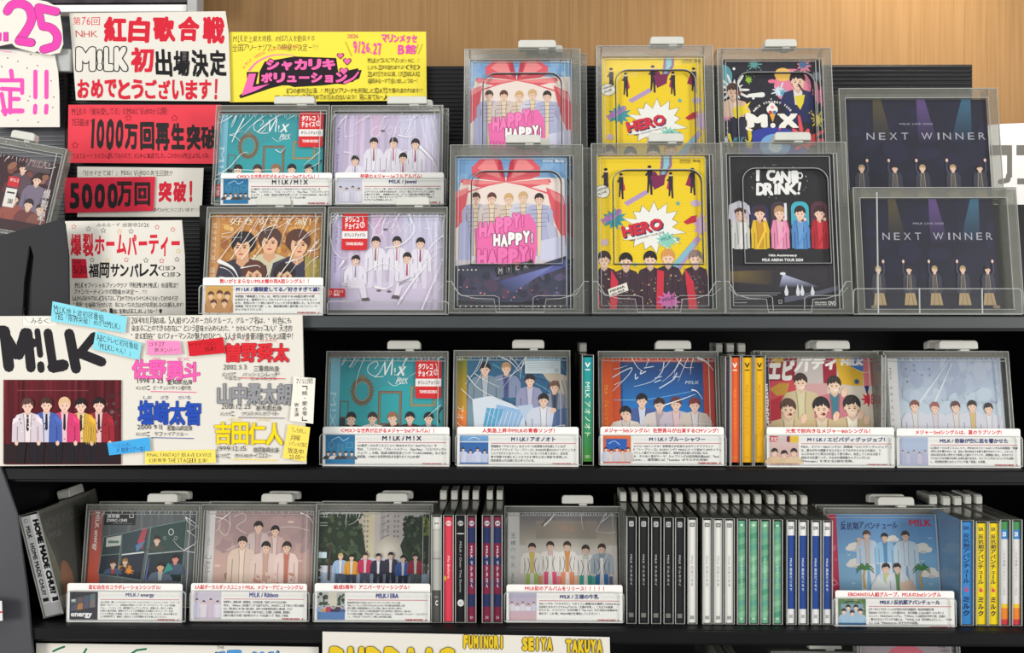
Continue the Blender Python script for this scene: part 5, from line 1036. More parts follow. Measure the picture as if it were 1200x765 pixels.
ex_j2 = ((451, 290), (470, 286), (484, 270), (479, 252), 1.5), ((478, 251), (481, 260), (478, 264), 2.2), ((497, 267), (515, 269), 0.9), ((399, 252), (385, 260), (389, 290), (401, 302), (420, 297), 0.9), ((428, 318), (450, 308), (470, 318), (474, 322), 1.1), ((467, 356), (480, 335), (500, 308), (512, 295), 1.4), ((470, 350), (490, 322), (508, 304), 1.0), ((495, 362), (510, 325), (520, 300), 1.3), ((402, 250), (425, 255), (440, 275), 0.8), ((440, 336), (452, 338), (459, 334), 2.6), ((402, 306), (396, 315), 2.2)
face_cd('lavender-covered cased disc with large red sticker, front row of the top shelf', (382, 242, 524), Y1, Z_TOP, (384, 247.5, 398.6, 366), (399, 247.5, 522, 366), p_jewel, s_obi((190, 182, 214), (186, 178, 210), 'M!LK　Jewel', (120, 110, 150), tb=(0.15, 0.6), wid=(0.4, 0.66)), (462, 502), wrap=(19, 22, 1.0, ex_j2), extras=lambda fr, root: (sticker(fr, 399.3, 249, 429.3, 293, root, 0.0026), strip(fr, 384.3, 338, 405, 348, root)))

B_ = ['5人組ボーカルダンスユニット M!LKのメジャー2ndアルバム！今', '作は、「ノロマン」「ブルーシャワー」「Kiss Plan」「エビバディグッ', 'ジョブ！」の他、結成10周年記念ソング「I CAN DRINK」など全11', '曲収録。＜M!X＞な世界が広がる盛りだくさんの1枚！']
info_card((258.5, 202.5, 389, 241.5), 1.1485, '＜M!X＞な世界が広がるメジャー2ndアルバム！！', 'M ! LK / M ! X', B_, th_frames, 'white comment card under the rear-row teal-covered case', (20, 20, 30), tw=0.46, band=5.6)
info_card((392.5, 202, 520, 240.5), 1.1485, '待望のメジャー1stフルアルバム!', 'M!LK / Jewel', ['メジャーデビュー後、初のフルアルバムとなる「Jewel」。前作から磨き', '上げてきた5人の輝きを詰め込み、さらに一段とパワーアップした姿を', 'お届けする1枚に。表題曲をはじめ、ユニット曲も含む全曲を収録。パ', 'フォーマンスで魅せるナンバーも多数。5人の魅力がたっぷりと詰まっ', 'たアルバムが完成しました！'], th_group((206, 206, 224), (196, 192, 216), [LAV, (222, 218, 232), LAV, (222, 218, 232)], 0.3, 0.14), 'white comment card under the rear-row lavender-covered case', tw=0.36, band=6, hx=(422, 494))
info_card((237.5, 325, 378.5, 369.5), 1.044, '勢いがとまらないM!LK様の両A面シングル！！', 'M ! LK / 爆裂愛してる／好きすぎて滅！', ['表題曲「爆裂愛してる」は、現代に存在する100億万通りの愛', 'を肯定する、最強ポジティブなハイテンションラブソングとなって', 'おり、配信スタート時にはXでトレンド1位を獲得した。もう1つの', '表題曲「好きすぎて滅！」は、最高潮の推し愛を歌ったファニーで', 'ポップなラブソング。'], th_gold, 'white comment card under the gold-covered case', tw=0.98, band=8.5, tcol=(44, 52, 130))
holder((251, 207.5, 389, 242), 1.1440, 'clear stand in front of the rear-row teal-covered case', 0.004)
holder((389.8, 207, 523, 241), 1.1440, 'clear stand in front of the rear-row lavender-covered case', 0.004)
holder((232.5, 333.5, 380.5, 370), 1.039, 'clear stand in front of the gold-covered case', 0.02)
holder((383, 352, 526, 370.5), 1.050, 'low clear stand in front of the stickered lavender-covered case', 0.012)

# ------------------------------------------------------------------ top shelf: cased DVDs
dbar = (0.0075, 0.0125, 0.0150, 0.006)
def dvd(label, box, Y, zb, cover, paint, handle, style='dvd', copy=None, lean=7, extras=None, bars=dbar):
    return face_cd(label, box, Y, zb, None, cover, paint, None, handle, lean, None, extras, 'boxed concert discs shown face out', 0.020, copy, 'dvd_case', style, bars=bars)
def rear(paint, dx, src, dst): return remap(lambda c: paint(c, False), src, dst)
Y4 = 1.1485
r_, _ = dvd('pink-ribboned blue concert disc, rear row, only its upper half showing', (543, 57, 681), Y4, Z_TIER, (550, 65, 671, 236), rear(p_happy, 0, (532, 182, 665, 366), (550, 65, 671.5, 234)), (607, 652), copy=(0.010, 0.022, 0.0, 'second pink-ribboned blue concert disc, directly behind the rear-row one'))
dvd('yellow comic-style concert disc, rear row, only its upper half showing', (699, 53, 838), Y4, Z_TIER, (704, 64, 829, 236), rear(p_hero, 0, (697, 181, 829, 366), (704, 64, 829.5, 236)), (764, 804))
dvd('black concert disc with colourful paint splashes, rear row', (842, 56, 978), Y4, Z_TIER, (845, 68, 968.5, 236), p_mixdvd, (900, 938))
WB = (0.0085, 0.0125, 0.0135, 0.006)
dvd('dark navy landscape concert disc with stage figures, rear row', (985, 103, 1173), Y4, Z_TIER, (994, 113, 1163, 240), remap(p_winner, (1014, 228, 1172, 364), (993, 112, 1163.5, 243)), None, 'wide', bars=WB)
Y5 = 1.068
dvd('pink-ribboned blue concert disc, front row of the top shelf', (526, 169, 684), Y5, Z_TOP, (533, 182, 665, 365.5), p_happy, (592, 634), copy=(0.012, 0.021, 0.0, 'second pink-ribboned blue concert disc, directly behind the front-row one'))
dvd('yellow comic-style concert disc, front row of the top shelf', (693, 167.5, 849), Y5, Z_TOP, (698, 181, 829, 365.5), p_hero, (762, 804))
dvd('black concert disc with five colourful figures, front row of the top shelf', (846, 166, 996), Y5, Z_TOP, (850.5, 180, 981, 365.5), p_drink, (912, 955))
rw, fw_ = dvd('dark navy landscape concert disc with stage figures, front row', (1002, 219, 1196), Y5, Z_TOP, (1014, 228.5, 1170, 364), p_winner, None, 'wide', bars=WB, copy=(0.010, 0.021, 0.0, 'second dark navy landscape concert disc, directly behind the front-row one'))
def dvd_holder(box, Y, label, tabs=(0.16, 0.42)):
    x0, y0, x1, y1 = box; fr = Frame(x0, y0, x1, y1, Y, 3); root = fr.empty('acrylic_holder'); root.location.z += 0.0014; tag(root, label, 'display stand', 'clear acrylic display stands')
    W, H = fr.W, fr.H
    u = 0.23*W
    pts = [(-W/2, 0.0008), (W/2, 0.0008), (W/2, H), (W/2-0.006, H), (W/2-0.015, H*0.62), (0.30*W, H*0.5), (0.20*W, H*0.48), (0.185*W, H*0.10), (-0.15*W, H*0.10), (-0.165*W, H*0.48), (-0.30*W, H*0.5), (-W/2+0.015, H*0.62), (-W/2+0.006, H), (-W/2, H)]
    MB().prism(pts, 0, 0.0013).build('front_lip', M_ACRYL, root)
    MB().ridge(pts[2:], 0.0007, -0.0002, 0.0015).build('polished_edge', M_RIDGE, root)
    MB().box(-W/2, W/2, 0.0014, 0.012, 0.0006, 0.0014).build('foot_plate', M_ACRYL, root)
dvd_holder((523, 331, 690, 371), 1.050, 'clear stand in front of the front-row pink-ribboned disc')
dvd_holder((694, 331, 845, 371), 1.050, 'clear stand in front of the front-row yellow comic-style disc')
dvd_holder((848, 331, 998, 371), 1.050, 'clear stand in front of the black disc with five figures')
hw = holder((1000, 337, 1198, 370.5), 1.050, 'wide clear stand in front of the front-row navy landscape disc', 0.012)
for x in (1029.5, 1078, 1151.5):
    a = P(x, 371, 1.0485); b = P(x, 337 if x > 1030 else 224, 1.0485); o = hw
    MB().box(a.x-0.0007-hw.location.x, a.x+0.0007-hw.location.x, -0.0016, -0.0004, 0.002, b.z-a.z-0.002).build('upright_edge', M_RIDGE, hw)

# ------------------------------------------------------------------ middle shelf
face_cd('teal-covered cased disc with picture frames on the middle shelf', (380, 411, 525), Y2, Z_MID, (382, 416, 396.4, 546), (397, 416, 519, 546), p_teal, s_obi((126, 186, 206), (108, 174, 194), 'M!X', (176, 214, 226), tb=(0.34, 0.66)), (452, 491), wrap=(23, 8, 0.8, (((398, 428), (404, 420), (406, 416), 0.8), ((408, 430), (414, 420), (416, 417), 1.2), ((399, 424), (403, 418), 0.6))), extras=st((486, 421.5, 516.4, 467)))
face_cd('teal-blue covered cased disc with seated group and olive-to-orange spine strip', (530.5, 410, 669), Y2, Z_MID, (532, 416, 546.6, 546), (547.6, 416, 664.5, 546), p_aonoto, s_aonoto, (600, 638), wrap=(29, 8, 1.0, (((547, 440), (560, 455), (580, 466), (600, 474), 0.9), ((556, 438), (572, 448), (586, 454), 0.7), ((584, 417), (598, 424), (609, 436), 1.4), ((596, 417), (604, 424), (610, 433), 0.8), ((540, 456), (560, 474), (580, 490), 0.6))), hmat=M_HANDLE)
face_cd('orange-red bordered cased disc with bright blue sky picture', (701, 411, 844), Y2, Z_MID, (704, 417.5, 718.4, 546), (719, 417.5, 839, 546), p_shower, s_shower, (770, 812), wrap=(31, 8, 0.9, (((776, 476), (800, 468), (816, 462), 1.6), ((812, 457), (818, 459), (824, 468), 1.8), ((794, 419), (804, 430), (815, 430), 0.9), ((820, 419), (830, 424), (838, 434), 3.2), ((741, 418), (748, 430), (756, 436), 0.8), ((762, 420), (758, 430), 0.9))))
face_cd('cased disc with five shouting faces and colourful blocks', (893, 411, 1033), Y2, Z_MID, (897, 416, 903.6, 546), (904, 416, 1026, 546), p_ebi, s_ebi, (960, 1000), wrap=(37, 4, 0.6), copy=(-0.004, 0.018, 0.0, 'second case directly behind the one with five shouting faces'))
face_cd('pale grey-blue sky covered cased disc with white spine strip', (1038, 411, 1187), Y2, Z_MID, (1041, 417, 1056.4, 546), (1057, 417, 1179.5, 546), p_sky, s_sky, (1106, 1152), wrap=(41, 4, 0.7), copy=(-0.006, 0.018, 0.0, 'second case directly behind the pale sky covered one'))
info_card((378, 500, 526.5, 546.5), 1.038, '＜M!X＞な世界が広がるメジャー2ndアルバム！！', 'M ! LK / M ! X', B_, th_frames, 'white comment card under the middle-shelf teal-covered case', (28, 30, 70), tw=0.44, band=8)
info_card((535.5, 500, 678, 546.5), 1.038, '人気急上昇中M!LKの青春ソング！', 'M ! LK / アオノオト', ['表題曲の「アオノオト」はメンバーの佐野勇斗が出演しているボ', 'ディケアブランド『シーブリーズ』の2025年夏のCMソングとしてオ', 'ンエアされているナンバー。いくつになっても青くはない、自分次', '第で何度でも感じることのできる“終わらない青春”を表現した、', '疾走感あふれる曲に仕上がっている。'], th_group((120, 170, 220), (40, 100, 170), [(206, 210, 232), (196, 200, 226), (206, 210, 236), (190, 200, 226)], 0.42, 0.14, extra=ex_blue), 'white comment card under the seated-group case', tw=0.52, hx=(565, 650))
info_card((703.5, 500, 848.5, 545.5), 1.038, 'メジャー5thシングル！佐野勇斗が出演するCMソング！', 'M ! LK / ブルーシャワー', ['メジャー5thシングル！佐野勇斗が出演するボディケアブランド', 'ド『シーブリーズ』のCMソング！M!LKにとって初めてCMタイアッ', 'プとして書き下ろされた楽曲で、青春を送る僕らが主役になれ', 'る、きらめく夏がテーマ！カップリングは初回限定盤A/Bに「Red', 'Love」、通常盤には「Seattle」がそれぞれ収録！'], th_group((226, 110, 60), (206, 80, 50), [(206, 210, 226), (214, 206, 206), (206, 200, 216), (210, 200, 196), (206, 196, 196)], 0.42, 0.16, extra=ex_shower), 'white comment card under the orange-red bordered case', tw=0.64, hx=(708, 842))
info_card((898.5, 500.5, 1048, 547.5), 1.038, '元気で前向きなメジャー6thシングル！', 'M ! LK / エビバディグッジョブ！', ['M!LK、メジャー6thシングル！表題曲「エビバディグッジョブ！」', 'は、誰もが日々経験する小さなトラブルややらせなさを抱き、う', 'んとかなるさと笑の力を信じて寄り添い、肯定してくれる元気で', '前向きな応援ソング。そのほか通常盤カップリングには', '「Message」を含む全3曲を収録。'], th_group((214, 196, 190), (206, 150, 150), [(222, 190, 150), (214, 186, 150), (222, 196, 160)], 0.42, 0.3, extra=ex_ebi), 'white comment card under the five shouting faces', tw=0.86, hx=(921, 1020))
info_card((1051, 502, 1196, 548), 1.038, 'メジャー2ndシングルは、夏のラブソング!', 'M!LK / 奇跡が空に恋を響かせた', ['5人組ボーカルダンスユニット、M!LKのメジャー2ndシングルの表題曲「奇跡', 'が空に恋を響かせた」は、切ない恋の始まりを歌う爽やかなナンバー。上がった', '5色の花火を思い浮かべて表現した夏のラブソング。表題曲に加え、ほかオリジ', 'ナルならではの魅力を感じる曲を届けるほか、カップリングのソロソングも収録', 'し、初回限定盤にはカップリング曲「真夏」も収録。'], th_group((176, 190, 214), (166, 176, 206), [(176, 180, 206), (186, 186, 210), (176, 180, 206), (196, 190, 206), (180, 180, 206)], 0.46, 0.09), 'white comment card under the pale sky covered case', tw=0.78, hx=(1073, 1174))
holder((374, 508, 527.6, 547), 1.032, 'clear stand in front of the middle-shelf teal-covered case', 0.022)
holder((533, 508.5, 681, 547), 1.032, 'clear stand in front of the seated-group case', 0.022)
holder((701.5, 509, 851.5, 547), 1.032, 'clear stand in front of the orange-red bordered case', 0.022)
holder((896, 509, 1049.5, 548), 1.032, 'clear stand in front of the five shouting faces', 0.022)
holder((1050.5, 510.5, 1199, 549), 1.032, 'clear stand in front of the pale sky covered case', 0.022)

# spines on the middle shelf
def sp(top, bot, text, tcol, logo=(240, 236, 226), tb=(0.30, 0.62), wid=(0.3, 0.7), bold=0.0, foot=None, v=True):
    def f(c, x0, y0, x1, y1):
        w, h = x1-x0, y1-y0; c.grad(x0, y0, x1, y1, top, bot)
        if v: c.stroke([(x0+0.3*w, y0+0.055*h), (x0+0.5*w, y0+0.09*h), (x0+0.7*w, y0+0.055*h)], 1.5, logo); c.rect(x0+0.25*w, y0+0.115*h, x1-0.25*w, y0+0.125*h, logo)
        c.text(text, x0+wid[0]*w, y0+tb[0]*h, x0+wid[1]*w, y0+tb[1]*h, tcol, bold, rot=90)
        c.text('2025', x0+0.25*w, y1-0.06*h, x1-0.25*w, y1-0.035*h, foot or tcol)
    return f
gS = 'spine-out discs on the middle shelf'
ZS = dict(zbase=Z_MID)
spine_cd('single teal-to-green spine between two face-out cases on the middle shelf', 688.8, 419, 541.5, 11.5, 1.042, sp((34, 150, 160), (70, 140, 50), 'M!LK アオノオト', (226, 240, 214), tb=(0.24, 0.76), wid=(0.22, 0.78)), gS, **ZS)
spine_cd('plain dark case between the orange-red bordered case and the orange spine', 853.5, 421, 543, 5, 1.042, lambda c, *b: c.grad(*b, (84, 76, 92), (66, 60, 72)), gS, handle=False, **ZS)
spine_cd('orange spine beside two yellow spines on the middle shelf', 861.5, 419.5, 542.5, 10.5, 1.042, sp((222, 96, 50), (226, 104, 56), 'M!LK ブルーシャワー', (240, 150, 60), tb=(0.3, 0.68)), gS, **ZS)
spine_cd('yellow spine next to the orange spine on the middle shelf', 876, 419.5, 542.5, 11, 1.042, sp((228, 176, 30), (222, 166, 30), 'M!LK エビバディグッジョブ！', (180, 120, 30), (40, 34, 30), tb=(0.26, 0.74)), gS, **ZS)
spine_cd('yellow spine touching the five shouting faces', 890.5, 419.5, 542.5, 11, 1.042, sp((228, 176, 30), (222, 166, 30), 'M!LK エビバディグッジョブ！', (180, 120, 30), (40, 34, 30), tb=(0.26, 0.74)), gS, **ZS)
spine_cd('slim white spine beside the pale sky covered case', 1035.5, 419, 543, 4, 1.045, lambda c, x0, y0, x1, y1: (c.rect(x0, y0, x1, y1, (206, 206, 206)), c.text('M!LK 奇跡が空に恋を響かせた', x0+1, y0+20, x1-1, y0+90, (120, 120, 124), rot=90)), gS, handle=False, wcase=5, **ZS)

# ------------------------------------------------------------------ bottom shelf, face out
face_cd('dark grey covered cased disc with orange spine strip and window panes', (97, 590.5, 232), Y3, Z_LOW, (101, 597, 115.5, 714), (116.5, 597, 230, 714), p_energy, s_obi((176, 104, 100), (236, 96, 66), 'M!LK energy', (240, 226, 220), 0.03, (0.03, 0.42), (0.28, 0.72)), (168, 204), wrap=(43, 5, 0.8, (((214, 606), (224, 612), (232, 620), 1.2), ((216, 644), (226, 638), (229, 634), 1.3), ((217, 622), (228, 630), 1.2), ((214, 607), (220, 614), (230, 618), 1.0))), copy=(0.008, 0.018, 0.0, 'second case directly behind the dark grey covered one'))  # spine strip's grey-pink top is shelf shade put into the gradient
face_cd('dusty pink covered cased disc with five seated figures', (232.5, 590.5, 370), Y3, Z_LOW, (234.5, 597, 248.6, 714), (249.5, 597, 365.5, 714), p_ribbon, s_ribbon, (303, 340), wrap=(47, 3, 0.7, (((350, 601), (360, 606), (366, 616), 1.6), ((246, 604), (256, 608), (262, 604), 0.8))), copy=(0.004, 0.018, 0.0, 'second case directly behind the dusty pink covered one'))
face_cd('cased disc with seven standing figures on a tree-lined street', (368, 590, 507), Y3, Z_LOW, None, (370, 600.5, 502, 714), p_era, None, (439, 476), wrap=(53, 2, 0.5), copy=(0.004, 0.018, 0.0, 'second case directly behind the tree-lined street one'))
face_cd('grey covered cased disc with five white-jacketed figures', (590.5, 592.5, 730), Y3, Z_LOW, (593, 599, 608.6, 714), (609, 599, 724, 714), p_king, s_king, (659, 696), wrap=(59, 4, 0.7, (((638, 616), (646, 608), (651, 602), 2.2), ((706, 612), (713, 606), (718, 602), 1.0), ((700, 674), (708, 660), (713, 648), 1.0))))
face_cd('sky-blue covered cased disc with palms, clouds and red handwritten title', (967, 594.5, 1111.5), Y3, Z_LOW, (969.5, 602, 984, 717), (984.4, 602, 1103, 717), p_hanko, s_hanko, (1033, 1076), copy=(-0.004, 0.018, 0.0, 'second case directly behind the palms-and-clouds one'))
info_card((78.5, 683.5, 213.5, 729), 1.040, '変幻自在のコラボレーションシングル!', 'M!LK / energy', ['2021年第一弾シングルはクリエイターとのコラボレーションシングル「ステータ', '第5作「ボディー」。収録曲は気鋭のコンポーザーやプロデューサーによる新曲', 'テル」、インディーズ。通常盤のカップリングには、美麗なる、凛々しい曲も', 'の他の1曲が収録。豪華なサウンドと世界観溢れる気鋭のプロデューサーを迎', 'バンドが参加した楽曲。ジャンルを超えたクリエイターによる、M!LKの新たな', 'した表現世界で、魅惑した歌のような世界観をぜひお楽しみください。'], th_energy, 'white comment card under the dark grey covered case', tw=0.36, band=8.5, hx=(103.5, 188))
info_card((223.5, 683.5, 359.5, 728), 1.040, '5人組ボーカルダンスユニットM!LK、メジャーデビューシングル!', 'M!LK / Ribbon', ['佐野勇斗・塩﨑太智・曽野舜太・山中柔太朗・吉田仁人からなる5人組の', 'M!LK。「Ribbon」は応援ソングで届けながら、M!LKがここまで歩んで来た軌跡', 'また、夢を抱きしめて前へ進む姿を、未来への決意表明を結びし魂の歌。さらに', '初回限定盤にはカップリング曲「未来でも君と」も収録した豪華盤。通常盤に', 'は新たな旅立ちを歌う1曲が続きますユースな応援ソング「春空」も収録。'], th_group((206, 198, 214), (196, 180, 200), [LAV, (222, 214, 222), (206, 190, 206), (222, 214, 226)], 0.26, 0.13), 'white comment card under the dusty pink covered case', (60, 62, 150), tw=0.36, band=8, hx=(228, 355))
info_card((368.5, 683.5, 504, 729), 1.040, '結成5周年！アニバーサリーシングル！', 'M!LK / ERA', ['結成5周年を迎えたM!LKによるアニバーサリーシングル！タイトル曲', '「ERA」は、ちょっと切ないけれど大人じゃない“5年の集大成を表現した楽', '表示に重厚した豪華初回盤はカップリング曲に、懐かしい色と新しい曲をも', 'サ・タグスは、M!LKらしい元気な姿を届けてきた1年がある。気取らない、飾らない', 'ランチ曲も収録。TYPE-Aは「Over The Storm」、TYPE-Bは「ハッピー・ジェスチャ', 'ー」、TYPE-Cは「テルネガイ」が楽しめる内容に収録。'], th_group((176, 176, 170), (176, 186, 200), [(150, 170, 206), (196, 150, 80), (180, 60, 90), (60, 56, 80), (60, 56, 76), (70, 96, 150)], 0.44, 0.09, extra=ex_trees, foot=0.72), 'white comment card under the tree-lined street case', (60, 62, 150), tw=0.28, band=9, hx=(391, 479.5))
info_card((593.5, 685, 729.5, 729.5), 1.040, 'M!LK初のアルバムをリリース！！！！！', 'M!LK / 王様の牛乳', ['7thシングル「テルネガイ」でオリコン週間3位を獲得したM!LKの1st', '自身初となるオリジナル1stアルバム「王様の牛乳」。これまでの軌跡', 'をたどる、イマジナリーな世界観で「Say Yes!」など充実の収録曲を', '届ける！この1枚、M!LKの魅力を堪能してください！！'], th_group((176, 172, 196), (206, 170, 176), [(214, 212, 222), (222, 216, 226), (214, 210, 220), (222, 216, 222), (196, 200, 216)], 0.32, 0.1, foot=0.66), 'white comment card under the white-jacketed figures', tw=0.48, band=8.5, hx=(615, 708))
info_card((979, 692, 1118.5, 736.5), 1.040, 'EBiDANの5人組グループ、M!LKの2ndシングル', 'M!LK / 反抗期アバンチュール', ['スターダストプロモーションの手掛ける若手俳優集団・恵比寿学園男子部', '「EBiDAN（エビダン）」から選ばれた、若手俳優による5人組ボーカルダンス', 'ユニット、M!LKの2ndシングル。「TYPE-A」には初回の手作り感、友達に', '、驚かなるカップリングで胸には、「TYPE-B」には「新学期もよろしく」、「TYPE', '-C」には「Welcome to」がそれぞれ収録。'], th_hanko, 'white comment card under the palms-and-clouds case', tw=0.72, band=8, hx=(994, 1103))
holder((77.5, 692, 217.5, 730.5), 1.034, 'clear stand in front of the dark grey covered case', 0.022)
holder((222, 692, 362.5, 730), 1.034, 'clear stand in front of the dusty pink covered case', 0.022)
holder((366.5, 693, 506, 731), 1.034, 'clear stand in front of the tree-lined street case', 0.022)
holder((590.5, 693.5, 731.5, 731), 1.034, 'clear stand in front of the white-jacketed figures', 0.022)
holder((976.5, 700.5, 1121, 736), 1.034, 'clear stand in front of the palms-and-clouds case', 0.022)

# leaning cased disc at the left end of the bottom shelf: spine turned to the front, front cover to the right
def p_homemade(c, x0, y0, x1, y1):
    w = x1-x0; c.rect(x0, y0, x1, y1, (216, 216, 216)); c.rect(x0+0.46*w, y0, x1, y1, (238, 238, 238)); c.rect(x0+0.45*w, y0, x0+0.47*w, y1, (150, 150, 150))
    h = y1-y0
    c.ring(x0+0.22*w, y0+0.045*h, 2.4, 2.4, 0.5, (70, 70, 70), 10)
    c.text('M!LK', x0+0.12*w, y0+0.10*h, x0+0.36*w, y0+0.22*h, (30, 30, 32), 0.03, rot=90); c.text('HOME MADE CHU!?', x0+0.12*w, y0+0.27*h, x0+0.36*w, y0+0.79*h, (30, 30, 32), 0.03, rot=90)
    c.text('HOME MADE CHU!?', x0+0.58*w, y0+0.05*h, x0+0.92*w, y0+0.80*h, (20, 20, 22), 0.05, rot=90)
    c.rect(x0+0.08*w, y0+0.82*h, x0+0.4*w, y0+0.855*h, (40, 40, 42)); c.rect(x0+0.6*w, y0+0.83*h, x0+0.94*w, y0+0.87*h, (40, 40, 42)); c.rect(x0, y0+0.88*h, x1, y1, (196, 196, 196))
lc, lf = spine_cd('white-spined disc leaning against the left end of the bottom shelf', 46, 606, 727, 21, 1.040, p_homemade, 'spine-out discs on the bottom shelf', handle=True, wcase=23.5)
_h = Canvas(Frame(0, 0, 130, 130, 1.0)); _h.fr.W = 0.125; _h.fr.H = 0.118
_h.rect(0, 0, 130, 130, (22, 21, 22)); _h.text('HOME MADE CHU!?', 6, 8, 124, 24, (70, 68, 70), 0.04); _h.text('M!LK', 8, 28, 40, 37, (84, 82, 84), 0.03); _h.poly([(0, 20), (10, 60), (22, 130), (0, 130)], (110, 132, 104)); _h.ell(26, 100, 14, 30, (190, 110, 50)); _h.rect(0, 112, 26, 128, (220, 218, 214))
hc = _h.build('cover', M_PRINT, lc, 0); hc.location = (lf.W*21/23.5/2+0.0004, 0.066, 0.004); hc.rotation_euler = (0, 0, math.pi/2)
lc.rotation_euler = (0, math.radians(-14.0), math.radians(1))
lc.location = P(63, 728, 1.045); lc.location.z = Z_LOW+0.0050

# ------------------------------------------------------------------ bottom shelf, spines
gB = 'spine-out discs on the bottom shelf'
ink = (206, 206, 206)
def logo(c, x0, y0, x1, col, q=(30, 30, 32)):
    w = x1-x0; c.ell(x0+0.5*w, y0+7.5, w*0.34, 3, col, 12); c.text('SDR', x0+0.24*w, y0+6, x1-0.24*w, y0+9, q, 0.03)
def b_grey(c, x0, y0, x1, y1):
    c.rect(x0, y0, x1, y1, (176, 176, 170)); c.rect(x0, y0, x1, y0+14, (206, 206, 200)); c.rect(x0, y0+16, x1, y0+40, (186, 186, 178)); c.rect(x0, y0+48, x1, y0+50, (140, 140, 138)); c.rect(x0, y0+86, x1, y1, (86, 86, 84)); c.text('C', x0+3.4, y0+98, x1-3.4, y0+104, (230, 230, 226), 0.03); c.text('M!LK', x0+2.4, y0+93, x1-2.4, y0+95, (190, 190, 186)); logo(c, x0, y0, x1, (230, 230, 226))
def b_red(c, x0, y0, x1, y1):
    c.rect(x0, y0, x1, y1, (214, 66, 84)); logo(c, x0, y0, x1, (236, 220, 220), (190, 60, 70)); c.text('Me Before', x0+3.6, y0+46, x1-3.4, y0+72, (244, 214, 214), 0.0, rot=90); c.ell(x0+1, y0+72, 1.4, 3, (236, 196, 40), 10)
def b_black(c, x0, y0, x1, y1):
    c.rect(x0, y0, x1, y1, (30, 30, 32)); logo(c, x0, y0, x1, (200, 200, 200)); c.rect(x0+0.6, y0+19, x1-0.6, y0+20.2, (206, 206, 206)); c.text('M!LK / Over The Storm', x0+3.8, y0+29, x1-3.8, y0+88, (196, 196, 196), 0.0, rot=90); c.ell(x0+5.2, y0+101, 4, 4, (216, 216, 216)); c.text('C', x0+3.8, y0+99.4, x1-3.8, y0+103, (80, 80, 80), 0.02)
def b_plaid(c, x0, y0, x1, y1):
    h = y1-y0; c.rect(x0, y0, x1, y1, (44, 52, 92)); c.rect(x0, y0, x1, y0+0.1*h, (120, 44, 70)); logo(c, x0, y0, x1, (214, 206, 214))
    for a, b in ((0.25, 0.38), (0.46, 0.60), (0.67, 0.74), (0.86, 1.0)): c.rect(x0, y0+a*h, x1, y0+b*h, (122, 40, 66))
    c.rect(x0, y0+0.6*h, x1, y0+0.67*h, (92, 46, 78)); c.text('M!LK テルネガイ', x0+3.2, y0+0.28*h, x1-3.2, y0+0.68*h, (226, 220, 230), 0.01, rot=90); c.text('2018', x0+2.8, y1-6, x1-2.8, y1-3, (214, 206, 214))
ZB = dict(zbase=Z_LOW)
for x, fn, lb in ((511.5, b_grey, 'grey mottled spine at the start of the bottom-shelf row'), (525.5, b_red, 'coral red spine on the bottom shelf'), (539.5, b_black, 'black spine with a white dot near its foot'), (552.5, b_plaid, 'navy and maroon plaid spine beside the black dotted spine'), (570.5, b_plaid, 'middle one of the three navy and maroon plaid spines'), (583, b_plaid, 'navy and maroon plaid spine beside the white-jacketed figures')):
    spine_cd(lb, x, 606.5, 729, 9.8 if fn is not b_plaid else 9, 1.043, fn, gB, **ZB)
def b_dark(c, x0, y0, x1, y1):
    c.rect(x0, y0, x1, y1, (40, 40, 42)); c.rr(x0+1.4, y0+3, x1-1.4, y0+9, 1, (206, 206, 206)); c.text('SDR', x0+2, y0+4, x1-2, y0+8, (40, 40, 40), 0.02); c.text('M!LK テルネガイ', x0+2.8, y0+42, x1-2.8, y0+78, (206, 206, 206), 0.0, rot=90); c.rect(x0+1.2, y1-10, x1-1.2, y1-5, (120, 118, 112))
def b_white(c, x0, y0, x1, y1):
    c.rect(x0, y0, x1, y1, (222, 222, 216)); c.rr(x0+1.4, y0+3.5, x1-1.4, y0+8, 1, (50, 50, 52)); c.text('SDR', x0+2, y0+4.5, x1-2, y0+7, (222, 222, 216), 0.02); c.text('M!LK 約束の未来', x0+2.8, y0+42, x1-2.8, y0+78, (110, 110, 108), 0.0, rot=90); c.rect(x0+2, y1-8, x1-2, y1-4, (150, 150, 146))
def b_green(c, x0, y0, x1, y1):
    c.rect(x0, y0, x1, y1, (112, 170, 136)); R = random.Random(int(x0)); h = y1-y0
    for i in range(9): c.poly([(x0, y0+(0.02+0.11*i)*h), (x1, y0+(0.0+0.11*i)*h), (x1, y0+(0.05+0.11*i)*h), (x0, y0+(0.07+0.11*i)*h)], R.choice([(132, 186, 150), (96, 160, 140), (84, 150, 120)])); c.k -= 1
    c.k += 1; c.text('M!LK 新学期アラカルト', x0+2.6, y0+0.36*h, x1-2.6, y0+0.66*h, (190, 222, 196), 0.0, rot=90); c.ell((x0+x1)/2, y0+5, 2, 1.4, (190, 222, 196), 10); c.ell((x0+x1)/2, y1-5, 2, 1.4, (170, 206, 180), 10)
def b_blue(c, x0, y0, x1, y1):
    h = y1-y0; c.rect(x0, y0, x1, y1, (44, 74, 142)); c.rect(x0, y0, x1, y0+0.135*h, (228, 228, 228)); c.rect(x0, y0+0.86*h, x1, y1, (224, 224, 224)); c.text('SDR', x0+1.4, y0+5, x1-1.4, y0+9, (40, 40, 44), 0.03); c.text('M!LK 疾走ピリオド', x0+2.6, y0+0.36*h, x1-2.6, y0+0.68*h, (214, 222, 236), 0.01, rot=90); c.rect(x0+2, y1-10, x1-2, y1-6, (170, 170, 170))
od = ('first', 'second', 'third', 'fourth', 'fifth')
xs = (740, 754.5, 769, 783.5, 797, 811.5, 829, 842, 855, 869.5, 883.5, 897, 911.5, 927.5, 941.5, 956.5, 970)
k = 0
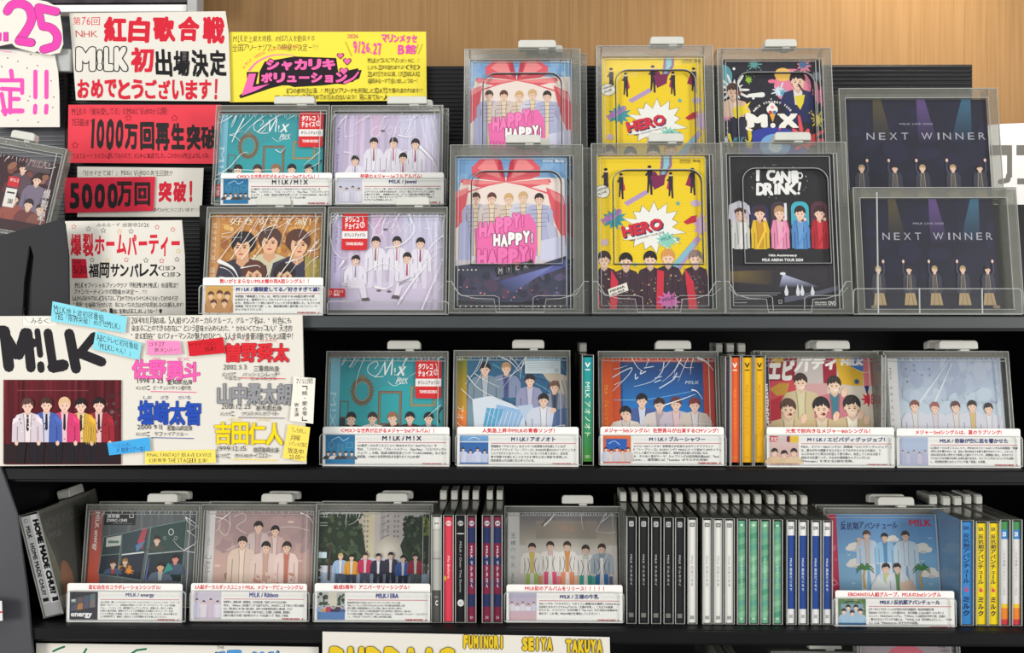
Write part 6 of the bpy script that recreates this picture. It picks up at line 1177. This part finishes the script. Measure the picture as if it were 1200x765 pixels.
for fn, n, nm, w in ((b_dark, 5, 'charcoal black', 8.2), (b_white, 4, 'plain white', 8.6), (b_green, 4, 'pale green patterned', 8.2), (b_blue, 4, 'royal blue and white', 8)):
    for i in range(n):
        spine_cd(f'{od[i]} from the left of the {n} {nm} spines on the bottom shelf', xs[k], 608.5+k*0.28, 729+k*0.3, w, 1.043, fn, gB, wcase=11.6, **ZB); k += 1
def b_hank(bg, tc, blot):
    def f(c, x0, y0, x1, y1):
        h = y1-y0; c.rect(x0, y0, x1, y1, bg); c.text('SDR', x0+3, y0+5, x1-3, y0+9, tc, 0.03); c.hand('反抗期アバンチュール', 0, 0, 1, 1, tc) if False else None
        for i, ch in enumerate('反抗期アバンチュール'):
            if ch == 'ー': c.rect((x0+x1)/2-0.6, y0+0.11*h+i*5.9, (x0+x1)/2+0.6, y0+0.11*h+i*5.9+5, tc)
            else: c.text(ch, x0+2.6, y0+0.11*h+i*5.9, x1-2.6, y0+0.11*h+i*5.9+5.2, tc, 0.02)
        c.splat((x0+x1)/2, y0+0.665*h, 2.4, blot, 3)
        for i, ch in enumerate('ミルク'): c.text(ch, x0+2.6, y0+0.73*h+i*8, x1-2.6, y0+0.73*h+i*8+6.4, tc, 0.03)
    return f
def b_school(c, x0, y0, x1, y1):
    h = y1-y0; c.rect(x0, y0, x1, y1, (214, 212, 210)); c.rect(x0, y0, x1, y0+0.08*h, (70, 140, 84)); c.rect(x0, y0+0.08*h, x1, y0+0.17*h, (60, 130, 190)); c.text('SDR', x0+2, y0+0.10*h, x1-2, y0+0.145*h, (230, 236, 240), 0.03); c.text('これが青春アカデミー / M!LK', x0+2.8, y0+0.27*h, x1-2.8, y0+0.72*h, (120, 120, 126), 0.0, rot=90); c.rect(x0, y0+0.80*h, x1, y0+0.84*h, (230, 190, 60)); c.rect(x0, y0+0.84*h, x1, y0+0.95*h, (226, 130, 50)); c.rect(x0, y0+0.95*h, x1, y1, (196, 60, 70))
rb, fb = spine_cd('sky-blue spine with dark brush lettering near the right end', 1133.5, 612.5, 733.5, 12.5, 1.043, b_hank((58, 128, 190), (26, 36, 80), (200, 60, 110)), gB, case=plain_mat('blue_card_sleeve', (56, 140, 206), 0.4, 0.4, 0.05), wcase=15, **ZB)
sc = Canvas(Frame(0, 0, 100, 130, 1.0)); sc.fr.W = 0.115; sc.fr.H = 0.118; sc.rect(0, 0, 100, 130, (60, 146, 210)); sc.rect(4, 4, 22, 122, (226, 228, 230)); sc.text('反抗期アバンチュール M!LK', 8, 14, 16, 100, (60, 90, 140), 0.0, rot=90); sc.text('初回限定盤', 34, 20, 44, 90, (40, 90, 160), 0.0, rot=90); sc.rect(4, 100, 20, 110, (240, 240, 240))
so = sc.build('side_print', M_PRINT, rb, 0); so.location = (-fb.W*12.5/15/2-0.0004, 0.063, 0.006); so.rotation_euler = (0, 0, -math.pi/2)
spine_cd('yellow spine with brush lettering beside the sky-blue spine', 1150.5, 614, 734.5, 11.5, 1.043, b_hank((226, 200, 30), (40, 36, 60), (206, 50, 90)), gB, wcase=14, **ZB)
spine_cd('yellow spine with brush lettering beside the white and orange spines', 1165, 614, 734.5, 11, 1.043, b_hank((226, 200, 30), (40, 36, 60), (206, 50, 90)), gB, wcase=13.4, **ZB)
spine_cd('white spine with orange foot beside the yellow spine', 1178, 612, 735, 8.4, 1.043, b_school, gB, wcase=11.8, **ZB)
spine_cd('white spine with orange foot at the far right end', 1192, 612, 735, 8.4, 1.043, b_school, gB, wcase=11.8, **ZB)
# ------------------------------------------------------------------ handwritten cards
PAPER = (222, 218, 208); INK = (46, 42, 46)
def card(name, quad, Y, paint, label, col=PAPER, cat='sign', group=None, lean=0, thick=0.0006):
    xs_, ys_ = [p[0] for p in quad], [p[1] for p in quad]
    fr = Frame(min(xs_), min(ys_), max(xs_), max(ys_), Y, lean)
    c = Canvas(fr); c.outline = quad; c.poly(quad, col); paint(c)
    o = c.build(name, M_PAPER, None, 0, thick); o.location = fr.base; o.rotation_euler = fr.rot
    if label: tag(o, label, cat, group)
    return o, fr
RD = (208, 36, 56); PK = (232, 78, 178)
g = 'handwritten shop cards'
def d_kohaku(c):
    c.hand('第76回', 85, 19, 117, 30, RD, 0, 1); c.hand('NHK', 88, 35, 115, 44, (190, 60, 60), 0, 2)
    c.hand('紅白歌合戦', 120, 17, 265, 51, RD, 0.035, 3, 0.7, -1)
    bk = (30, 28, 30)
    for i, (ch, x0, x1) in enumerate((('M', 89, 112), ('!', 114, 120), ('L', 122, 133), ('K', 134, 150))):
        for ox, oy in ((-1.2, 0), (1.2, 0), (0, 1.2), (0, -1.2), (0.9, 0.9), (-0.9, 0.9), (0.9, -0.9), (-0.9, -0.9)): c.text(ch, x0+ox, 55+oy, x1+ox, 83+oy, bk, 0.05); c.k -= 1
        c.k += 1; c.text(ch, x0, 55, x1, 83, PAPER, 0.05)
    c.hand('初', 152, 54, 182, 87, RD, 0.03, 4, 0.4); c.hand('出場決定', 181, 56, 266, 91, bk, 0.03, 5, 0.6, -1)
    c.hand('おめでとうございます！', 90, 89, 266, 118, RD, 0.03, 6, 0.5, -2)
card('handwritten_card', [(81, 15), (264, 13.5), (268, 40), (270, 119), (89, 117)], 1.226, d_kohaku, 'white handwritten card with big red characters above the red card', group=g)
def d_yellow(c):
    c.hand('M!LK史上最大規模、約10万人を動員する', 273, 41, 369, 49, INK, 0, 1); c.hand('全国アリーナツアーの開催が決定ー!!!!', 272, 51, 374, 60, INK, 0, 2)
    ac = [(291+66*t, 82-30*math.sin(math.pi*(0.08+0.55*t))) for t in [i/12 for i in range(13)]]
    c.curve([(292, 82), (302, 72), (318, 65), (336, 64), (350, 67)], 2.6, (236, 120, 176), 0.5)
    for i, ch in enumerate('M!LK ARENA TOUR 2026-2027'):
        t = i/24; x = 287+62*t; y = 80-24*math.sin(math.pi*0.5*t**0.7); c.tilt(ch, x-1.1, y+0.9*(1-t), x+1.1, y-0.9*(1-t), 3.6, (222, 110, 90), 0.0) if ch != ' ' else None
    bk, pk = (40, 32, 38), (240, 104, 172)
    c.poly([(289, 84), (303, 84), (300, 98), (340, 97), (420, 80), (420, 88), (414, 96), (380, 100), (345, 102), (335, 99), (318, 103), (300, 109), (282, 115), (280, 112), (290, 104)], bk)
    c.poly([(310, 72), (345, 66), (394, 68), (396, 82), (400, 96), (340, 100), (303, 100), (304, 84)], bk)
    c.poly([(405, 84), (424, 82), (421, 92), (404, 99), (392, 98)], bk)
    c.poly([(291.5, 86), (300, 86), (296, 102), (316, 98), (300, 106), (283, 112)], pk)
    def bub(t, xs0, xs1, y0, y1):
        n = len(t); w = (xs1-xs0)/n
        for i, ch in enumerate(t):
            for ox, oy in ((-1, 0), (1, 0), (0, 1), (0, -1)): c.text(ch, xs0+i*w+ox, y0+oy, xs0+(i+0.94)*w+ox, y1+oy, bk, 0.05); c.k -= 1
            c.k += 1
        for i, ch in enumerate(t): c.text(ch, xs0+i*w, y0, xs0+(i+0.94)*w, y1, pk, 0.045); c.k -= 1
        c.k += 1
    bub('シャカリキ', 312, 394, 69, 82); bub('ボリューション', 306, 408, 85, 97)
    c.curve([(404, 97), (414, 92), (420, 85)], 3, pk, 2)
    for x, y, r, a in ((399, 65.5, 3.4, -10), (407, 72, 4, 20), (403, 83.5, 4.4, 0)):
        for q, rr_ in ((bk, 1.25), (pk, 1.0)):
            h = [(x+rr_*r*0.062*16*math.sin(t)**3, y-rr_*r*0.062*(13*math.cos(t)-5*math.cos(2*t)-2*math.cos(3*t)-math.cos(4*t))) for t in [6.283*i/20 for i in range(20)]]; c.poly(h, q)
    c.hand('2026', 407, 40, 420, 45, (220, 90, 140), 0, 3); c.hand('9/26.27', 414, 47, 448, 62, PK, 0.015, 4, 1.2, -4); c.hand('マリンメッセ', 447, 39, 489, 51, PK, 0.025, 5, 0.8, -1); c.hand('B館', 466, 52, 488, 65, PK, 0.02, 6, 0.6)
    for q in ([(405, 49), (412, 66)], [(490, 52), (487, 62)], [(495, 52), (490, 64)]): c.stroke(q, 0.5, (150, 130, 60))
    for i, t in enumerate(('M!LKがついにマリンメッセに...!!', 'しかも 2Daysありますよ!!（予定）', '2DAYSでの公演、1万2000人×2', '福岡みるーずで会いましょうねー！')): c.hand(t, 431, 68+i*8, 492, 74.5+i*8, INK, 0, 7+i)
    c.hand('6つの都市13公演...!! M!LKがアリーナを所狭しと3DAYSで暴れまわります!!!', 336, 103, 496, 110, INK, 0, 12); c.hand('プレミア先行は7月1日までお忘れのないよう！見に来てね〜♪', 322, 110.5, 454, 117.5, INK, 0, 13)
card('handwritten_card', [(269, 37), (499, 37.5), (500, 118), (269, 119.5)], 1.230, d_yellow, 'yellow handwritten tour card with pink and black lettering on the back board', (240, 222, 74), group=g)
def d_1000(c):
    c.hand('M!LKの「爆裂愛してる」のMusic Videoが公開!!', 84, 126, 198, 135, (70, 26, 34), 0, 1); c.hand('7日最速で', 84, 139, 110, 148, (70, 26, 34), 0, 2)
    bk = (44, 40, 40)
    c.hand('1000', 107, 137, 146, 177, bk, 0.03, 3, 0.5); c.hand('万回再生突', 145, 142, 236, 177, bk, 0.035, 4, 0.5, -1); c.hand('破', 234, 146, 257, 177, bk, 0.03, 5, 0.2)
    for x, y in ((150.5, 138), (204.5, 138.5), (88, 170)): c.outline_star(x, y, 4, (130, 20, 30))
    c.hand('てぇてぇ〜!!!! たくさん愛してもらえて、ホントに最高でした。これからもM!LKよろしくね。', 85, 179, 248, 186, (90, 26, 34), 0, 6)
card('handwritten_card', [(80, 122.5), (259, 123), (260, 192), (79, 190.5)], 1.222, d_1000, 'red handwritten card with black play-count lettering', (226, 66, 80), group=g)
def d_5000(c):
    c.hand('「好きすぎて滅！」 Music Videoの再生回数が', 94, 199, 203, 206.5, INK, 0, 1); c.hand('突破！', 185, 210, 236, 239, RD, 0.035, 2, 0.5); c.hand('ありがとうございます!!!!!', 180, 243, 235, 248.5, INK, 0, 3)
o5, f5 = card('handwritten_card', [(90.5, 195), (238.5, 197), (236, 254), (90.5, 254)], 1.224, d_5000, 'white handwritten card carrying a red play-count strip', group=g)
def strip5(c): c.hand('5000', 81, 213, 140, 246, (40, 38, 40), 0.034, 4, 0.4); c.hand('万回', 136, 211, 177, 243, (40, 38, 40), 0.034, 5, 0.4)
s5, _ = card('pasted_strip', [(75, 208), (182, 207), (180, 247), (76.5, 249.5)], 1.2215, strip5, None, (216, 48, 70))
mw = s5.matrix_basis.copy(); s5.parent = o5; s5.matrix_parent_inverse = o5.matrix_basis.inverted()
def d_party(c):
    c.hand('みるるーず 感謝祭2026', 113, 261, 175, 266, INK, 0, 1); c.hand('爆裂ホームパーティー', 82, 272, 212, 302, RD, 0.03, 2, 0.5, 1)
    for x, y, q in ((86.5, 265.5, RD), (103.5, 268, INK), (121, 270, INK), (153.5, 271, INK), (184, 266, RD), (202.5, 269, RD), (108, 304.5, INK), (126, 305, (222, 190, 110)), (148, 304.5, RD), (171, 305, INK), (189.5, 305.5, RD), (207.5, 304, INK), (140, 271, (226, 190, 120)), (209, 294, (226, 190, 120))): c.outline_star(x, y, 3, q, 0.45)
    c.poly([(84, 303), (101, 303.5), (103, 326), (84.5, 326)], RD); c.hand('2026', 85.5, 305, 95, 308.5, INK, 0, 3); c.hand('5/30', 86, 311, 102, 321, (70, 20, 26), 0, 4)
    c.hand('福岡サンパレス', 103.5, 307, 186, 326, (26, 24, 26), 0.02, 5, 0.6); c.hand('（1部）', 185, 311, 206, 317, INK, 0, 6); c.hand('（2部）', 189, 318.5, 212, 324.5, INK, 0, 7)
    for i, (t, a, b) in enumerate((('M!LKオフィシャルファンクラブ「PREMIUM MILK」会員限定！', 88, 212), ('ファンミーティングの開催が決定ー...!!!!', 86, 173), ('5人からのおもてなし（おもてなし？）ができちゃうイベントにもなっておりますヨ！', 85, 211), ('“乾杯”を福岡に行きたい方...気になっていた方はぜひお見逃しなくお願いします！', 86, 217), ('ぜひ...一緒に素敵な日にしましょうねー！♥', 118, 190))): c.hand(t, a, 331+i*7.6, b, 337.5+i*7.6, INK, 0, 8+i)
card('handwritten_card', [(76, 259), (213, 258), (216.5, 300), (217.5, 369), (82, 369)], 1.110, d_party, 'white handwritten party card with red title, right of the plastic divider', group=g)

# the big board on the left with its photo and sticky notes
def d_board(c):
    c.rr(26, 371.5, 67, 381, 0.5, (236, 233, 224)); c.hand('＼みるく／', 27, 372, 66, 380, INK, 0, 1)
    for q in ([(26, 371.5), (26.5, 381)], [(67, 372), (67, 381.5)]): c.stroke(q, 0.4, (180, 174, 164))
    bk = (34, 32, 36)
    c.stroke([(-2, 388), (5, 388), (10, 430)], 13, bk); c.stroke([(2, 388), (18, 415)], 13, bk); c.stroke([(29, 390), (22, 416)], 12, bk); c.stroke([(32, 390), (36, 431)], 11.5, bk); c.stroke([(25, 402), (38, 402)], 12, bk)
    c.stroke([(43.5, 388), (47, 416)], 7, bk); c.stroke([(47.5, 427.5), (48, 433)], 8.5, bk)
    c.stroke([(56, 390), (62.5, 432)], 10.5, bk); c.stroke([(62, 430), (74, 428)], 14, bk)
    c.stroke([(81, 391), (89, 432)], 12, bk); c.stroke([(110, 394), (92, 416)], 10, bk); c.stroke([(94, 414), (119, 424)], 11.5, bk)
    for i, (t, a, b) in enumerate((('2014年11月結成。5人組ダンスボーカルグループ。グループ名は、“何色にも', 154, 341), ('染まることのできる存在に”という意味が込められた、“かわいくてカッコいい”天才的', 154, 342), ('“変幻自在”なパフォーマンスが魅力のひとつ。5人全員が俳優活動でも大活躍中！', 153, 346))): c.hand(t, a, 371+i*9.2, b, 379.5+i*9.2, INK, 0, 3+i)
    def who(kana, kx, ky, kcol, name, x0, y0, x1, y1, col, edge, date, dx, dy, frm, fx, mem, mx0, mx1, lcol, up=0):
        for t, x in zip(kana, kx): c.hand(t, x, ky, x+len(t)*5, ky+5, kcol, 0, 2)
        n = len(name); w = (x1-x0)/n
        for i, ch in enumerate(name):
            yy = i*up/n
            for ox, oy in ((-0.5, 0), (0.5, 0), (0, 0.5), (0, -0.5)): c.text(ch, x0+i*w+ox, y0+oy+yy, x0+(i+0.97)*w+ox, y1+oy+yy, edge, 0.026); c.k -= 1
            c.k += 1
        for i, ch in enumerate(name): c.text(ch, x0+i*w, y0+i*up/n, x0+(i+0.97)*w, y1+i*up/n, col, 0.024); c.k -= 1
        c.k += 1
        c.hand(date, dx, dy, dx+len(date)*3.4, dy+6, INK, 0, 5); c.hand(frm, fx, dy+1, fx+30, dy+8, INK, 0.005, 6)
        c.hand('メンカラ：', dx-2, dy+8.5, dx+15, dy+14.5, INK, 0, 7); c.hand(mem, mx0+3, dy+8.5, mx1-6, dy+14, INK, 0, 8); c.stroke([(mx0, dy+15.5), (mx1, dy+16.4)], 0.9, lcol)
    who(('さの', 'ゆうと'), (178, 208), 418, (226, 110, 170), '佐野勇斗', 155, 421, 235, 444, (240, 96, 176), (190, 60, 130), '1998.3.23', 161, 443, '愛知県出身', 196, 'ピーチュンパチャン星の色', 177, 230, (230, 100, 150), 4)
    who(('しお', 'ざき', 'だいち'), (168, 188, 209), 463, (60, 70, 130), '塩﨑太智', 162, 469, 236, 497, (36, 76, 176), (24, 50, 130), '2000.9.11', 161, 497, '和歌山県出身', 196, 'サファイアブルー', 178, 227, (70, 80, 150), 1.5)
    who(('そ', 'の', 'しゅんた'), (270, 287, 305), 395.5, (206, 80, 80), '曽野舜太', 264, 402, 339, 424, (216, 42, 52), (150, 24, 34), '2002.5.3', 262, 427, '三重県出身', 297, 'パッションレッド', 281, 334, (214, 60, 70))
    who(('やまなか', 'じゅうたろう'), (263, 294), 440.5, (80, 78, 80), '山中柔太朗', 255, 449, 342, 474, (146, 146, 150), (84, 84, 88), '2001.12.23', 260, 473, '栃木県出身', 300, 'クリスタルホワイト', 280, 333, (120, 110, 130))
    who(('よしだ', 'じんと'), (268, 302), 488, (230, 196, 100), '吉田仁人', 252, 494, 332, 520, (244, 214, 24), (170, 140, 20), '1999.12.15', 255, 522, '鹿児島県出身', 297, 'きらめきイエロー', 272, 325, (236, 210, 50), 1)
bd, bf = card('handwritten_board', [(-30, 372), (0, 370.5), (353.5, 368.5), (355, 430), (358.5, 543), (6, 546.5), (-30, 547)], 1.012, d_board, 'large white handwritten board with group photo and coloured sticky notes', group=g, lean=0, thick=0.003)
def part(o):
    o.parent = bd; o.matrix_parent_inverse = bd.matrix_basis.inverted(); return o
def d_photo(c):
    c.hgrad(4, 445, 142, 544, (96, 24, 34), (84, 26, 34)); R = random.Random(8); x = 4.5
    while x < 140:
        w = R.uniform(2, 5); c.grad(x, 445, min(x+w, 141.5), 543, shade((104, 30, 40), R.uniform(0.55, 1.15)), shade((92, 26, 36), R.uniform(0.5, 1.0))); x += w+R.uniform(0, 3)
    fan(c, 118, 458, 141, 500, [(60, 40, 42), (86, 60, 60), (110, 84, 80)], 3, 24, 1, 3); c.rect(5, 520, 141, 543, (40, 26, 30)); c.rect(20, 457, 104, 458, (130, 60, 64))
    for x, y, hr, jk, inn, tie in ((116, 465, BK, (150, 40, 50), (222, 186, 190), (40, 36, 40)), (95, 466, BK, (206, 160, 60), (222, 196, 150), (36, 34, 36)), (76, 465, (214, 180, 140), (206, 60, 110), (224, 186, 196), (40, 36, 40)), (55, 465, (70, 46, 40), (70, 96, 170), (196, 196, 214), (36, 36, 44)), (33, 466, (84, 60, 54), (206, 194, 202), (226, 214, 214), (40, 36, 40))):
        person(c, x, y, 18, hr, jk, inn, yb=518, w=2.0, legs=(34, 28, 34), yleg=543, tie=tie, skin=(232, 194, 176)); R2 = random.Random(int(x))
        for i in range(16): c.ell(x+R2.uniform(-15, 15), R2.uniform(488, 515), 0.9, 0.9, shade(jk, R2.uniform(0.5, 1.25)), 6); c.k -= 1
        c.k += 1
        for q in (-1, 1): c.poly([(x+q*9, 486), (x+q*17, 491), (x+q*18, 498), (x+q*11, 493)], shade(jk, 1.12)); c.ell(x+q*13, 519, 2.2, 3, (226, 190, 172), 8)
    for i in range(6): c.stroke([(100+i*2.2, 490+i*2), (102+i*2, 520)], 0.5, (214, 190, 90), cap=False)
part(card('group_photo', [(4, 445.5), (141.5, 445), (142, 544), (6, 544.5)], 1.0105, d_photo, None, (90, 26, 34))[0])
def note(quad, col, lines, Y=1.009, ink=INK, label=None):
    def f(c):
        for t, x0, y0, x1, y1, up in lines: c.hand(t, x0, y0, x1, y1, ink, 0, len(t), 0.9, up)
    o, _ = card('sticky_note', quad, Y, f, None, col, thick=0.0004); part(o)
    if label: o['label'] = label
CY = (134, 214, 230)
note([(61.5, 353), (149, 371), (147, 390), (59.5, 376)], CY, (('M!LK地上波初冠番組', 63, 357, 122, 366, -11), ('TBS「限界突破！めざせM!LK」', 64, 366, 144, 374, -13)), label='pale cyan sticky note with two lines')
note([(112, 388), (166, 402), (163, 421.5), (108.5, 409)], CY, (('ABCテレビ初冠番組', 113, 391, 162, 399, -11), ('「M!LKじゃん！」', 112, 400, 156, 408, -10)), label='pale cyan sticky note beside the black letters')
note([(172, 398.5), (211, 399.5), (213, 415), (173, 416)], (244, 140, 190), (('ゴチ27', 174, 400.5, 193, 406, 0), ('新メンバー!!', 181, 407, 211, 413, 0)), label='pink sticky note')
note([(219.5, 400), (261.5, 395), (264, 413.5), (222, 417.5)], (206, 30, 44), (('ドラマ「〇〇」', 222, 402, 256, 406, 2), ('出演！', 240, 406, 256, 412, 1)), ink=(90, 10, 20), label='red sticky note')
note([(125.5, 519), (175.5, 512), (176.5, 528), (128, 533.5)], (66, 166, 226), (('「ごにんの」', 130, 520, 156, 525, 2), ('メ 単独ツアー中！', 136, 524, 173, 531, 2)), ink=(30, 60, 130), label='bright blue sticky note')
note([(170, 529), (252, 526.5), (253, 542), (170, 544)], (244, 222, 100), (('FINAL FANTASY BRAVE EXVIUS', 172, 530.5, 248, 535.5, 0), ('幻影戦争 THE STAGEⅡ 主演！', 174, 536.5, 247, 542, 0)), label='yellow sticky note along the lower edge')
note([(344, 441), (369.5, 443), (367, 496.5), (339.5, 493)], (236, 232, 220), (('7/公開', 347, 443, 367, 450, 0),), label='white note at the right edge')
_n = bd.children[-1]
def d_v(c):
    for i, ch in enumerate('「続・愛☆零」'): c.text(ch if ch not in '「」' else ('﹁' if ch == '「' else '﹂'), 354, 452+i*6, 360, 457+i*6, INK)
    for i, ch in enumerate('W主演'): c.text(ch, 345, 472+i*5.6, 350, 476.6+i*5.6, INK)
cv = Canvas(Frame(339.5, 441, 369.5, 496.5, 1.0085)); d_v(cv); vo = cv.build('note_writing', M_PAPER, None); vo.location = cv.fr.base; vo.parent = _n; vo.matrix_parent_inverse = (bd.matrix_basis @ bd.matrix_basis.inverted() @ _n.matrix_basis).inverted()
note([(337.5, 497), (363.5, 500.5), (358.5, 541), (331, 536.5)], (246, 220, 96), (('「しろめし」', 340, 500, 361, 507, -2), ('月曜', 340, 509, 352, 516, -1), ('1パン☆CBC', 339, 517, 360, 522, -2), ('放送中', 337, 524, 356, 531, -2), ('23:00〜', 339, 532, 357, 538, -1)), label='yellow note at the right edge')

# cut-out number card with white card below, far left
def d_25(c):
    pk = (226, 70, 170); ed = (90, 40, 80)
    def dig(t, pts, w):
        c.curve(pts, w+1, ed, n=6); c.curve(pts, w, pk, n=6)
    dig('2', [(8.5, 13), (14, 6), (24, 4), (34, 10), (37, 23), (31, 36), (23, 47)], 10); c.stroke([(22, 48), (37, 50)], 10.5, ed); c.stroke([(22, 48), (36.5, 50)], 9.5, pk)
    c.stroke([(45, 9), (66, 14)], 10.5, ed); c.stroke([(45, 9), (49, 30)], 9.5, ed); dig('5', [(50, 31), (60, 33), (67, 42), (65, 53), (55, 57), (51, 58)], 9.5); c.stroke([(45, 9), (65.5, 13.8)], 9.5, pk); c.stroke([(45, 9), (49, 30), (54, 32)], 8.8, pk)
    c.rr(-2, 38, 2, 48, 0.6, pk); c.rr(4, 37.5, 10, 48.5, 0.8, ed); c.rr(4.5, 38, 9.5, 48, 0.6, pk)
    c.curve([(-2, 59), (6, 60), (14, 61)], 0.7, pk)
ca, cf = card('number_card', [(-30, 2), (3, 0), (12, -1), (40, -1), (55, 2), (69, 9), (73, 35), (74, 52), (70, 62), (58, 64.5), (48, 63), (44, 60), (40, 61.5), (24, 57), (18, 55), (14, 51), (8, 52), (-30, 60)], 1.2135, d_25, 'white cut-out card with big pink number in the far upper corner', (228, 224, 214), group=g)
def d_tei(c):
    pk = (238, 86, 176)
    c.stroke([(13, 83), (14, 90)], 5.4, pk); c.stroke([(-8, 104), (-8, 94), (26, 94), (26, 109)], 5, pk); c.stroke([(2, 104), (22, 105)], 5, pk); c.stroke([(12, 106), (12, 132)], 5, pk); c.stroke([(12, 116), (22, 116)], 5, pk); c.stroke([(2, 110), (6, 134)], 5, pk); c.stroke([(4, 130), (26, 130)], 6, pk)
    for x in (41.5, 54.5): c.stroke([(x, 84), (x, 114)], 5, pk); c.stroke([(x, 124), (x-0.5, 132)], 5, pk)
    R = random.Random(3)
    for x, y in ((9, 68), (21, 72), (36, 64), (32, 80), (44, 77), (60, 95), (35, 113), (33, 118), (63, 114), (62, 126), (21, 141), (45, 143), (2, 78), (23, 57.5)): c.ell(x, y, 0.9, 0.7, (110, 70, 90), 8)
card('handwritten_card', [(-30, 55), (64, 64), (68, 84), (69.5, 110), (70, 149), (-30, 149)], 1.2185, d_tei, 'white handwritten card with pink character and exclamation marks, below the pink number', (228, 224, 214), group=g)

# cards below the bottom shelf
def d_low(c):
    for q in ([(62, 764), (68, 761), (75, 758.5)], [(98, 766), (101, 761)], [(154, 766), (160, 762), (171, 760.5)]): c.stroke(q, 2.4, (30, 110, 80))
    c.hand('ガ□プリ!', 246, 759, 330, 786, (30, 40, 60), 0.07, 3, 0.4); c.hand('ガ□プリ!', 247, 759.6, 329, 786, (76, 146, 206), 0.045, 3, 0.4); c.hand('THE', 254, 756.5, 263, 760, INK, 0, 2)
card('handwritten_card', [(42, 754.5), (373, 757), (373, 830), (42, 830)], 1.030, d_low, 'white card with green and blue lettering below the bottom shelf', group=g)
def d_names(c):
    ye, ed = (222, 190, 40), (90, 76, 30)
    for t, x0, x1, y0, y1 in (('FUMINORI', 543, 591, 744, 760), ('SEIYA', 612, 648, 746, 762), ('TAKUYA', 663, 706, 748, 764), ('BUDDiiS', 386, 536, 758, 800)):
        n = len(t); w = (x1-x0)/n
        for i, ch in enumerate(t):
            for o in ((-0.9, 0), (0.9, 0), (0, 0.9), (0, -0.9)): c.text(ch, x0+i*w+o[0], y0+o[1], x0+(i+0.9)*w+o[0], y1+o[1], ed, 0.05); c.k -= 1
            c.k += 1; c.text(ch, x0+i*w, y0, x0+(i+0.9)*w, y1, ye, 0.045)
card('handwritten_card', [(377.5, 741), (714, 745.5), (716, 830), (377, 830)], 1.0175, d_names, 'white card with yellow bubble names below the bottom shelf', group=g)

# things at the edges
fr = Frame(-70, 168, 63, 268, 1.135, 6)
def p_dark(c):
    c.rect(-70, 176, 64, 276, (58, 30, 38)); fan(c, -10, 182, 48, 262, [(96, 40, 48), (70, 40, 60), (120, 70, 60), (84, 60, 80), (150, 100, 80), (60, 26, 34)], 4, 60, 2, 7)
    for x, y, s, jk in ((10, 196, 13, (90, 70, 80)), (29, 206, 14, (120, 110, 130)), (8, 232, 14, (150, 80, 70)), (26, 236, 14, (110, 60, 60)), (40, 240, 12, (130, 80, 70))): person(c, x, y, s, (46, 30, 32), jk, yb=264, w=2)
    c.rect(-4, 214, 9, 226, (206, 40, 50)); c.text('タワレコ', -2, 216, 8, 220, (240, 230, 230), 0.02); c.rect(-4, 228, 9, 250, (228, 224, 220)); c.rect(-2, 232, 7, 234, (60, 50, 50)); c.text('580', 1, 240, 7, 246, (60, 50, 50), 0.02); c.rect(12, 184, 42, 204, (90, 74, 78)); c.text('M!LK', 15, 187, 38, 199, (140, 124, 124), 0.02, shear=0.2)
    for i, ch in enumerate('爆裂愛'): c.text(ch, 40, 222+i*13, 48, 233+i*13, (226, 216, 212), 0.01)
dk = face_cd('dark red covered cased disc with white vertical lettering at the far edge', (-76, 172, 58), 1.120, ZC+0.108, None, (-70, 190, 50, 284), p_dark, None, (-12, 16), 6, (61, 4, 0.6), name='cd_case')[0]
dk.rotation_euler = (math.radians(-6), math.radians(10), 0); dk.location.z += 0.012
def p_poster(c):
    gq = (120, 118, 114)
    c.rect(1160, 170, 1186, 182, gq); c.rect(1180, 176, 1186, 208, gq); c.rect(1191, 170, 1230, 182, gq); c.rect(1192, 209, 1230, 216, gq); c.stroke([(1182, 205), (1181, 211), (1172, 213)], 6, gq)
card('wall_poster', [(1140, 148), (1176, 145), (1260, 142), (1260, 330), (1140, 330)], 1.50, p_poster, 'white wall poster with thick grey lettering at the far right', (240, 240, 240), 'poster', thick=0.002)
xo = P(1206, 300, 1.10)
# disc cases under the bottom shelf, lower right
ZL2 = Z_LOW-0.40
def p_pink(c):
    c.rect(1000, 740, 1150, 880, (150, 140, 146)); c.ell(1066, 800, 34, 44, (196, 90, 110)); c.ell(1066, 804, 27, 38, (164, 150, 156)); c.rect(1100, 748, 1126, 751, (110, 30, 50)); c.text('初回盤', 1104, 757, 1112, 760, (90, 80, 86), 0.02); c.text('CD+DVD', 1106, 762, 1124, 765, (90, 80, 86), 0.02)
def low_cd(label, box, Y, zb, cover, paint, handle):
    return face_cd(label, box, Y, zb, None, cover, paint, None, handle, 8)
y_ = 1.12
low_cd('pale cased disc with a pink ring partly showing under the bottom shelf', (1006, 741, 1128), y_, P(1066, 862, y_).z, (1012, 748, 1122, 858), p_pink, None)
low_cd('dark cased disc under the bottom shelf showing only its milky lock', (905, 763, 1003), 1.16, P(955, 880, 1.16).z, (912, 772, 996, 874), lambda c: c.rect(905, 763, 1003, 880, (50, 50, 52)), (951, 990))
for i, x in enumerate((847, 860)):
    spine_cd(('first', 'second')[i]+' dark case filed under the bottom shelf, milky lock showing', x, 773, 890, 8, 1.08, lambda c, *b: c.rect(*b, (46, 46, 48)), 'disc cases under the bottom shelf')
# glimpse of a case on the neighbouring lower shelf
nc = card('price_card', [(-40, 700), (2, 704), (3, 727), (-40, 731)], 1.0, lambda c: c.rect(-40, 716, 2.6, 718, (190, 60, 70)), 'white price card at the extreme lower edge beside the grey side panel', (220, 220, 220), 'card')
